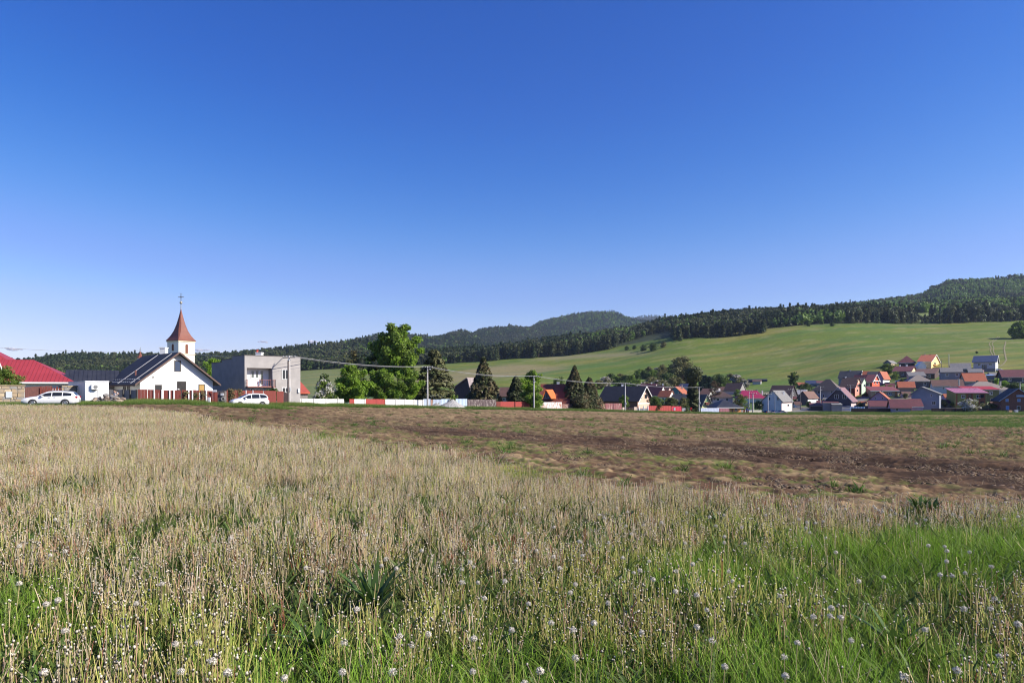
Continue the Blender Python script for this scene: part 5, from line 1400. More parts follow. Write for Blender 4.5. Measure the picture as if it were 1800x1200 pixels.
V('maroon roofed wing left of the red fretwork house', 1500, 1526, 684, 671, 659, 'gable_side', w_rd, r_mar, d=7, name='house_wing')
V('dark grey roofed house with tiny white gable on the upper row', 1474, 1511, 678, 664, 652, 'gable_side', w_gy, r_dgr, xs=1518, ov=.4, trim=frame_w, end_m=wht, chims=[(1494.5, 650.5, .7, conc, 2)])
V('little red roofed dormer house between grey roofs on the upper row', 1517, 1526, 674, 658.5, 652.5, 'gable_side', w_wh, r_org, d=5, r=-35)
V('dark roofed house behind the red fretwork gable', 1524, 1546, 674, 662, 653.5, 'gable_side', w_dk, r_dgr, d=7)
q = V('white walled house with a red brown lit roof on the upper row', 1540, 1552, 678, 664, 652.5, 'gable_front', w_pu, r_org, xs=1564, ov=.4, end_m=wht)  # purple shade of the front wall put into its lilac colour
q.win(1544.5, 1547, 666, 670)
q = V('flat ochre house under a long dull red roof with dark windows', 1532, 1578, 700, 686.5, 680, 'shed', w_oc, tiles('dull_red_roof', (.24, .06, .06), (.17, .05, .05)), r=-15, d=9, ov=.6, trim=conc, name='ochre_house')
q.win(1539, 1543.5, 689.5, 694, mull=1); q.win(1559, 1565, 689.5, 694, mull=1); q.win(1573, 1577, 688.5, 698, fr=frame_d, name='door', m=mat('doorwood', (.42, .20, .07)))
q = V('lilac gabled house with a lit orange right roof slope', 1526, 1564, 718, 704, 688.5, 'gable_front', w_pu, r_org, r=-33, d=10, ov=.5, trim=r_mar, chims=[(1550.5, 686.5, .45, conc, 2)])
q.win(1538, 1541, 698, 701.5); q.win(1550, 1553, 698, 701.5)
V('long maroon sheet roofed porch in front of the lilac gable', 1530, 1563, 721, 714, 705, 'shed', w_pu, r_mar, r=-20, d=5, ov=.3, name='porch', cat='porch')
q = V('low lilac bungalow with a big maroon roof behind the dark board fence', 1567, 1600, 726, 716, 702, 'gable_side', w_pu, r_mar, r=-22, d=9, ov=.5, wins=[(1574, 1579.5, 716.5, 721.5)], name='bungalow', cat='bungalow')
V('maroon box roofed annex joined to the blue grey gable house', 1603, 1623, 724, 714.5, 702, 'shed', W('mauve', (.50, .36, .42)), r_mar, r=-22, d=6, ov=.2, name='annex', cat='annex')
for (x0, x1, b_, e_, rd_, m_, rm, lb) in ((1425, 1445, 721, 713, 709, w_dk, r_mar, 'dark garage with a flat maroon roof at the village front'), (1448, 1474, 722, 708, 704.5, w_gy, r_mar, 'grey garage with a maroon fascia under the dark gable'), (1463, 1480, 723, 711, 709, W('warmgrey', (.34, .31, .29)), conc, 'pale grey block shed in front of the dark gable'), (1480, 1496, 722, 716, 711, w_bl, r_blu, 'blue sheet shed right of the grey block shed')):
    V(lb, x0, x1, b_, e_, rd_, 'shed', m_, rm, r=-18, d=5, ov=.2, name='garage', cat='garage')
# upper right rows
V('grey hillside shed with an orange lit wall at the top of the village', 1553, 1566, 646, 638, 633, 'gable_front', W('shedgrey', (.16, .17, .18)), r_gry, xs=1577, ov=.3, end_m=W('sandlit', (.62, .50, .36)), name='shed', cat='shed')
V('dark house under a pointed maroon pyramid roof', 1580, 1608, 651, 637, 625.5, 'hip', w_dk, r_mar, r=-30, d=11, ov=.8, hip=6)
q = V('yellow gabled house with a bright orange tiled roof on the hill', 1613, 1637, 649, 635.5, 624, 'gable_side', W('shadeyellow', (.40, .32, .22)), r_org, xs=1652, ov=.5, trim=frame_w, end_m=W('yellowlit', (.80, .58, .28)), chims=[(1625.5, 622.5, .7, conc, 2.5), (1635, 623, .5, darkm, 2)])  # side wall colour holds the shade, gable colour the sunlight
q.win(1642, 1645, 637, 642, 'r'); q.band(1640, 1651, 641.5, 643, 'r', W('balconyorange', (.6, .28, .08)), 'balcony', .7)
V('little white house with a pointed gable below the orange tiled house', 1614, 1628, 651, 643, 635.5, 'gable_front', wht, wht, r=-15, d=6, ov=.2)
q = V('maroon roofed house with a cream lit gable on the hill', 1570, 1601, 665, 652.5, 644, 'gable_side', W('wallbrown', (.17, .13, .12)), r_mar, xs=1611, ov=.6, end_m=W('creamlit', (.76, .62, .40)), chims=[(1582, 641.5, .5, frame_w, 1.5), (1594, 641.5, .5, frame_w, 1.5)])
V('long red brown roof stepping down behind the grey slate roofs', 1606, 1643, 668, 657, 648.5, 'gable_side', W('umber', (.10, .07, .065)), r_brn, xs=1657, ov=.4)
V('plain grey flat shed roof left of the grey slate house', 1598, 1628, 672, 661, 654, 'shed', w_gy, r_gry, r=-20, d=6, ov=.2, name='shed', cat='shed')
V('dark grey house with a weathered tan hipped roof', 1598, 1636, 684, 669.5, 659, 'hip', W('dusky', (.13, .13, .145)), r_tan, r=-20, d=10, ov=.6, hip=4, chims=[(1608, 666, .3, darkm, 2)])
V('orange tiled double roof house left of the blue grey gable', 1581, 1607, 690, 680.5, 671, 'gable_side', W('tanwall', (.36, .28, .22)), r_org, r=-25, d=9, ov=.6)
q = V('blue grey gable house with a pale verge and two small windows', 1602, 1651, 720, 692, 680, 'gable_front', W('bluegrey', (.25, .27, .33)), r_gry, r=-36, d=9, apex=.36, ov=.5, trim=conc)
q.win(1635.5, 1638.5, 692.5, 697); q.win(1638, 1645, 705, 711, mull=1)
V('white walled house with brown roof behind the blue grey gable', 1640, 1669, 692, 678, 668, 'gable_side', W('chalk', (.50, .54, .56)), r_brn, r=-25, d=9, ov=.4, chims=[(1686, 666, .5, conc, 4)], wins=[(1656.5, 1659.5, 680, 684)])
V('big dull brown roof with a white post chimney left of the orange roof', 1664, 1694, 686, 679, 667.5, 'gable_side', W('umber', (.10, .07, .065)), r_brn, r=-25, d=9, ov=.4, chims=[(1682, 667, .4, conc, 3)])
V('long plain grey house with grey slate roof above the orange roof', 1654, 1692, 671, 654, 646.5, 'gable_side', W('plaingrey', (.24, .25, .28)), r_gry, r=-28, d=9, ov=.3)
V('dark grey hipped house rising behind the long plain grey house', 1672, 1706, 660, 648, 638.5, 'gable_side', W('dusky', (.13, .13, .145)), r_gry, r=-30, d=10, ov=.4)
V('dark house with stone wall and pink chimney below the dark blue roof', 1703, 1727, 664, 654, 648.5, 'gable_side', W('dusky', (.13, .13, .145)), r_gry, r=-28, d=8, ov=.3, chims=[(1728, 650, .6, w_pk, 3)])
q = V('mauve shaded white hillside house with a dark blue roof standing apart', 1711, 1750, 653, 636.5, 625.5, 'gable_side', W('shademauve', (.46, .43, .50)), r_blu, r=-38, xs=1754.5, ov=.7, trim=frame_w, end_m=wht)  # shade put into the front wall colour; the lit end is plain white
for x in (1726, 1729, 1732): q.win(x, x + 2.2, 641, 648, fr=frame_d)
q.band(1711, 1750, 647.5, 654, 'f', W('plinthgrey', (.22, .2, .21)), 'plinth')
V('low house covered by a large bright orange tiled roof', 1697, 1734, 677, 669.5, 656, 'gable_side', W('tanwall', (.36, .28, .22)), tiles('bright_orange_roof', (.42, .115, .05), (.33, .09, .042)), r=-20, d=10, ov=.4, chims=[(1732, 657, .5, conc, 2)])
V('small blue tarpaulin roofed shelter beside the orange roof', 1737, 1748, 668, 660, 658.5, 'shed', w_gy, mat('tarp_blue', (.10, .20, .55), (.3, .4, .5), scale=1), r=-15, d=4, ov=.3, name='shelter', cat='shelter')
V('long dark maroon roofed house at the right edge of the village', 1763, 1812, 673, 662, 650, 'gable_side', W('inkblue', (.065, .07, .09)), r_mar, r=-24, d=11, ov=.6)
V('long tan slate hipped house with white ridge caps', 1702, 1776, 694, 684.5, 671, 'hip', w_wh, r_tan, r=-10, d=11, ov=.7, hip=6, chims=[(1718, 669, .6, frame_d, 1.6), (1742, 669, .6, frame_d, 1.6), (1758, 670, .6, conc, 1.6)])
q = V('olive green flat house behind with red parapet and pale blue eave', 1699, 1756, 706, 684.5, 679.5, 'shed', W('olive2', (.17, .17, .075)), mat('parapet_red', (.38, .03, .05), (.30, .03, .045)), r=-14, d=8, ov=.4, trim=mat('paleblue', (.42, .50, .68)))
q.win(1741, 1745, 689, 694); q.win(1741, 1746, 700, 705)
ol = V('olive green two storey house with brown window bands and a pink roof', 1680, 1735, 717, 690.5, 683, 'shed', W('olive', (.30, .29, .09)), r_pnk, r=-14, d=9, ov=.45, ribs=.9, trim=W('fasciabrown', (.22, .09, .05)))
brb = W('bandbrown', (.30, .12, .055))
for (x0, x1) in ((1698.5, 1710.5), (1720, 1732)): ol.band(x0, x1, 691.5, 713, 'f', brb, 'facade_band')
ol.band(1680.2, 1683, 691.5, 713, 'f', brb, 'facade_band')
for (x0, x1, y0, y1) in ((1701.5, 1707.5, 693, 699), (1723, 1729.5, 693, 699), (1723, 1729.5, 705.5, 711.5), (1689, 1692.5, 705.5, 711.5)): ol.win(x0, x1, y0, y1, out=.08, mull=1, fr=frame_d)
chimney(ol.roof, 1713.5, 684, ol.o.y + 5, .8, frame_d, 1.5); chimney(ol.roof, 1705, 683, ol.o.y + 6, .4, conc, 1.5)
bk = V('unfinished red brick house with dark roof and blue window sheets at the right edge', 1759, 1822, 724, 703, 683, 'gable_front', mat('bare_brick', (.24, .10, .065), (.17, .075, .055), scale=3), r_blk, r=-22, d=10, ov=.7, trim=W('blueboard', (.42, .47, .58)), apex=.48)
for (x0, x1, y0, y1) in ((1767.5, 1773, 700.5, 706), (1788, 1794, 700.5, 706), (1768, 1774, 713, 720)): bk.win(x0, x1, y0, y1, m=mat('blue_film', (.20, .32, .62), (.16, .26, .5)), fr=W('blueboard', (.42, .47, .58)))
bk.win(1787.5, 1793.5, 713, 720)
bk.band(1786, 1808, 694, 697.5, 'f', W('blueboard', (.42, .47, .58)), 'porch_beam', .8)
V('long white flat roofed hall behind the brick house', 1760, 1797, 697, 688, 685.5, 'flat', w_wh, r_pale, r=-8, d=6, ov=.3, name='hall', cat='hall')
# hut and dark container out on the meadow
V('small field hut with a brown roof standing on the meadow', 1323, 1337, 676, 670, 668, 'gable_side', W('hutgrey', (.46, .44, .45)), r_brn, r=-28, d=4, ov=.3, name='field_hut', cat='hut')
V('long dark blue tarpaulin covered stack on the meadow behind the field hut', 1315, 1349, 673, 668, 666.3, 'gable_side', mat('tarp_dark', (.02, .026, .045), (.03, .036, .06)), mat('tarp_dark', (.02, .026, .045)), r=-12, d=5, ov=.1, name='covered_stack', cat='stack')

EXTRA = [('small red brown outhouse behind the pink lit side of the blue shaded white house', 1398, 1408, 716, 711, 706, 'gable_side', w_wh, r_brn), ('little maroon roofed garage in the lane gap left of the dark gable', 1436, 1449, 714, 709, 704, 'gable_side', w_pk, r_mar), ('low orange roofed outhouse beside the grey lane', 1508, 1520, 714, 710, 705.5, 'gable_side', w_oc, r_org),
 ('small brown roofed outhouse under the orange double roof', 1588, 1602, 699, 694, 688.5, 'gable_side', w_pk, r_brn), ('narrow maroon outhouse right of the blue grey gable house', 1657, 1672, 714, 708.5, 703, 'gable_side', w_gy, r_mar), ('small red roofed outhouse behind the dark board fence', 1662, 1677, 704, 699, 692.5, 'gable_side', w_pu, r_org),
 ('low brown outhouse between the olive house and the brick house', 1744, 1757, 716, 711, 706.5, 'gable_side', w_oc, r_brn), ('small dark roofed outhouse left of the salmon house', 1462, 1477, 694, 689, 683, 'gable_side', w_lg, r_dgr), ('little red brown shed in the gap right of the magenta roof', 1344, 1353, 705, 700.5, 696, 'gable_side', w_wh, r_mar),
 ('low maroon roofed outhouse below the white walled house', 1558, 1572, 684, 679.5, 674.5, 'gable_side', w_dk, r_mar), ('brown roofed outhouse below the yellow gabled house', 1640, 1655, 656, 652, 646.5, 'gable_side', w_oc, r_brn), ('grey roofed outhouse behind the long maroon roofed house', 1742, 1760, 664, 659.5, 655, 'gable_side', w_gy, r_gry),
 ('small orange roofed cottage left of the pale sheet shed', 1214, 1226, 694, 689, 683, 'gable_side', w_wh, r_org), ('little brown cottage left of the steep roofed barn', 1262, 1273, 690, 685.5, 680, 'gable_side', w_pk, r_brn), ('low red roofed outhouse left of the small brown roofed house', 1381, 1399, 707, 702, 697, 'gable_side', w_lg, r_mar), ('pale grey outhouse in front of the wide hipped house', 1446, 1460, 708, 704, 699.5, 'gable_side', w_wh, r_gry)]
for lb, *a_ in EXTRA: V(lb, *a_, r=vr.choice([-35, -25, -15]), d=5, ov=.3, name='outhouse', cat='outhouse')
# ================================================================== FENCES, GATES, WALLS
def rusty(name, base, rust, amt=.5, scale=1.3):
    return mat(name, base, rust, scale=scale, lo=.62 - .3 * amt, hi=.72 - .3 * amt, rough=.75, detail=9, stretch=(1.6, 1.6, .7))
m_redb = mat('redbrown_boards', (.200, .048, .036), (.150, .038, .030), scale=3, stretch=(5, 5, .4))
m_red = mat('red_boards', (.36, .060, .050), (.29, .05, .045), scale=3, stretch=(5, 5, .4))
m_brt = mat('bright_red_sheet', (.60, .035, .04), (.5, .03, .035), scale=2)
m_crim = mat('crimson_sheet', (.46, .03, .06), (.38, .028, .05), scale=2)
m_wcon = mat('white_concrete_panel', (.74, .72, .68), (.62, .60, .57), scale=1.4, rough=.95)
m_galv = mat('galvanised_sheet', (.38, .43, .52), (.30, .34, .42), scale=1.2, rough=.6)
m_lblue = mat('pale_blue_sheet', (.48, .58, .72), (.40, .49, .62), scale=1.2, rough=.6)
m_gsh = mat('grey_sheet', (.25, .25, .28), (.19, .19, .21), scale=1.5)
m_cream = mat('cream_wall', (.62, .57, .46), (.5, .46, .38), scale=2)
m_dkb = mat('dark_boards', (.035, .022, .022), (.055, .032, .03), scale=3, stretch=(5, 5, .4))

def fence(name, label, x0, x1, t0, t1, m, kind='board', posts=(), pm=None, D0=None, D1=None, off=0.0, cat='fence', th=.04, per=.22, low=.3, board_gap=0, pw=.12, ph=.0):
    D0 = (edgeD(x0) + off) if D0 is None else D0; D1 = (edgeD(x1) + off) if D1 is None else D1
    a = G(x0, D0); b = G(x1, D1); za = P(x0, t0, D0).z; zb = P(x1, t1, D1).z
    e = empty(name, (a + b) / 2, label, cat); e.location.z = min(a.z, b.z)
    d = (b - a); d.z = 0; L = d.length; d.normalize(); n = Vector((d.y, -d.x, 0))
    if n.y > 0: n = -n
    mb = MB()
    def top(s): return za + (zb - za) * s / L
    def bot(s): return a.z + (b.z - a.z) * s / L - low
    if kind == 'board':                                   # butted boards with slightly uneven tops
        k = max(1, int(L / .32)); w = L / k
        for i in range(k):
            s0, s1 = i * w, (i + 1) * w - .008; j = R.uniform(-.02, .02)
            p = [a + d * s0, a + d * s1]
            q = [Vector((p[0].x, p[0].y, bot(s0))), Vector((p[1].x, p[1].y, bot(s1))), Vector((p[1].x, p[1].y, top(s1) + j)), Vector((p[0].x, p[0].y, top(s0) + j))]
            mb.slab([v + n * R.uniform(0, .012) for v in q], n * th)
    elif kind == 'picket':
        k = max(1, int(L / .24)); w = L / k
        for i in range(k):
            s0, s1 = i * w, (i + .72) * w; j = .12 * (i % 2)
            q = [Vector((*(a + d * s0).xy, bot(s0))), Vector((*(a + d * s1).xy, bot(s1))), Vector((*(a + d * s1).xy, top(s1) - j)), Vector((*(a + d * ((s0 + s1) / 2)).xy, top(s0) - j + .06)), Vector((*(a + d * s0).xy, top(s0) - j))]
            mb.slab(q, n * th)
        for f in (.3, .8): 
            q0 = a.copy(); q1 = b.copy(); q0.z = bot(0) + (top(0) - bot(0)) * f; q1.z = bot(L) + (top(L) - bot(L)) * f
            mb.slab([q0, q1, q1 + Zv * .1, q0 + Zv * .1], -n * .04)
    elif kind == 'sheet':                                 # trapezoid corrugation
        k = max(2, int(L / per)); pts = []
        for i in range(k + 1):
            s = L * i / k; o_ = .028 * (1, 1, -1, -1)[i % 4]
            p = a + d * s + n * o_; pts.append((p, bot(s), top(s)))
        vs = []; fs = []
        for (p, z0, z1) in pts: vs += [Vector((p.x, p.y, z0)), Vector((p.x, p.y, z1)), Vector((p.x, p.y, z0)) - n * .012, Vector((p.x, p.y, z1)) - n * .012]
        for i in range(k):
            q = i * 4; fs += [(q, q + 4, q + 5, q + 1), (q + 2, q + 3, q + 7, q + 6), (q + 1, q + 5, q + 7, q + 3)]
        mb.add(vs, fs)
    else:                                                 # stacked concrete panels
        rows = 4
        for i in range(rows):
            q = []
            for (p, s) in ((a, 0), (b, L)):
                z0 = bot(s) + (top(s) - bot(s)) * i / rows; z1 = bot(s) + (top(s) - bot(s)) * (i + 1) / rows - .012; q.append((p, z0, z1))
            mb.slab([Vector((*q[0][0].xy, q[0][1])), Vector((*q[1][0].xy, q[1][1])), Vector((*q[1][0].xy, q[1][2])), Vector((*q[0][0].xy, q[0][2]))], n * .06)
    mb.build('panel', m, e)
    for px in posts:
        s = end_len(a, d, px) if a.y != b.y or True else 0
        s = max(0, min(L, s)); p = a + d * s
        MB().frame_box(Vector((p.x, p.y, 0)) + n * (th + .03), d, n, Zv, -pw / 2, pw / 2, -.02, pw, bot(s), top(s) + .05 + ph).build('post', pm or m, e)
    return e

# stone walls at the left edge
ston = mat('sandstone', (.34, .25, .15), (.25, .21, .17), scale=1.6, rough=.95); mort = mat('mortar', (.22, .20, .18), (.17, .16, .14), scale=3)
def stone_wall(label, x0, x1, top, D0, D1, seed):
    a = G(x0, D0); b = G(x1, D1); e = empty('stone_wall', (a + b) / 2, label, 'wall'); e.location.z = min(a.z, b.z)
    d = b - a; d.z = 0; L = d.length; d.normalize(); n = Vector((d.y, -d.x, 0)); n = n if n.y < 0 else -n
    zt = P((x0 + x1) / 2, top, (D0 + D1) / 2).z; zb = min(a.z, b.z) - .4; o = Vector((a.x, a.y, 0))
    MB().frame_box(o, d, -n, Zv, 0, L, 0, .4, zb, zt - .1).build('core', mort, e)
    rg = random.Random(seed); mb = MB(); z = zb
    while z < zt - .2:
        hgt = rg.uniform(.24, .46); s = -rg.uniform(0, .3)
        while s < L:
            w = rg.uniform(.3, .85); s0, s1 = max(0, s + .02), min(L, s + w - .02); z1 = min(z + hgt - .03, zt - .1)
            if s1 - s0 > .12:
                j = lambda k=.05: rg.uniform(-k, k)
                pts = [o + d * (s0 + .03) + Zv * (z + .03 + j()), o + d * (s1 - .02) + Zv * (z + .03 + j()), o + d * s1 + Zv * ((z + z1) / 2 + j()), o + d * (s1 - .05) + Zv * (z1 + j(.03)), o + d * (s0 + .04) + Zv * (z1 + j(.03)), o + d * s0 + Zv * ((z + z1) / 2 + j())]
                mb.cur = rg.choice([0, 0, 1, 2]); mb.slab(pts, n * rg.uniform(.04, .09))
            s += w
        z += hgt
    mb.build('stone_facing', [ston, mat('sandstone_pale', (.46, .36, .23), (.36, .29, .2), scale=2), mat('fieldstone_grey', (.27, .25, .235), (.2, .19, .18), scale=2)], e)
    MB().frame_box(o, d, -n, Zv, -.05, L + .05, -.12, .5, zt - .098, zt).build('coping', mat('coping_stone', (.36, .28, .18), (.28, .22, .15), scale=2), e)
    return e, o, d, n
e, o, d, n = stone_wall('tall sandstone wall with a grey meter cabinet at the left edge', -40, 43, 676.5, 72, 76, 3)
A = ray_face(9, 699, o, n); B = ray_face(20, 699, o, n); z1 = ray_face(12, 688, o, n).z
MB().frame_box(A, d, n, Zv, 0, (B - A).dot(d), .0, .16, 0, z1 - A.z).build('meter_cabinet', mat('cabinet_grey', (.42, .45, .48), (.38, .41, .44)), e)
stone_wall('short sandstone wall piece behind the white estate car', 108, 136, 677.5, 80, 82, 5)
fence('picket_fence', 'brown picket fence panel with white tipped slats behind the white estate car', 70, 108, 680, 680, m_redb, 'picket', D0=79, D1=80)
fence('picket_fence', 'dark brown board gate leaning up left of the picket panel', 43.5, 90, 680, 677.5, mat('gate_brown', (.14, .06, .05), (.1, .045, .04), scale=3), 'board', D0=77, D1=81)
fence('metal_fence', 'grey metal panel fence between the cabin and the red brown fence', 190, 242, 684.5, 685.2, mat('anthracite_panel', (.22, .205, .21), (.19, .18, .185), scale=1.2, rough=.55), 'board', posts=(206, 218, 230, 242), pm=frame_d, D0=81, D1=80)
m_wp = frame_w
# the long red brown board fence, panel by panel
segs = [(242.5, 259, 684.3), (259.6, 271, 684.6), (272.5, 284.5, 685), (287.5, 298, 685.5), (299.5, 305.5, 685.6), (307, 318.5, 685.3), (320, 331.5, 685.2), (333, 338, 685.3), (339.5, 350.5, 685.4), (351.5, 362.5, 686), (364, 374, 686.3), (375, 382.5, 688.5)]
lbls = ['first wide red brown fence panel beside the grey metal fence', 'second red brown fence panel below the vent of the white house', 'red brown fence panel left of the first white post', 'red brown fence panel under the lower left window of the white house', 'narrow red brown fence strip between two white posts', 'red brown fence panel with a small white latch under the open doorway', 'red brown fence panel right of the doorway with a first vine', 'narrow red brown vine covered strip between white posts', 'red brown vine covered fence panel left of the boarded window', 'red brown vine covered fence panel below the yellow boarded window', 'red brown fence panel carrying a white meter box', 'lower red brown gate panel with a white sign beside the stone pillar']
Dr = lambda x: float(np.interp(x, [242, 383, 415, 505], [80, 84, 86, 100]))
for (x0, x1, t), lb in zip(segs, lbls):
    e = fence('board_fence', lb, x0, x1, t, t + .3, m_redb, 'board', posts=(x1 + .6,) if x1 in (271, 284.5, 298, 305.5, 331.5, 338, 362.5) else (), pm=m_wp, D0=Dr(x0), D1=Dr(x1), pw=.1, th=.05)
    e['group'] = 'red brown board fence panels along the road'
p = G(369, 83.2); z0 = P(369, 707, 83).z; z1 = P(369, 698, 83).z
tag(place_base(MB().box(p.x - .14, p.x + .14, p.y - .35, p.y - .12, p.z - .3, z1).build('meter_box', frame_w), (p.x, p.y - .2, p.z)), 'white meter box standing against the red brown fence', 'meter box')
p = G(378.5, 83.6); z1 = P(378, 688.2, 83.6).z
e = empty('sign_board', (p.x, p.y - .2, p.z), 'small white blank sign board on the lower gate panel', 'sign')
MB().box(p.x - .25, p.x + .25, p.y - .22, p.y - .17, z1 - .02, z1 + .22).build('board', frame_w, e); MB().box(p.x - .03, p.x + .03, p.y - .165, p.y - .1, p.z - .2, z1 + .1).build('post', m_redb, e)
# stone pillar with letter box and round plaque
p = G(390, 84.5); zt = P(390, 687, 84.5).z
e = empty('stone_pillar', p, 'dark stone gate pillar with a white letter box and round plaque', 'pillar')
rg_ = random.Random(4); mb = MB(); z = p.z - .3
while z < zt:
    h_ = rg_.uniform(.16, .28); x = -.48
    while x < .44:
        w = rg_.uniform(.22, .45); x1_ = min(.48, x + w)
        mb.box(p.x + x + .01, p.x + x1_ - .01, p.y - .3 - rg_.uniform(0, .05), p.y + .3, z + .01, min(z + h_, zt) - .01); x = x1_
    z += h_
mb.build('masonry', mat('dark_fieldstone', (.12, .105, .10), (.2, .17, .15), scale=2.5), e)
c = P(390, 693, 84); MB().box(c.x - .19, c.x + .19, p.y - .42, p.y - .352, c.z - .15, c.z + .15).build('letter_box', frame_w, e)
c = P(391.5, 701, 84); MB().lathe((c.x, p.y - .352, c.z), [(.26, 0), (.26, .05), (.17, .055), (.15, .03)], 16, (0, -1, 0)).build('plaque_ring', mat('ring_pale', (.5, .47, .42), (.3, .28, .25)), e)
MB().lathe((c.x, p.y - .36, c.z), [(.145, 0), (.14, .03)], 16, (0, -1, 0)).build('plaque_face', frame_d, e)
for (x0, x1, t, lb) in ((398, 416, 686, 'vine covered red brown fence panel right of the stone pillar'), (417, 431, 686, 'red brown fence panel behind the windscreen of the white minivan'), (432, 443, 685.8, 'red brown fence panel behind the roof of the white minivan'), (444, 462, 686, 'red brown fence panel behind the rear of the white minivan'), (463, 485, 686.5, 'tall red brown gate leaf right of the white minivan'), (486, 498, 687.5, 'last red brown gate leaf before the dark gap at the concrete pole')):
    e = fence('board_fence', lb, x0, x1, t, t + .3, m_redb, 'board', posts=(x1 + .5,) if x1 in (431, 443) else (), pm=m_wp, D0=Dr(x0), D1=Dr(x1), pw=.09); e['group'] = 'red brown board fence panels along the road'
fence('shade_panel', 'black panel standing for the shaded gate gap beside the concrete pole', 498.5, 505, 689, 690, m_dkb, 'board', D0=101, D1=102, cat='gate')  # dark boards painted as shade in an open gap, no real gate
# white concrete wall panels
wp = [(509, 528.5, 700), (529, 550, 700.2), (550.5, 572, 700.6), (572.5, 592, 700.8), (592.5, 604, 701)]
wl = ['white concrete wall panel right beside the concrete pole', 'white concrete wall panel below the plank shed', 'white concrete wall panel below the white blossom bush', 'white concrete wall panel right of the blossom bush', 'white concrete wall end panel dappled by tree shade']
for (x0, x1, t), lb in zip(wp, wl):
    e = fence('concrete_panel_wall', lb, x0, x1, t, t, m_wcon, 'concrete', posts=(x0,), pm=m_wcon, D0=float(np.interp(x0, [505, 745], [108, 140])), D1=float(np.interp(x1, [505, 745], [108, 140])), cat='wall', pw=.14); e['group'] = 'white concrete wall panels'
De = lambda x: float(np.interp(x, [505, 745, 1400], [108, 140, 241])) if x < 745 else edgeD(x) + 3
e = fence('board_fence', 'narrow red gate right of the dark green bin gap', 614, 622, 701, 701.2, m_red, 'board', D0=De(614), D1=De(622), cat='gate')
fence('shade_panel', 'dark panel standing for the shaded recess between white wall and red gate', 604.5, 613.5, 707, 707, darkm, 'board', D0=De(604) + 1.5, D1=De(613) + 1.5, cat='gate')  # dark boards added as the shade inside the recess, no real gate
p = G(610.5, De(610)); zz = P(610, 708, De(610)).z
e = empty('recycling_box', p, 'pale green box standing in the dark recess of the white wall', 'box')
MB().box(p.x - .28, p.x + .28, p.y - .3, p.y + .25, p.z - .1, zz).build('body', mat('pale_green_box', (.35, .50, .45), (.3, .44, .4)), e); MB().box(p.x - .31, p.x + .31, p.y - .33, p.y + .28, zz + .003, zz + .08).build('lid', mat('lid_green', (.2, .33, .28)), e)
e = fence('concrete_panel_wall', 'single white wall panel between the two red gates', 622.5, 641.5, 701, 701.3, m_wcon, 'concrete', posts=(641,), pm=m_wcon, D0=De(622), D1=De(641), cat='wall', pw=.14); e['group'] = 'white concrete wall panels'
fence('board_fence', 'left leaf of the wide red gate between white walls', 642.5, 660.5, 701.2, 701.3, m_red, 'board', D0=De(642), D1=De(660), cat='gate')
fence('board_fence', 'right leaf of the wide red gate under the tall tree', 661, 676, 701, 701.5, m_red, 'board', D0=De(661), D1=De(676), cat='gate')
for (x0, x1, t), lb in zip([(677, 694.5, 701.3), (695, 711.5, 701.5), (712, 727.5, 702), (728, 743, 702.5)], ['white wall panel directly right of the wide red gate', 'white wall panel under the tall tree trunk', 'white wall panel below the right side of the tall tree', 'last white wall panel before the blue grey sheet fence']):
    e = fence('concrete_panel_wall', lb, x0, x1, t, t + .2, m_wcon, 'concrete', posts=(x1,), pm=m_wcon, D0=De(x0), D1=De(x1), cat='wall', pw=.14); e['group'] = 'white concrete wall panels'
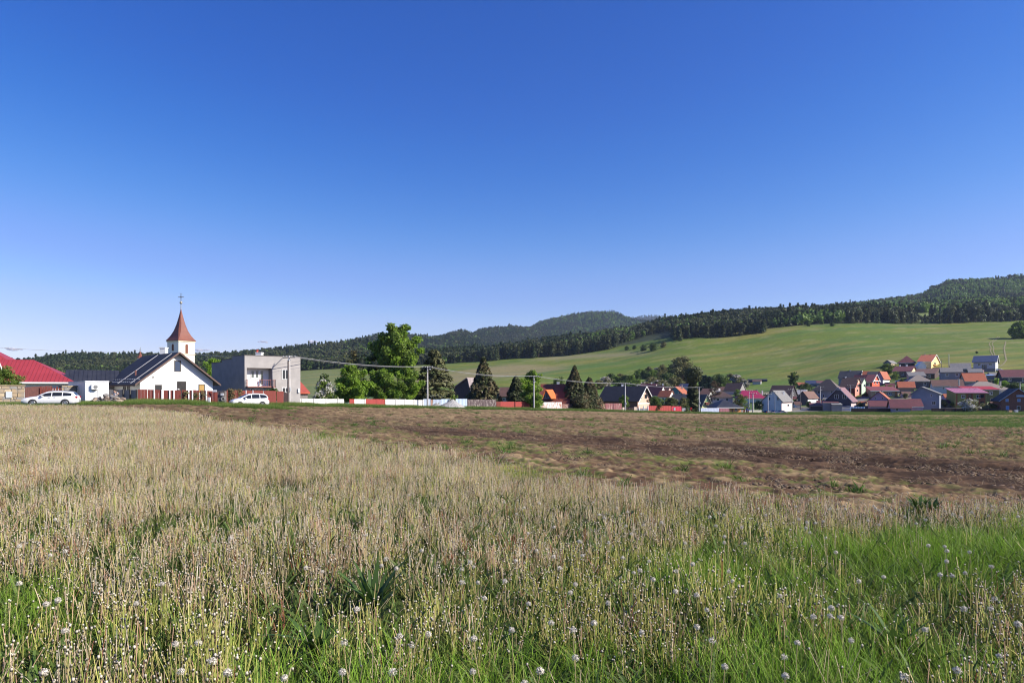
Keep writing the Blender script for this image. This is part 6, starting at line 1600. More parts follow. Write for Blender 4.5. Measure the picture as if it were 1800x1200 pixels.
for (x0, x1, t, m_, kd, lb, nm) in [
    (744, 757, 701, m_galv, 'sheet', 'blue grey corrugated sheet fence behind the second pole', 'sheet_fence'),
    (757.3, 760.5, 702, rusty('rust_sheet_a', (.30, .17, .13), (.42, .42, .46), .4), 'sheet', 'narrow rusty brown sheet beside the second pole', 'sheet_fence'),
    (761, 775, 701.8, m_galv, 'sheet', 'grey blue sheet panel left of the gravel heap', 'sheet_fence'),
    (775.5, 792, 701.2, m_lblue, 'sheet', 'pale blue sheet panel behind the gravel heap', 'sheet_fence'),
    (792.3, 800.5, 702, m_dkb, 'board', 'dark brown gap panel between two pale blue sheets', 'board_fence'),
    (801, 821, 700.8, m_lblue, 'sheet', 'tall pale blue sheet panel right of the gravel heap', 'sheet_fence'),
    (821.5, 872, 701.8, rusty('rust_dark', (.105, .075, .075), (.26, .22, .20), .35, 2.2), 'sheet', 'long dark rusty grey fence under the big spruce', 'sheet_fence'),
    (872.3, 879, 705.5, m_redb, 'board', 'short dark red panel at the start of the red board fence', 'board_fence'),
    (879.3, 934, 705.4, m_red, 'board', 'long faded red board fence under the bright green tree', 'board_fence'),
    (934.5, 938, 709, m_dkb, 'board', 'dark board standing for the shaded narrow gap beside the third pole', 'board_fence'),  # dark board painted as the shade of a gap
    (939, 987.5, 706.5, rusty('rust_white', (.62, .58, .55), (.36, .15, .09), .32, 1.6), 'sheet', 'whitish corrugated fence streaked with orange rust', 'sheet_fence'),
    (988, 1014.5, 710, rusty('rust_brown', (.22, .11, .09), (.48, .40, .36), .22, 2.4), 'sheet', 'brown speckled rusty sheet fence before the spruce pair', 'sheet_fence'),
    (1015.5, 1063.5, 709, rusty('rust_red', (.33, .11, .07), (.62, .50, .42), .3, 1.8), 'sheet', 'reddish rusty sheet fence with pale peeling patches', 'sheet_fence'),
    (1064, 1093, 708.6, rusty('rust_maroon', (.22, .085, .085), (.36, .26, .24), .2, 1.4), 'sheet', 'maroon brown sheet fence ending left of the fourth pole', 'sheet_fence'),
    (1094, 1098.5, 715.5, W('gatepost', (.5, .4, .33)), 'concrete', 'short pinkish gate post wall by the fourth pole', 'low_wall'),
    (1099, 1114, 716, m_dkb, 'picket', 'dark open picket fence right of the fourth pole', 'picket_fence'),
    (1114.5, 1119, 714.8, W('gatepost', (.5, .4, .33)), 'concrete', 'pale pinkish gate pillar in front of the peach gable', 'low_wall'),
    (1139, 1180, 713, m_red, 'sheet', 'dull red sheet fence in front of the dark green bushes', 'sheet_fence'),
    (1180.5, 1198, 713.8, m_crim, 'sheet', 'crimson sheet fence with a white meter box', 'sheet_fence'),
    (1198.5, 1212, 716.8, m_gsh, 'sheet', 'grey sheet fence between the crimson and bright red ones', 'sheet_fence'),
    (1214, 1225, 716, m_brt, 'board', 'small bright red gate at the foot of the dark tree', 'board_fence'),
    (1225.5, 1230.5, 716, mat('teal_sheet', (.30, .42, .45), (.25, .36, .39)), 'sheet', 'narrow grey teal sheet left of the fifth pole', 'sheet_fence'),
    (1232, 1264, 716.8, mat('bluegrey_sheet', (.40, .44, .56), (.33, .37, .48), scale=2), 'sheet', 'blue grey corrugated fence in front of the lime yellow gable', 'sheet_fence'),
    (1264.5, 1282, 717.2, mat('maroon_sheet', (.25, .10, .12), (.2, .085, .1), scale=2), 'sheet', 'maroon sheet fence in front of the dark bungalow', 'sheet_fence'),
    (1287, 1293, 718.5, mat('maroon_sheet', (.25, .10, .12)), 'sheet', 'short maroon sheet piece right of the green shrub', 'sheet_fence'),
    (1302, 1316, 720.5, m_redb, 'picket', 'dark red slat fence with white posts below the orange wall', 'picket_fence'),
    (1316.5, 1323, 720.8, m_cream, 'concrete', 'cream wall piece left of the sixth pole', 'low_wall'),
    (1324.5, 1338.5, 720.6, m_cream, 'concrete', 'cream wall piece between the sixth pole and the dark cars', 'low_wall')]:
    posts = {1302: (1302, 1305, 1310, 1313.5), 1099: (1104, 1109)}.get(x0, ())
    fence(nm, lb, x0, x1, t, t + (.6 if x0 == 879.3 else .0), m_, kd, D0=De(x0), D1=De(x1), cat='wall' if nm == 'low_wall' else 'fence', posts=posts, pm=m_wp if posts and x0 == 1302 else None, pw=.16)
# trellis gate with white frame posts before the peach gable
e = fence('garden_gate', 'open garden gate of pale posts and grey rails before the peach gable', 1119.5, 1138.5, 717, 717, m_gsh, 'picket', posts=(1122.5, 1130.5, 1138), pm=frame_w, D0=De(1119), D1=De(1138), pw=.22, ph=.6, cat='gate')
p = G(1185.7, De(1185) - .25); c = P(1185.7, 718.5, De(1185) - .25)
tag(place_base(MB().box(c.x - .28, c.x + .28, p.y - .12, p.y + .05, c.z - .42, c.z + .42).build('meter_box', frame_w), (c.x, p.y, c.z - .42)), 'white meter box fixed on the crimson sheet fence', 'meter box')
fence('board_fence', 'long dark board fence with dark posts below the olive green house', 1637, 1758, 717.5, 718, m_dkb, 'board', posts=(1661, 1680, 1699, 1718, 1737), pm=mat('post_maroon', (.13, .04, .035)), D0=241, D1=238, pw=.2)
fence('board_fence', 'dark board fence running below the porch of the lilac gable house', 1496, 1566, 717.5, 717.5, m_dkb, 'board', D0=246, D1=244)
fence('sheet_fence', 'pale blue sheet strip behind the dark board fence', 1494, 1520, 714.5, 715, m_lblue, 'sheet', D0=252, D1=251)
fence('low_wall', 'pink fence wall with pillars running up beside the salmon house', 1515, 1527, 692.5, 688, W('fencepink', (.6, .36, .28)), 'concrete', posts=(1518, 1521, 1524), D0=Dof(1515, 698), D1=Dof(1527, 693), cat='wall', pw=.3)
for (px, py, w, hpx, c_, lb) in ((1775, 722.5, 6, 3, (.60, .38, .20), 'pile of pale orange building blocks before the brick house'), (1786, 722, 5, 3.5, (.5, .52, .58), 'white pallet of building blocks before the brick house')):
    p = G(px, 232); s = w / F * 232 / 2; H_ = hpx / F * 232 + .5
    mb = MB()
    for i in range(4):
        for j in range(3): mb.box(p.x - s + i * s / 2 + .02, p.x - s + (i + 1) * s / 2 - .02, p.y - .4, p.y + .4, p.z + j * H_ / 3 + .01, p.z + (j + 1) * H_ / 3 - .01)
    e = empty('block_pallet', p, lb, 'pallet'); mb.build('blocks', W('blk%d' % px, c_), e); MB().box(p.x - s, p.x + s, p.y - .45, p.y + .45, p.z - .25, p.z).build('pallet', mat('pallet_wood', (.35, .26, .16)), e)

# ================================================================== POLES AND CABLES
pole_c = mat('pole_concrete', (.44, .42, .40), (.34, .32, .31), scale=2, rough=.9); iron = mat('dark_iron', (.09, .085, .085), (.13, .12, .12), metal=.3)
lampg = mat('lamp_shell', (.55, .56, .56), (.48, .49, .5), rough=.5)
POLES = {}
def pole(px, top, D, label, lamp=None, box=None, arm=1.3, rad=.16, m=None, bare=False):
    p = G(px, D); zt = P(px, top, D).z
    e = empty('utility_pole', p, label, 'pole', 'concrete utility poles of the village')
    MB().lathe(p + Vector((0, 0, -.5)), [(rad, 0), (rad * .97, 1), (rad * .55, zt - p.z + .5)], 10).build('shaft', m or pole_c, e, smooth=True)
    if not bare:
        d = Vector((.86, -.5, 0)); n = Vector((.5, .86, 0)); q = Vector((p.x, p.y, zt - .35))
        MB().frame_box(q, d, n, Zv, -arm, arm, -.05, .05, 0, .1).build('crossarm', iron, e)
        for s in (-1, -.45, .45, 1): MB().lathe(q + d * (arm * s * .95) + Zv * .103, [(.02, 0), (.06, .05), (.035, .11), (.06, .16), (.02, .24)], 8).build('insulator', mat('porcelain', (.75, .75, .72), rough=.3), e)
    if lamp:
        c = P(px + lamp[0], lamp[1], D)
        l = MB().tube([(p.x, p.y, c.z + .1), (p.x + (c.x - p.x) * .5, p.y - .25, c.z + .3), (c.x, p.y - .5, c.z + .15)], .04, 6).build('lamp_arm', iron, e)
        MB().frame_box(Vector((c.x, p.y - .5, c.z)), Vector((1, 0, 0)), Vector((0, 1, 0)), Zv, -.14, .14, -.32, .25, -.09, .11).build('lamp_head', lampg, l)
    if box:
        c = P(px, box, D); MB().box(p.x - .02, p.x + .34, p.y - rad - .25, p.y - rad * .8, c.z - .3, c.z + .3).build('junction_box', lampg, e)
    POLES[px] = Vector((p.x, p.y, zt - .1))
    return e
e = pole(508.5, 625, 104, 'tall thick concrete pole with a street lamp beside the grey house', lamp=(1.6, 633), rad=.24, box=684)
p = G(506.5, 103.4); MB().lathe(p + Vector((0, 0, -.4)), [(.16, 0), (.15, 2.0), (.1, P(0, 628, 103.4).z - p.z)], 8).build('stub_post', mat('tarred_wood', (.10, .085, .08), (.15, .12, .11), scale=3), e)
pole(751.5, 643.5, 138, 'grey concrete pole with a lamp in front of the dark pine', lamp=(5, 649), rad=.2)
pole(938.5, 660, 158, 'grey concrete pole standing before the bright green tree', lamp=(2, 671), rad=.2)
pole(1099, 673, 192, 'concrete pole with a white box before the black tiled house', box=709, rad=.22)
pole(1229, 680, 219, 'pale concrete pole beside the small dark conifer', rad=.2, box=708)
pole(1323.5, 690.5, 238, 'concrete pole between the cream wall pieces left of the dark cars', rad=.24)
pole(1317, 686, 262, 'thin pole in front of the magenta roof', rad=.14)
pole(1350, 692, 246, 'concrete pole in front of the blue shaded white gable', rad=.17)
pole(1362, 688, 250, 'slim lattice like pole carrying wires at the blue shaded white house', rad=.13, m=mat('pole_steel', (.25, .27, .3)))
pole(1392.5, 683, 252, 'pole at the pink lit corner of the blue shaded white house', rad=.16)
pole(1407, 684, 268, 'thin dark pole before the small brown roofed house', rad=.13, m=iron)
pole(1442, 679, 272, 'pale pole in front of the wide hipped grey house', rad=.2, lamp=(1, 685))
pole(1495.3, 676, 300, 'thin pale pole beside the salmon gabled house', rad=.14)
pole(1668, 622, 372, 'lone tall pole on the green slope above the village', rad=.2, bare=True)
pole(1655, 632, 366, 'shorter dark pole on the slope near the orange tiled house', rad=.16, m=iron, bare=True)
pole(1793, 671, 278, 'pale pole with crossarm before the dark right edge house', rad=.22, arm=1.0)
cabm = mat('aerial_cable', (.30, .30, .30), (.22, .22, .23), rough=.5)
def cable(a, b, sag, label, rad=.045, n=14):
    pts = [a.lerp(b, i / n) - Zv * (sag * 4 * (i / n) * (1 - i / n)) for i in range(n + 1)]
    return tag(place_base(MB().tube(pts, rad, 5).build('power_cable', cabm), pts[0]), label, 'cable', 'power cables strung between the poles')
ps = [508.5, 751.5, 938.5, 1099, 1229]
nm = ['from the grey house pole to the pine pole', 'from the pine pole to the green tree pole', 'from the green tree pole to the white box pole', 'from the white box pole to the dark conifer']
for i in range(4):
    a, b = POLES[ps[i]], POLES[ps[i + 1]]
    cable(a + Vector((0, -.05, .05)), b + Vector((0, -.05, .05)), (.55, .7, .55, .5)[i], 'thick pale aerial cable running ' + nm[i], .042)
    for k, off in enumerate((.7, -.7)):
        cable(a + Vector((off, -.4 * off, .1)), b + Vector((off, -.4 * off, .1)), (.75, .9, .7, .6)[i], ('thin near wire beside the cable ' if k == 0 else 'thin far wire beside the cable ') + nm[i], .013)
cable(POLES[1229], P(1165.3, 677, 300), .3, 'thin pale wire crossing before the teal gable to the left', .03)
cable(POLES[508.5] + Zv * .05, P(343.5, 622, 171), .4, 'thick pale cable running left from the concrete pole above the grey house', .05)
cable(POLES[1323.5], POLES[1350], .3, 'wire between the two poles above the parked dark cars', .02)
cable(POLES[1350], POLES[1392.5], .3, 'wire crossing the blue shaded white gable', .02)
cable(P(-40, 608, 110), P(246.5, 617, 190), .5, 'thin wire sloping above the red roof at the left', .03)

# ================================================================== VEHICLES
paint_w = mat('white_car_paint', (.80, .80, .80), (.78, .78, .78), rough=.3, spec=.5, coat=.6)
paint_k = mat('black_car_paint', (.012, .013, .016), (.014, .015, .018), rough=.25, spec=.5, coat=.8)
paint_b = mat('blue_car_paint', (.02, .03, .07), (.022, .033, .075), rough=.25, spec=.5, coat=.8)
paint_g = mat('pale_blue_car_paint', (.45, .55, .68), (.43, .53, .66), rough=.3, coat=.6)
tyre_m = mat('tyre_rubber', (.016, .016, .016), (.022, .022, .022)); rim_m = mat('alloy_rim', (.55, .55, .56), (.45, .45, .46), metal=.8, rough=.3)
lens_m = mat('headlamp_lens', (.55, .58, .60), (.45, .48, .5), rough=.1, spec=.6); tail_m = mat('tail_lamp', (.42, .015, .02), (.35, .01, .015), rough=.2)
plas = mat('black_trim', (.02, .02, .02), (.03, .03, .03), rough=.6)
ESTATE = dict(L=4.69, W=1.82, xs=[0, .05, .25, .7, 1.28, 1.62, 2.06, 2.6, 3.3, 3.9, 4.30, 4.58, 4.69],
  zt=[.60, .70, .80, .90, .985, 1.19, 1.40, 1.465, 1.46, 1.42, 1.36, 1.02, .80], zb=[.55, .64, .74, .84, .92, .94, .95, .96, .975, .99, 1.0, .96, .74], wh=(.98, 3.68), glass=(1.45, 4.22), pil=(2.55, 3.45), wr=.32)
MPV = dict(L=4.25, W=1.76, xs=[0, .05, .22, .6, .95, 1.35, 1.9, 2.5, 3.2, 3.75, 4.05, 4.2, 4.25],
  zt=[.62, .76, .88, .98, 1.06, 1.28, 1.53, 1.61, 1.60, 1.55, 1.36, 1.02, .80], zb=[.56, .70, .82, .91, .97, .99, 1.0, 1.01, 1.02, 1.03, 1.02, .96, .74], wh=(.86, 3.42), glass=(1.15, 3.98), pil=(2.2, 3.15), wr=.31)
HATCH = dict(L=4.1, W=1.75, xs=[0, .05, .22, .6, 1.15, 1.5, 1.95, 2.4, 3.0, 3.5, 3.85, 4.05, 4.1],
  zt=[.58, .68, .78, .86, .95, 1.15, 1.37, 1.46, 1.45, 1.38, 1.22, .98, .76], zb=[.54, .63, .72, .81, .90, .92, .93, .94, .96, .97, .97, .93, .72], wh=(.86, 3.38), glass=(1.3, 3.8), pil=(2.3, 3.1), wr=.31)
def car(label, pos, rz, paint, S=ESTATE, cat='car', dark_glass=True):
    """front at -x side of the car; rz turns the length axis"""
    e = empty('parked_car', pos, label, cat); e.rotation_euler = (0, 0, rz)
    L, W2 = S['L'], S['W'] / 2; xs = np.array(S['xs']) - L / 2; zt = np.array(S['zt']); zb = np.array(S['zb'])
    nx = np.linspace(-L / 2, L / 2, 49); ZT = np.interp(nx, xs, zt); ZB = np.interp(nx, xs, zb)
    fx_ = np.abs(nx) / (L / 2); wm = W2 * (1 - .16 * np.clip((fx_ - .72) / .28, 0, 1) ** 2); gh = np.clip((ZT - ZB) / .5, 0, 1)
    wr = wm * (.93 - .24 * gh); z0 = .24 + .10 * np.clip((fx_ - .85) / .15, 0, 1)
    ring = lambda i: [(-wm[i] * .90, z0[i]), (-wm[i] * .99, z0[i] + .14), (-wm[i], (z0[i] + ZB[i]) / 2 + .08), (-wm[i] * .975, ZB[i]), (-wr[i], ZT[i] - .035), (-wr[i] * .86, ZT[i]), (0, ZT[i] + .02), (wr[i] * .86, ZT[i]), (wr[i], ZT[i] - .035), (wm[i] * .975, ZB[i]), (wm[i], (z0[i] + ZB[i]) / 2 + .08), (wm[i] * .99, z0[i] + .14), (wm[i] * .90, z0[i])]
    mb = MB(); k = 13; vs = []
    for i in range(len(nx)): vs += [Vector((nx[i], y, z)) for y, z in ring(i)]
    fs = [(i * k + j, i * k + j + 1, (i + 1) * k + j + 1, (i + 1) * k + j) for i in range(len(nx) - 1) for j in range(k - 1)] + [(i * k + k - 1, i * k, (i + 1) * k, (i + 1) * k + k - 1) for i in range(len(nx) - 1)]
    fs += [tuple(range(k)), tuple(range((len(nx) - 1) * k, len(nx) * k))]
    O = Vector((0, 0, 0))
    mb.add(vs, fs).build('body', paint, e, origin=O, smooth=True)
    at = lambda x, a: float(np.interp(x, nx, a))
    g0, g1 = S['glass'][0] - L / 2, S['glass'][1] - L / 2; pil = [g0] + [p_ - L / 2 for p_ in S['pil']] + [g1]
    gm = glass('car_glass', (.015, .018, .022))
    for sy in (-1, 1):
        for a, b in zip(pil[:-1], pil[1:]):
            X_ = np.linspace(a + (.035 if a != g0 else 0), b - (.035 if b != g1 else 0), 7); lo = []; hi = []
            for x in X_:
                zl = at(x, ZB) + .02; zh = max(at(x, ZT) - .11, zl + .004); f = lambda z: (at(x, wm) * .975 + (at(x, wr) - at(x, wm) * .975) * (z - at(x, ZB)) / max(at(x, ZT) - .035 - at(x, ZB), .02))
                lo.append(Vector((x, sy * (f(zl) + .012), zl))); hi.append(Vector((x, sy * (f(zh) + .012), zh)))
            m2 = MB().add(lo + hi, [(i, i + 1, i + 8, i + 7) for i in range(6)]); m2.build('side_window', gm, e, origin=O)
        # lamps, mirror, door line, handle
        x = -L / 2 + .16; MB().frame_box(Vector((x, sy * at(x, wm) * .80, at(x, ZB) - .10)), Vector((1, 0, 0)), Vector((0, 1, 0)), Zv, -.12, .18, -.18, .185, -.07, .05).build('headlight', lens_m, e, origin=O)
        x = L / 2 - .12; MB().frame_box(Vector((x, sy * at(x, wm) * .84, at(x, ZB) - .08)), Vector((1, 0, 0)), Vector((0, 1, 0)), Zv, -.12, .11, -.13, .15, -.08, .12).build('tail_light', tail_m, e, origin=O)
        x = S['glass'][0] - L / 2 + .35; MB().frame_box(Vector((x, sy * (at(x, wm) + .09), at(x, ZB) + .05)), Vector((1, 0, 0)), Vector((0, 1, 0)), Zv, -.09, .08, -.09, .09, -.05, .08).build('wing_mirror', paint, e, origin=O)
        for p_ in S['pil']:
            x = p_ - L / 2 + .55 if p_ < 3 else p_ - L / 2 + .1
            MB().frame_box(Vector((x - .75, sy * (at(x, wm) + .0), at(x, ZB) - .11)), Vector((1, 0, 0)), Vector((0, 1, 0)), Zv, -.09, .09, -.02, .022, -.02, .015).build('door_handle', plas, e, origin=O)
        for wx in S['wh']:
            x = wx - L / 2; r = S['wr']; c = Vector((x, sy * (W2 - .17), r))
            MB().lathe(Vector((x, sy * (W2 - .19), r + .01)), [(r + .055, 0), (r + .055, .197)], 20, (0, sy, 0)).build('wheel_arch', plas, e, origin=O)
            t = MB().lathe(c, [(r * .7, 0), (r * .97, .02), (r, .06), (r, .15), (r * .93, .186), (r * .72, .192)], 20, (0, sy, 0)).build('wheel', tyre_m, e, origin=O, smooth=False)
            q = MB().lathe(c, [(r * .18, .17), (r * .2, .203), (r * .1, .208)], 10, (0, sy, 0))
            for s_ in range(9):
                a_ = 2 * math.pi * s_ / 9; dx = Vector((math.cos(a_), 0, math.sin(a_))); dn = Vector((-math.sin(a_), 0, math.cos(a_)))
                q.frame_box(c + Vector((0, sy * .19, 0)), dx, Vector((0, sy, 0)), dn, r * .16, r * .70, 0, .015, -.022, .022)
            rr_ = [c + Vector((math.cos(t_) * r * .68, sy * .2, math.sin(t_) * r * .68)) for t_ in np.linspace(0, 2 * math.pi, 19)]
            q.tube(rr_, .02, 4, False).build('rim', rim_m, t, origin=O)
    def pane(xa, xb, name):
        X_ = np.linspace(xa, xb, 6); A = [Vector((x, -at(x, wr) * .86, at(x, ZT) + .012)) for x in X_]; C_ = [Vector((x, 0, at(x, ZT) + .032)) for x in X_]; B = [Vector((x, at(x, wr) * .86, at(x, ZT) + .012)) for x in X_]
        MB().add(A + C_ + B, [(i, i + 1, i + 7, i + 6) for i in range(5)] + [(i + 6, i + 7, i + 13, i + 12) for i in range(5)]).build(name, gm, e, origin=O)
    pane(S['xs'][4] - L / 2 + .04, S['xs'][6] - L / 2 - .03, 'windscreen'); pane(S['xs'][10] - L / 2 + .02, S['xs'][11] - L / 2 - .03, 'rear_window')
    x = -L / 2 + .02; MB().frame_box(Vector((x, 0, .5)), Vector((1, 0, 0)), Vector((0, 1, 0)), Zv, -.035, .05, -.42, .42, -.07, .07).build('grille', plas, e, origin=O)
    MB().frame_box(Vector((0, 0, .2)), Vector((1, 0, 0)), Vector((0, 1, 0)), Zv, -L / 2 + .25, L / 2 - .25, -W2 * .85, W2 * .85, -.03, .06).build('underbody', plas, e, origin=O)
    if S is ESTATE:
        for sy in (-1, 1): MB().tube([(x - L / 2, sy * at(x - L / 2, wr) * .9, at(x - L / 2, ZT) + .05) for x in (2.2, 2.5, 3.3, 4.0, 4.2)], .018, 5).build('roof_rail', rim_m, e, origin=O)
    return e
def car_at(x0, x1, r, S, label, paint, D=None, **k):
    """front end at column x0, rear end at x1"""
    r = math.radians(r); ex = Vector((math.cos(r), math.sin(r), 0)); t0, t1 = (x0 - CX) / F, (x1 - CX) / F
    # distance of the front end so that the car's real length spans the columns
    D = S['L'] * (ex.x - t1 * ex.y) / (t1 - t0) if D is None else D
    A = Vector((t0 * D, D, 0)); c = A + ex * (S['L'] / 2)
    return car(label, (c.x, c.y, gzs(c.x, c.y)), r, paint, S, **k)
car_at(41.5, 139, 20, ESTATE, 'white estate car parked side on before the picket fence', paint_w)
car_at(405, 470, 36, MPV, 'white minivan with its windscreen turned to the left, half hidden by tall grass', paint_w, cat='minivan')
c1 = G(1352, 233); car('black car, leftmost of the three parked at the lane mouth', c1, math.radians(180 + 25), paint_k, HATCH)
c1 = G(1363.5, 236); car('dark blue car, middle one of the three parked at the lane mouth', c1, math.radians(180 + 35), paint_b, HATCH)
c1 = G(1375, 238); car('dark car, rightmost of the three parked at the lane mouth', c1, math.radians(180 + 30), paint_k, HATCH)
c1 = G(1757.5, 350); car('pale blue white car parked beside the dark blue roofed hillside house', c1, math.radians(150), paint_g, HATCH)
c1 = G(1556.5, Dof(1556, 677)); car('black car parked below the white walled house on the upper row', c1, math.radians(-20), paint_k, HATCH)
c1 = G(1581, Dof(1581, 672)); car('silver car parked in the green yard right of the white walled house', c1, math.radians(-20), paint_g, HATCH)
c1 = G(1312, 256); car('bright blue car parked behind the dark blue roofed bungalow', c1, math.radians(160), mat('bright_blue_paint', (.03, .07, .32), (.03, .07, .32), rough=.3, coat=.6), HATCH)

# ================================================================== RUBBLE, GRAVEL
p = G(186, 73); e = empty('rubble_heap', p, 'heap of brown field stones in front of the white cabin', 'rubble heap')
stn = [mat('rubble_brown', (.26, .19, .14), (.18, .14, .11), scale=3), mat('rubble_tan', (.38, .30, .22), (.29, .23, .17), scale=3), mat('rubble_grey', (.24, .22, .21), (.17, .16, .15), scale=3)]
def stone(c, s, m, parent, seed, name='stone'):
    rg = random.Random(seed); bm = bmesh.new(); bmesh.ops.create_icosphere(bm, subdivisions=1, radius=1)
    sx, sy, sz = s * rg.uniform(.9, 1.5), s * rg.uniform(.7, 1.1), s * rg.uniform(.5, .85); a = rg.uniform(0, 6)
    for v in bm.verts:
        k = rg.uniform(.78, 1.15); x, y, z = v.co.x * sx * k, v.co.y * sy * k, v.co.z * sz * k
        v.co = (c[0] + x * math.cos(a) - y * math.sin(a), c[1] + x * math.sin(a) + y * math.cos(a), c[2] + z)
    me = bpy.data.meshes.new(name); bm.to_mesh(me); bm.free(); return link_mesh(name, me, m, parent)
rg = random.Random(9)
for i in range(64):
    t = rg.uniform(-1, 1); hmax = 1.15 - abs(t) ** 2.2 * .85; z = rg.uniform(0, 1) * hmax * .78
    x = t * 1.45 + .35; y = rg.uniform(-.6, .6) * (1 - z)
    stone((x, y - (.3 if z < .3 else 0), z + .25), rg.uniform(.17, .32), rg.choice(stn), e, i)
p2 = G(217.5, 75); o_ = stone((0, 0, .12), .42, stn[1], None, 77, 'flat_stone'); o_.location = p2; tag(o_, 'single flat tan stone lying in the verge grass', 'stone')
def heap(label, px, D, hw, hh, cols, seed, ax=0, name='gravel_heap', skew=0.0):
    p = G(px, D); gx = np.linspace(-1, 1, 60); X_, Y_ = np.meshgrid(gx, gx, indexing='ij')
    r = np.sqrt((X_ + skew * (1 - np.abs(X_)) * 0) ** 2 + Y_ ** 2); n_ = fbm(X_ * 9, Y_ * 9, seed, 3); n2 = fbm(X_ * 2.2, Y_ * 2.2, seed + 3, 2)
    z = hh * np.clip(1.02 - r * (.9 + .3 * n2), -.15, 1) ** 1 * (1 - .12 * n_) - .05 + (n_ - .5) * .12
    me = np_mesh(name, np.stack([X_ * hw + skew * np.clip(z, 0, 9), Y_ * hw * .8, z], -1).reshape(-1, 3), grid_faces(60, 60))
    v = hash2(np.arange(3600).reshape(60, 60), X_ * 0, seed)[..., None]; c = np.array(cols[0]) * (1 - v) + np.array(cols[1]) * v
    set_col(me, c.reshape(-1, 3)); o = link_mesh(name, me, colmat('heap_colour', rough=.95)); o.location = p
    return tag(o, label, 'heap')
heap('big heap of pale grey gravel in front of the pale blue sheet fence', 791, 137, 3.5, 2.1, ((.20, .19, .18), (.52, .50, .47)), 5, skew=.3)
heap('lower gravel mound leaning against the big grey heap', 767, 138.5, 2.0, 1.3, ((.18, .17, .165), (.42, .40, .38)), 8)
heap('small pile of pale pinkish gravel in front of the stone pillar', 390.5, 74.5, .75, .30, ((.40, .34, .31), (.62, .54, .50)), 12, name='gravel_pile')

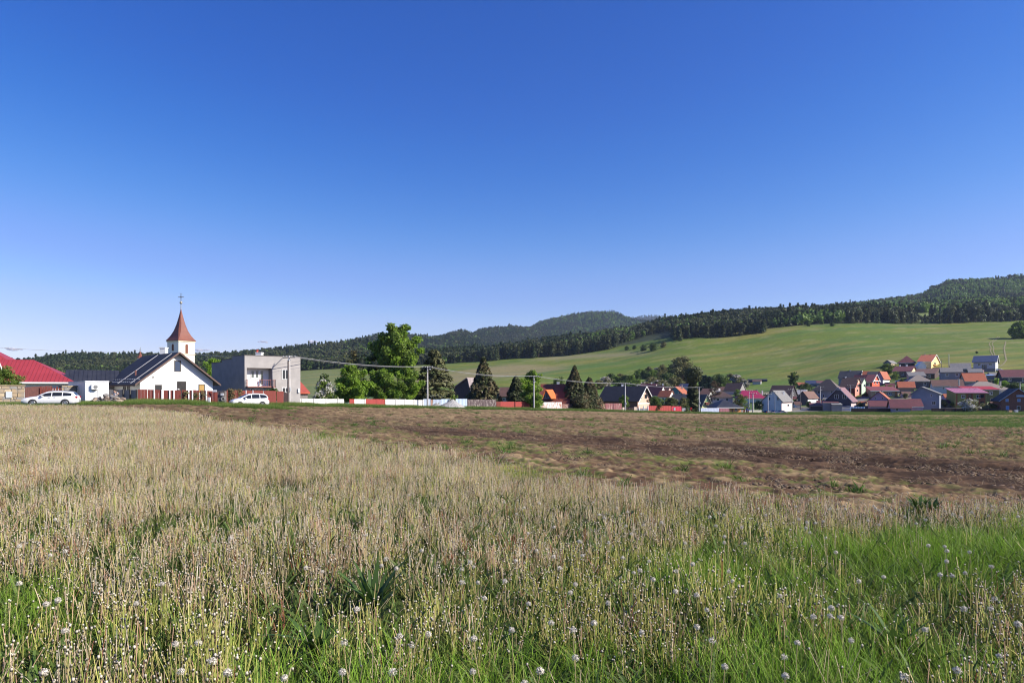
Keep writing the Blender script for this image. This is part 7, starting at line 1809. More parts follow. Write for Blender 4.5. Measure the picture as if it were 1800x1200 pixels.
# ================================================================== PEOPLE
skin = mat('skin', (.55, .34, .24), (.50, .30, .21), rough=.6)
def skinned(name, verts, edges, radii, m, parent, root=0, sub=1):
    me = bpy.data.meshes.new(name); me.from_pydata(verts, edges, []); o = bpy.data.objects.new(name, me); COL.objects.link(o)
    md = o.modifiers.new('skin', 'SKIN'); md.use_smooth_shade = True
    for i, r in enumerate(radii): me.skin_vertices[0].data[i].radius = (r, r) if not isinstance(r, tuple) else r
    me.skin_vertices[0].data[root].use_root = True
    if sub: s = o.modifiers.new('sub', 'SUBSURF'); s.levels = s.render_levels = sub
    dg = bpy.context.evaluated_depsgraph_get(); me2 = bpy.data.meshes.new_from_object(o.evaluated_get(dg)); me2.name = name
    bpy.data.objects.remove(o); return link_mesh(name, me2, m, parent)
def person(label, pos, rz, J, shirt_m, trouser_m, hair_m, hat=None, long_legs=False):
    e = empty('person', pos, label, 'person'); e.rotation_euler = (0, 0, rz)
    names = ['pelvis', 'belly', 'chest', 'neck', 'skull', 'crown', 'shL', 'elL', 'haL', 'shR', 'elR', 'haR', 'hipL', 'knL', 'anL', 'toL', 'hipR', 'knR', 'anR', 'toR']
    rad = dict(pelvis=(.15, .11), belly=(.13, .10), chest=(.16, .11), neck=.055, skull=(.075, .095), crown=.06, shL=.06, elL=.042, haL=.03, shR=.06, elR=.042, haR=.03, hipL=.085, knL=.058, anL=.04, toL=.035, hipR=.085, knR=.058, anR=.04, toR=.035)
    V_ = [J[k] for k in names]; ix = {k: i for i, k in enumerate(names)}; r_ = [rad[k] for k in names]
    E_ = [(ix[a], ix[b]) for a, b in (('pelvis', 'belly'), ('belly', 'chest'), ('chest', 'neck'), ('neck', 'skull'), ('skull', 'crown'), ('chest', 'shL'), ('shL', 'elL'), ('elL', 'haL'), ('chest', 'shR'), ('shR', 'elR'), ('elR', 'haR'), ('pelvis', 'hipL'), ('hipL', 'knL'), ('knL', 'anL'), ('anL', 'toL'), ('pelvis', 'hipR'), ('hipR', 'knR'), ('knR', 'anR'), ('anR', 'toR'))]
    for s in 'LR':                                              # palm, four fingers and a thumb
        h0 = Vector(J['ha' + s]); dv = (h0 - Vector(J['el' + s])).normalized(); sd = dv.cross(Vector((0, 1, .2))).normalized(); nn = dv.cross(sd)
        pa = h0 + dv * .07; V_.append(tuple(pa)); r_.append((.036, .018)); E_.append((ix['ha' + s], len(V_) - 1)); pi_ = len(V_) - 1
        for i, ln in enumerate((.065, .075, .07, .055)):
            b = pa + sd * (.027 - .018 * i) + dv * .03; V_ += [tuple(b), tuple(b + dv * ln * .6 + nn * .01), tuple(b + dv * ln * .85 + nn * .035)]; r_ += [.009, .0085, .007]
            k = len(V_); E_ += [(pi_, k - 3), (k - 3, k - 2), (k - 2, k - 1)]
        b = h0 + dv * .03 + sd * .04; V_ += [tuple(b), tuple(b + dv * .04 + sd * .025)]; r_ += [.011, .009]; k = len(V_); E_ += [(ix['ha' + s], k - 2), (k - 2, k - 1)]
    body = skinned('body', V_, E_, r_, skin, e)
    def cloth(name, keys, edges, m, grow):
        vs = [J[k] for k in keys]; ii = {k: i for i, k in enumerate(keys)}
        rr = [tuple(x * grow for x in rad[k]) if isinstance(rad[k], tuple) else rad[k] * grow for k in keys]
        return skinned(name, vs, [(ii[a], ii[b]) for a, b in edges], rr, m, e)
    J = dict(J); mid = lambda a, b, t: tuple(Vector(J[a]).lerp(Vector(J[b]), t))
    for s in 'LR':
        J['sl' + s] = mid('sh' + s, 'el' + s, .62); rad['sl' + s] = .055; J['tr' + s] = mid('hip' + s, 'kn' + s, .82) if not long_legs else mid('kn' + s, 'an' + s, .9); rad['tr' + s] = .08 if not long_legs else .06
    cloth('shirt', ['belly', 'chest', 'shL', 'slL', 'shR', 'slR', 'pelvis'], [('pelvis', 'belly'), ('belly', 'chest'), ('chest', 'shL'), ('shL', 'slL'), ('chest', 'shR'), ('shR', 'slR')], shirt_m, 1.13)
    ks = ['pelvis', 'hipL', 'hipR'] + (['knL', 'knR'] if long_legs else []) + ['trL', 'trR']
    ed = [('pelvis', 'hipL'), ('pelvis', 'hipR')] + ([('hipL', 'knL'), ('knL', 'trL'), ('hipR', 'knR'), ('knR', 'trR')] if long_legs else [('hipL', 'trL'), ('hipR', 'trR')])
    cloth('trousers', ks, ed, trouser_m, 1.2)
    hd = Vector(J['skull']); up = (Vector(J['crown']) - hd).normalized()
    bm = bmesh.new(); bmesh.ops.create_uvsphere(bm, u_segments=14, v_segments=9, radius=1)
    for v in bm.verts:
        z = v.co.z; v.co = Vector((v.co.x * .098, v.co.y * .118 + .022, max(z, -.35) * .118)) + hd + up * .035
    me_ = bpy.data.meshes.new('hair'); bm.to_mesh(me_); bm.free(); link_mesh('hair', me_, hair_m, e)
    f = MB()
    for sx in (-1, 1): f.lathe(hd + Vector((sx * .032, -.092, .0)), [(.006, 0), (.011, .006), (.006, .012)], 6, (0, -1, 0))
    f.build('eyes', mat('eye_dark', (.03, .02, .02)), e, origin=Vector((0, 0, 0)))
    MB().lathe(hd + Vector((0, -.09, -.03)), [(.016, 0), (.012, .02), (.004, .028)], 6, (0, -1, -.3)).build('nose', skin, e, origin=Vector((0, 0, 0)))
    MB().box(hd.x - .026, hd.x + .026, hd.y - .098, hd.y - .085, hd.z - .075, hd.z - .062).build('mouth', mat('lips', (.38, .14, .12)), e, origin=Vector((0, 0, 0)))
    if hat: MB().lathe(hd + up * .07, [(.20, 0), (.19, .02), (.115, .025), (.105, .10), (.05, .125)], 14, tuple(up)).build('hat', hat, e, origin=Vector((0, 0, 0)))
    return e
JB = dict(pelvis=(0, .14, .92), belly=(-.01, .08, 1.05), chest=(-.03, -.02, 1.27), neck=(-.04, -.08, 1.43), skull=(-.05, -.13, 1.53), crown=(-.05, -.15, 1.62), shL=(-.21, -.03, 1.34), elL=(-.33, .05, 1.12), haL=(-.28, -.16, .98), shR=(.15, -.05, 1.33), elR=(.42, -.02, 1.20), haR=(.20, -.16, 1.08),
  hipL=(-.10, .13, .88), knL=(-.12, .02, .50), anL=(-.13, .12, .08), toL=(-.14, -.08, .03), hipR=(.10, .13, .88), knR=(.20, -.04, .50), anR=(.24, .10, .08), toR=(.26, -.10, .03))
pp_ = G(202.5, 75.5); z_ = P(202.5, 687, 75.5).z - 1.66
person('person in a white shirt and dark shorts bending behind the rubble heap', (pp_.x, pp_.y, min(pp_.z, pp_.z)), math.radians(8), JB, mat('shirt_white', (.78, .77, .80), (.7, .69, .74)), mat('shorts_black', (.02, .02, .025)), mat('hair_dark', (.03, .02, .015)))
JS = dict(pelvis=(0, .0, .95), belly=(0, -.01, 1.1), chest=(0, 0, 1.34), neck=(0, -.01, 1.49), skull=(0, -.02, 1.61), crown=(0, -.02, 1.70), shL=(-.19, 0, 1.42), elL=(-.27, .04, 1.14), haL=(-.22, -.12, .95), shR=(.19, 0, 1.42), elR=(.27, .04, 1.14), haR=(.24, -.10, .94),
  hipL=(-.10, 0, .92), knL=(-.11, -.02, .5), anL=(-.11, .03, .08), toL=(-.12, -.13, .03), hipR=(.10, 0, .92), knR=(.11, -.02, .5), anR=(.11, .03, .08), toR=(.12, -.13, .03))
q_ = G(313.6, 83.9)
person('person in white clothes and pale hat standing before the open doorway', (q_.x, q_.y, q_.z + .05), math.radians(-10), JS, mat('shirt_white', (.78, .77, .80)), mat('trousers_pale', (.5, .48, .45)), mat('hair_grey', (.35, .33, .31)), hat=mat('hat_white', (.78, .76, .70)), long_legs=True)
# ================================================================== TREES, SHRUBS
LF = dict(
  fresh=leafmat('leaves_fresh', (0.11, 0.21, 0.018), (0.34, 0.50, 0.06), .5), mid=leafmat('leaves_mid', (0.075, 0.135, 0.022), (0.25, 0.34, 0.065), .48), dark=leafmat('leaves_dark', (0.027, 0.054, 0.012), (0.118, 0.173, 0.041), .3),
  olive=leafmat('leaves_olive', (0.069, 0.073, 0.024), (0.267, 0.253, 0.098), .3), brown=leafmat('leaves_brown', (0.081, 0.062, 0.025), (0.281, 0.227, 0.097), .3), copper=leafmat('leaves_copper', (0.043, 0.028, 0.015), (0.151, 0.097, 0.049), .3),
  spruce=leafmat('needles_spruce', (0.032, 0.049, 0.020), (0.129, 0.140, 0.052), .12), spruceb=leafmat('needles_brownish', (0.050, 0.049, 0.023), (0.218, 0.166, 0.079), .12), pine=leafmat('needles_pine', (0.046, 0.057, 0.022), (0.186, 0.179, 0.070), .12),
  blossom=leafmat('blossom_white', (.55, .53, .47), (.75, .72, .66), .3), lilac=leafmat('blossom_pale', (.34, .31, .30), (.55, .50, .48), .3), blue=leafmat('leaves_bluegreen', (0.019, 0.037, 0.028), (0.065, 0.108, 0.076), .2), pale=leafmat('leaves_pale', (0.093, 0.105, 0.043), (0.292, 0.292, 0.130), .35))
def trunk_mb(h, r, rg, limbs=5, spread=.3, z0=.35, bend=.06):
    mb = MB(); pts = [Vector((bend * h * math.sin(t * 2.2) * t, bend * h * .5 * math.cos(t * 3) * t, h * t - .3)) for t in np.linspace(0, 1, 7)]
    mb.tube(pts, [r * (1.15 - .95 * t) for t in np.linspace(0, 1, 7)], 8)
    for i in range(limbs):
        t = z0 + (1 - z0) * i / max(limbs, 1); a = i * 2.4 + rg.uniform(-.4, .4); b = pts[0].lerp(pts[-1], t); b.z = h * t - .3; L = spread * h * (1.1 - .6 * t)
        d = Vector((math.cos(a), math.sin(a), .75)); rr = r * (1.0 - .8 * t) * .6
        mb.tube([b, b + d * L * .5, b + d * L + Vector((0, 0, L * .25))], [rr, rr * .65, rr * .25], 6)
    return mb
def tree(name, label, px, top, D, wpx, kind='decid', leaf='mid', n=3000, base=.15, cat='tree', group=None, leaf2=None, mix2=.3, size=.035, lobes=26, flat=1.0, tr=.035, spread=.23, depth=1.0, **k):
    p = G(px, D); h = P(px, top, D).z - p.z; w = wpx / F * D
    rg = np.random.default_rng(int(px * 31 + top * 7 + D)); e = empty(name, p, label, cat, group)
    e.rotation_euler = (0, 0, 0)
    if w > 4 and kind == 'decid': n, size = int(n * 4.5), size * .45
    elif w > 4: n, size = int(n * 4.0), size * .40
    if kind == 'decid' and w > 4 and leaf not in ('spruceb', 'spruce'): V_, F_ = branch_crown(h, w, n, rg, base, size, nb=22 if w > 9 else 16)
    elif kind == 'decid': V_, F_ = crown_arrays(h, w, n, rg, base, size, lobes, flat, spread=spread)
    else: V_, F_ = conifer_arrays(h, w, n, rg, base, size, **k)
    me = np_mesh('crown', V_, F_); o = link_mesh('crown', me, [LF[leaf]] + ([LF[leaf2]] if leaf2 else []), e)
    if leaf2:
        cz = V_.reshape(-1, 4, 3).mean(1); s = fbm(cz[:, 0] * 1.1 / max(w, 1) * 4, cz[:, 2] / max(h, 1) * 5, int(px), 3) + rg.normal(0, .12, len(cz))
        me.polygons.foreach_set('material_index', (s < np.quantile(s, mix2)).astype(np.int32))
    rnd = random.Random(int(px))
    trunk_mb(h * (.9 if kind != 'decid' else .78), max(.06, h * tr * .5), rnd, 6 if kind == 'decid' else 0, .28).build('trunk', bark, e, origin=Vector((0, 0, 0)))
    return e
# garden row behind the white wall
tree('shrub', 'green shrub leaning over the sandstone wall at the left edge', 8, 642, 78, 62, leaf='mid', n=1700, base=.1, cat='shrub', size=.03)
tree('garden_tree', 'yellow green tree seen between the white gable and the grey house', 374, 628, 150, 44, leaf='fresh', n=1600, base=.2)
tree('blossom_bush', 'rounded bush covered in creamy white blossom behind the white wall', 571, 667, 127, 46, leaf='mid', n=2600, base=.05, leaf2='blossom', mix2=.36, cat='bush')
tree('garden_tree', 'small dark olive round tree behind the white blossom bush', 568, 653, 142, 33, leaf='dark', n=1700, base=.15)
tree('garden_tree', 'bright fresh green leafy tree over the white wall', 621, 642, 131, 68, leaf='fresh', n=4200, base=.08, leaf2='mid', mix2=.25)
tree('tall_tree', 'tallest broad leaved tree with visible trunk rising above the hills', 698, 567, 150, 84, leaf='mid', n=5200, base=.42, leaf2='fresh', mix2=.4, lobes=46, tr=.04, spread=.16)
tree('garden_tree', 'dark green tree pressed against the left of the tallest tree', 664, 605, 156, 52, leaf='mid', n=2800, base=.15, leaf2='dark', mix2=.4)
tree('garden_tree', 'lower yellow green tree in front of the tallest trunk', 674, 648, 141, 60, leaf='mid', n=3000, base=.06, leaf2='fresh', mix2=.45)
tree('garden_tree', 'feathery green tree right below the tallest tree', 714, 643, 145, 54, leaf='mid', n=2900, base=.06, leaf2='fresh', mix2=.5)
tree('bare_tree', 'sparse brownish tree with few leaves behind the bright green one', 622, 613, 150, 52, leaf='brown', n=900, base=.3, leaf2='olive', mix2=.4, size=.03)
tree('shrub', 'brownish green shrub between the tallest tree and the pine', 735, 672, 154, 30, leaf='olive', n=1000, base=.05, cat='shrub')
tree('pine_tree', 'dark layered pine standing behind the second pole', 764, 612, 150, 84, 'con', 'pine', 3800, .12, gap=7, size=.026, power=.75, droop=.15)
tree('shrub', 'low leafy shrub at the right foot of the layered pine', 793, 684, 150, 28, leaf='mid', n=900, base=.02, cat='shrub')
tree('shrub', 'dark shrub at the left foot of the layered pine', 744, 680, 149, 24, leaf='dark', n=900, base=.02, cat='shrub')
tree('spruce_tree', 'broad dark spruce with a rusty brown top above the dark fence', 850, 629, 166, 82, 'con', 'spruce', 5200, .06, leaf2='spruceb', mix2=.4, size=.030, power=1.0, droop=.25)
tree('spruce_tree', 'smaller dark spruce left of the bright green tree', 907, 661, 172, 52, 'con', 'spruce', 2600, .05, size=.036, power=.8)
tree('garden_tree', 'bright green tree overhanging the red board fence', 935, 651, 163, 48, leaf='fresh', n=3000, base=.06, leaf2='mid', mix2=.3)
tree('spruce_tree', 'pointed spruce right of the red tiled house', 1010, 644, 180, 66, 'con', 'spruceb', 4200, .05, size=.030, power=.95, leaf2='spruce', mix2=.6)
tree('spruce_tree', 'wider lower spruce beside the black tiled roof', 1036, 664, 183, 64, 'con', 'spruceb', 3400, .05, size=.032, power=.75, leaf2='spruce', mix2=.6)
tree('shrub', 'low spruce shrub in front of the spruce pair', 1022, 690, 177, 46, 'decid', 'spruceb', 1800, .02, cat='shrub', size=.03, leaf2='spruce', mix2=.5)
tree('garden_tree', 'small yellow green tree behind the pole with the white box', 1096, 689.5, 198, 23, leaf='mid', n=1500, base=.05)
tree('shrub', 'green shrubs left of the grey house roof ridge, far behind', 986, 660, 330, 20, leaf='dark', n=600, base=.05, cat='shrub')
tree('garden_tree', 'round dark tree behind the red tiled house ridge', 978, 664, 250, 34, leaf='dark', n=1000, base=.05)
tree('shrub', 'dark green bush right of the peach gable', 1153, 696, 210, 30, leaf='dark', n=1600, base=.02, cat='shrub', leaf2='mid', mix2=.3)
tree('shrub', 'grey green bush in front of the slate roof', 1178, 699, 218, 36, leaf='olive', n=1500, base=.02, cat='shrub', leaf2='dark', mix2=.5)
tree('shrub', 'grey green bush left of the dark conifer', 1202, 698, 220, 28, leaf='olive', n=1300, base=.02, cat='shrub', leaf2='dark', mix2=.4)
tree('dark_conifer', 'tall narrow dark tree with a heavy leaning top beside the fifth pole', 1219, 641, 222, 26, leaf='spruce', n=1500, base=.62, lobes=7, size=.07, spread=.5, tr=.03)
tree('dark_conifer', 'thin dark lower growth wrapped round the trunk of the heavy topped tree', 1218, 672, 222.5, 17, 'con', 'spruce', 1100, .05, size=.06, power=.3)
tree('shrub', 'green and yellow bush behind the blue lean-to', 1302, 692, 256, 28, leaf='mid', n=1100, base=.02, cat='shrub', leaf2='copper', mix2=.3)
tree('shrub', 'black green bush before the white wall of the magenta house', 1334, 700, 258, 18, leaf='dark', n=700, base=.02, cat='shrub')
tree('shrub', 'little shrub against the maroon sheet fence', 1285, 715, 236, 8, leaf='mid', n=400, base=.0, cat='shrub', size=.07)
tree('copper_bush', 'reddish brown bush above the pale sheet roofed shed', 1255, 668, 330, 24, leaf='copper', n=900, base=.02, cat='bush')
tree('blossom_bush', 'creamy blossoming bush in front of the olive green house', 1704, 702, 240, 34, leaf='pale', n=1900, base=.03, leaf2='blossom', mix2=.4, cat='bush')
tree('shrub', 'pale green shrub right of the creamy blossoming bush', 1728, 709, 241, 20, leaf='pale', n=900, base=.02, cat='shrub')
tree('shrub', 'dark shrub at the corner of the olive green house', 1744, 709, 243, 20, leaf='dark', n=800, base=.02, cat='shrub')
tree('shrub', 'yellow green bush on the upper terrace near the right edge', 1766, 668, 292, 16, leaf='fresh', n=700, base=.02, cat='shrub')
tree('shrub', 'small yellow green bush beside the tarpaulin shelter', 1752, 664, 300, 9, leaf='fresh', n=400, base=.02, cat='shrub', size=.06)
tree('shrub', 'dark bushes below the long maroon roofed house', 1783, 673, 284, 30, leaf='dark', n=1100, base=.02, cat='shrub')
tree('garden_tree', 'rounded green tree beside the grey hillside shed', 1560, 639, Dof(1558, 658), 24, leaf='dark', n=1300, base=.08, leaf2='mid', mix2=.4)
tree('shrub', 'green bush on the terrace right of the white walled house', 1574, 652, Dof(1574, 668), 14, leaf='mid', n=700, base=.02, cat='shrub')
tree('lone_tree', 'single dark round tree on the meadow above the small brown roofed house', 1394, 653, Dof(1394, 684), 19, leaf='dark', n=1300, base=.28, leaf2='mid', mix2=.3, size=.05)
tree('shrub', 'dark bush behind the sheds at the meadow edge', 1416, 674, Dof(1414, 690), 26, leaf='dark', n=800, base=.02, cat='shrub')
tree('shrub', 'long dark bush before the sheds on the meadow edge', 1420, 682, Dof(1420, 697), 24, leaf='dark', n=800, base=.02, cat='shrub')
# bush belt along the foot of the meadow
BELT = [(1064, 663, 18, 'lilac'), (1075, 657, 16, 'dark'), (1083, 661, 14, 'mid'), (1091, 657, 15, 'olive'), (1099, 660, 14, 'dark'), (1108, 659, 16, 'mid'), (1117, 656, 15, 'dark'), (1126, 649, 15, 'mid'), (1134, 651, 14, 'dark'), (1141, 645, 13, 'olive'), (1149, 650, 16, 'mid'), (1155, 647, 14, 'lilac'), (1163, 640, 16, 'olive'), (1171, 646, 14, 'dark'), (1180, 644, 14, 'dark'), (1187, 642, 13, 'lilac'), (1194, 645, 12, 'fresh'), (1208, 641, 16, 'fresh'), (1199, 627, 29, 'olive'), (1173, 656, 22, 'dark'), (1145, 662, 20, 'olive'), (1120, 667, 20, 'mid'), (1095, 670, 22, 'dark'), (1160, 668, 22, 'lilac'), (1186, 664, 24, 'olive'), (1206, 660, 20, 'copper'), (1134, 672, 20, 'lilac'), (1170, 674, 20, 'pale'), (1262, 658, 24, 'dark'), (1273, 663, 16, 'mid'), (1284, 657, 16, 'olive'), (1293, 659, 16, 'lilac'), (1302, 664, 14, 'olive'), (1310, 667, 12, 'lilac'), (1150, 676, 18, 'dark'), (1052, 668, 16, 'olive'), (1040, 671, 14, 'mid')]
for i, (px, top, w, lf) in enumerate(BELT):
    b_ = top + max(14, w * .95) if top > 640 else top + 36
    b_ = min(b_, 690)
    word = {'lilac': 'pale blossoming', 'dark': 'dark green', 'mid': 'mid green', 'olive': 'olive green', 'fresh': 'fresh green', 'copper': 'reddish brown', 'pale': 'pale yellow green'}[lf]
    e = tree('hedge_bush', word + ' bush in the hedge belt at the foot of the meadow', px, top, max(Dof(px, b_), 330) + R.uniform(-4, 4), w * 1.45, leaf='olive' if lf == 'lilac' else lf, n=1000, base=.02, size=.045, cat='bush', group=word + ' bushes of the hedge belt', leaf2='lilac' if lf == 'lilac' else None, mix2=.5, lobes=9)
for i, px in enumerate((1232, 1239, 1247)):
    tree('small_fir', 'blue green little fir in the row of three before the meadow', px, 660 + i * 1.5, 362, 9, 'con', 'blue', 420, .04, group='row of three little firs', size=.06)
GAPS = [(1128, 690, 14), (1160, 684, 12), (1206, 694, 14), (1226, 690, 10), (1268, 690, 12), (1296, 684, 14), (1316, 692, 12), (1345, 690, 10), (1384, 694, 12), (1397, 700, 10), (1421, 704, 14), (1445, 700, 12), (1462, 706, 10), (1506, 702, 12), (1521, 688, 10), (1529, 684, 10), (1548, 684, 14), (1566, 676, 12), (1586, 664, 10), (1592, 690, 12), (1610, 694, 10), (1629, 704, 14), (1643, 700, 14), (1658, 700, 16), (1668, 688, 14), (1676, 704, 12), (1690, 678, 12), (1700, 664, 10), (1744, 690, 12), (1757, 676, 16), (1771, 690, 12), (1752, 706, 14), (1612, 664, 8), (1647, 646, 10), (1664, 650, 10), (1700, 640, 10), (1536, 664, 8), (1494, 690, 10), (1513, 706, 12), (1418, 694, 10)]
for i, (px, top, w) in enumerate(GAPS):
    lf = ('dark', 'mid', 'dark', 'olive')[i % 4]; word = {'dark': 'dark green', 'mid': 'mid green', 'olive': 'olive green'}[lf]
    tree('garden_bush', word + ' garden bush squeezed between the village houses', px, top, Dof(px, top + w * .9) - 1, w, leaf=lf, n=600, base=.02, size=.05, cat='bush', group=word + ' garden bushes among the village houses', lobes=9)
# lone shrubs and trees out on the meadow
MEAD = [(1148, 603, 17, 'dark', 'dark spreading bush on the meadow below the forest tongue'), (1102, 608, 9, 'dark', 'dark low bush at the lower forest edge'), (1115, 607, 8, 'dark', 'second dark low bush at the lower forest edge'), (1131, 606, 13, 'dark', 'flat dark bush between the meadow shrubs'), (1195, 592, 9, 'dark', 'lonely dark round bush high on the meadow'), (1166, 601, 12, 'olive', 'low olive scrub right of the spreading bush'),
        (1388, 552, 10, 'fresh', 'light green tree sticking out of the forest edge'), (1451, 556, 9, 'fresh', 'light green little tree on the bare upper meadow'), (1445, 563, 8, 'mid', 'low bush beside the light green little tree'), (1421, 566, 9, 'dark', 'dark low scrub on the upper meadow'), (1463, 566, 9, 'dark', 'dark flat scrub near the start of the pine row'), (1340, 575, 8, 'mid', 'green bush at the front of the forest clump'), (1717, 616, 6, 'dark', 'tiny dark bush on the slope above the village'), (1793, 566, 36, 'mid', 'big green bush mass cut by the right frame edge')]
for (px, top, w, lf, lb) in MEAD:
    b_ = top + max(6, w * .8)
    tree('meadow_bush' if w < 20 else 'bush', lb, px, top, Dof(px, b_), w, leaf=lf, n=500 if w < 20 else 1800, base=.02, size=.06, cat='bush', lobes=8)
# conifers along the front of the upper meadow edge: one by one
pk = []
for v in range(5):
    hgt = 1.0; rg_ = np.random.default_rng(900 + v)
    if v < 3: V_, F_ = conifer_arrays(1.0, .44, 420, rg_, .10, .032, gap=7 + v, power=.7)
    else: V_, F_ = crown_arrays(1.0, .52, 420, rg_, .25, .06, 9)
    cm = np_mesh('crown', V_, F_); cm.materials.append(L_pine if v != 0 else L_con)
    tv, tf = trunk_arrays(.85, .016); tm = np_mesh('trunk', tv, tf); tm.materials.append(bark); pk.append((cm, tm))
def edge_tree(px, D, h, label, group, v):
    p = G(px, D); e = empty('pine_tree', p, label, 'tree', group); c, t = pk[v]
    for nm_, me_ in (('crown', c), ('trunk', t)):
        o = link_mesh(nm_, me_, None, e); o.scale = (h * R.uniform(.95, 1.2),) * 2 + (h,)
    e.rotation_euler = (0, 0, R.uniform(0, 6.28))
x = 1489.0
while x < 1860:
    D = float(forest_at(x)) * R.uniform(1.0, 1.045); hh_ = R.uniform(14, 22) * float(np.interp(x, [1490, 1600, 1612, 1655, 1668, 1735, 1745, 1788, 1800], [.8, .95, .5, .55, 1.1, 1.1, .6, .6, 1.1]))
    if R.random() < .14: hh_ *= .6
    edge_tree(x, D, hh_, 'dark pine in the straight row along the upper edge of the right meadow', 'pines in the row along the right upper meadow', R.choice([0, 1, 2, 3, 3, 4]))
    x += R.uniform(1.2, 3.0)
x = 1183.0
while x < 1345:
    D = float(forest_at(x)) * R.uniform(.965, 1.0); hh_ = R.uniform(11, 18)
    edge_tree(x, D, hh_, 'dark conifer in the clump jutting into the meadow below the skyline forest', 'conifers of the clump on the meadow', R.choice([0, 0, 1, 2, 3]))
    x += R.uniform(1.6, 3.6)
x = 850.0
while x < 1085:
    D = float(forest_at(x)) * R.uniform(.985, 1.02)
    edge_tree(x, D, R.uniform(13, 20), 'dark conifer on the front edge of the rising forest tongue', 'conifers on the edge of the forest tongue', R.choice([0, 1, 2, 3]))
    x += R.uniform(2.0, 4.5)
# climbing plants on the red brown fence
for i, (px, t, w, n_, lb) in enumerate(((326, 688, 10, 60, 'thin vine creeping over the fence right of the doorway'), (345, 690, 12, 70, 'vine trailing on the fence below the boarded window'), (357, 688, 10, 60, 'vine tangled round the white fence post'), (405, 684, 20, 380, 'thick brownish vine covering the fence right of the stone pillar'), (420, 685, 12, 200, 'vine end spilling over the fence behind the minivan windscreen'))):
    D = Dr(px) - .25; p = G(px, D); zt = P(px, t, D).z; w_ = w / F * D; rg_ = np.random.default_rng(50 + i)
    c = np.stack([rg_.normal(0, w_ * .25, n_), rg_.normal(0, .07, n_), (zt - p.z) * (.15 + .9 * rg_.beta(3, 1.6, n_))], 1)
    V_, F_ = quads(c, np.tile([.3, -1, .4], (n_, 1)) + rg_.normal(0, .5, (n_, 3)), .055, rg_)
    e = empty('climbing_vine', p, lb, 'vine'); link_mesh('leaves', np_mesh('leaves', V_, F_), LF['brown' if i > 2 else 'olive'], e)
    MB().tube([(0, 0, 0), (.1, .02, .5), (-.1, 0, 1.0), (.15, 0, zt - p.z)], .015, 5).build('stem', bark, e, origin=Vector((0, 0, 0)))
tree('shrub', 'dark rounded shrub in front of the grey house beside the gate', 480, 677, 100.5, 24, leaf='dark', n=900, base=.02, cat='shrub', size=.05)
tree('shrub', 'small shrub at the white wall corner beside the grey house', 521, 690, 113, 10, leaf='dark', n=400, base=.02, cat='shrub', size=.07)

# ================================================================== CLOUDS
cm = bpy.data.materials.new('cloud_vapour'); cm.use_nodes = True; t = cm.node_tree; t.nodes.clear()
out = t.nodes.new('ShaderNodeOutputMaterial'); lw = t.nodes.new('ShaderNodeLayerWeight'); lw.inputs['Blend'].default_value = .35
tb = t.nodes.new('ShaderNodeBsdfTransparent'); df = t.nodes.new('ShaderNodeBsdfDiffuse'); df.inputs['Color'].default_value = (.85, .83, .84, 1); mx_ = t.nodes.new('ShaderNodeMixShader'); tl = t.nodes.new('ShaderNodeBsdfTranslucent'); tl.inputs['Color'].default_value = (.9, .88, .88, 1); dm2 = t.nodes.new('ShaderNodeMixShader'); dm2.inputs[0].default_value = .5
t.links.new(df.outputs[0], dm2.inputs[1]); t.links.new(tl.outputs[0], dm2.inputs[2])
tc = t.nodes.new('ShaderNodeTexCoord'); nz = t.nodes.new('ShaderNodeTexNoise'); nz.inputs['Scale'].default_value = .012; nz.inputs['Detail'].default_value = 5
t.links.new(tc.outputs['Object'], nz.inputs['Vector'])
mr = t.nodes.new('ShaderNodeMapRange'); mr.inputs['From Min'].default_value = .0; mr.inputs['From Max'].default_value = .75; mr.inputs['To Min'].default_value = .12; mr.inputs['To Max'].default_value = 1.0
t.links.new(lw.outputs['Facing'], mr.inputs['Value'])
ad = t.nodes.new('ShaderNodeMath'); ad.operation = 'ADD'; ad.use_clamp = True
nm_ = t.nodes.new('ShaderNodeMath'); nm_.operation = 'MULTIPLY_ADD'; nm_.inputs[1].default_value = 1.3; nm_.inputs[2].default_value = -.55
t.links.new(nz.outputs['Fac'], nm_.inputs[0]); t.links.new(mr.outputs[0], ad.inputs[0]); t.links.new(nm_.outputs[0], ad.inputs[1])
t.links.new(ad.outputs[0], mx_.inputs[0]); t.links.new(dm2.outputs[0], mx_.inputs[1]); t.links.new(tb.outputs[0], mx_.inputs[2]); t.links.new(mx_.outputs[0], out.inputs['Surface'])
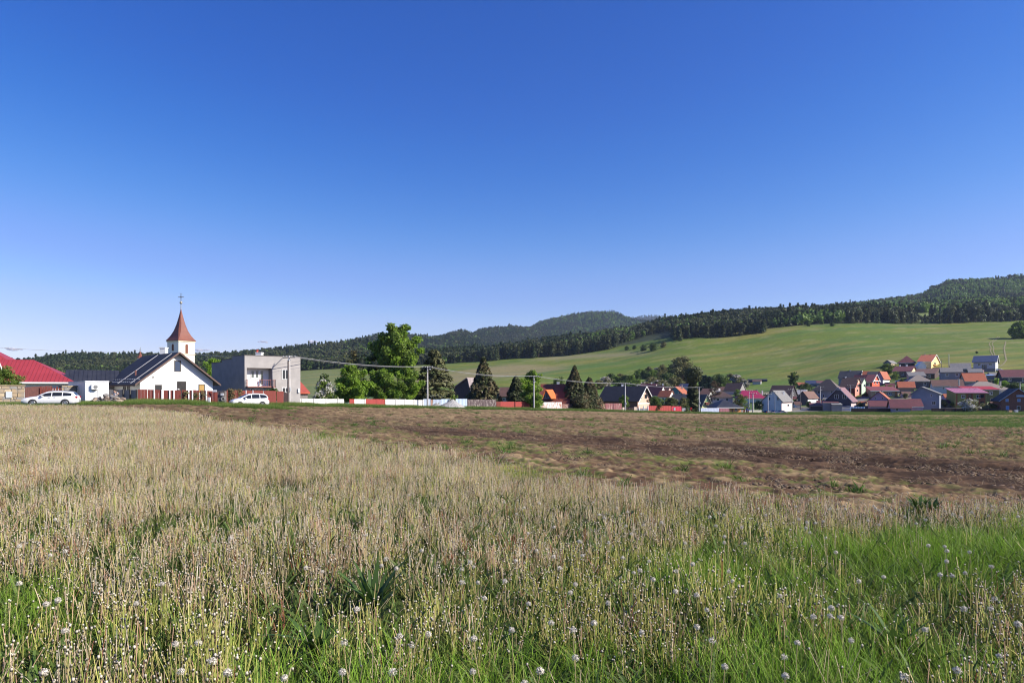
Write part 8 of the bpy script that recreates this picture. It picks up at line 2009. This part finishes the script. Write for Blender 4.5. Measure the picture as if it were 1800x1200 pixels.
def cloud(label, px, py, w, h, seed):
    D = 14000.0; c = P(px, py, D); rg = random.Random(seed); bm = bmesh.new(); ww = w / F * D / 2; hh = h / F * D / 2
    for i in range(7):
        m = Matrix.Translation(Vector((rg.uniform(-.75, .75) * ww, rg.uniform(-.5, .5) * ww, rg.uniform(-.3, .5) * hh)))
        s = rg.uniform(.3, .6); b2 = bmesh.ops.create_icosphere(bm, subdivisions=3, radius=1, matrix=m @ Matrix.Diagonal((ww * s, ww * s, hh * s * 1.3, 1)))
    for v in bm.verts:
        q = fbm(np.array([v.co.x / hh * 1.2]), np.array([v.co.z / hh * 1.4 + v.co.y / hh]), seed, 4)[0] - .5
        v.co += v.normal * q * hh * .5
    me_ = bpy.data.meshes.new('cloud'); bm.to_mesh(me_); bm.free(); me_.polygons.foreach_set('use_smooth', np.ones(len(me_.polygons), bool))
    o = link_mesh('cloud', me_, cm); o.location = c; tag(o, label, 'cloud', kind='stuff'); return o
cloud('small white cloud above the wooded hill left of the tall tree', 553, 602, 20, 9, 1)
cloud('faint cloud above the flat roof of the grey house', 462, 601, 15, 5, 2)
cloud('tiny pair of white clouds above the red roof', 25, 614, 30, 7, 3)
cloud('pale low cloud right of the church tower', 358, 616, 24, 6, 4)
cloud('flat cloud streak beside the white cloud', 536, 606, 26, 4, 5)

# ================================================================== AIR
HAZE = True
if HAZE:
    hm = bpy.data.materials.new('haze_air'); hm.use_nodes = True; t = hm.node_tree; t.nodes.clear()
    out = t.nodes.new('ShaderNodeOutputMaterial'); pv = t.nodes.new('ShaderNodeVolumePrincipled')
    pv.inputs['Color'].default_value = (.60, .74, 1.0, 1); pv.inputs['Density'].default_value = 5.0e-5; pv.inputs['Anisotropy'].default_value = .2
    t.links.new(pv.outputs[0], out.inputs['Volume'])
    hb = MB().box(-4600, 4600, -400, 9200, -70, 900).build('haze', hm)
    hb['kind'] = 'stuff'; hb['label'] = 'thin blue air haze over the far hills'; hb['category'] = 'haze'

for o in SC.objects:                                             # walls, gates and fences are things of their own here
    if o.parent is None and o.get('category') and not o.get('kind'): o['kind'] = 'thing'
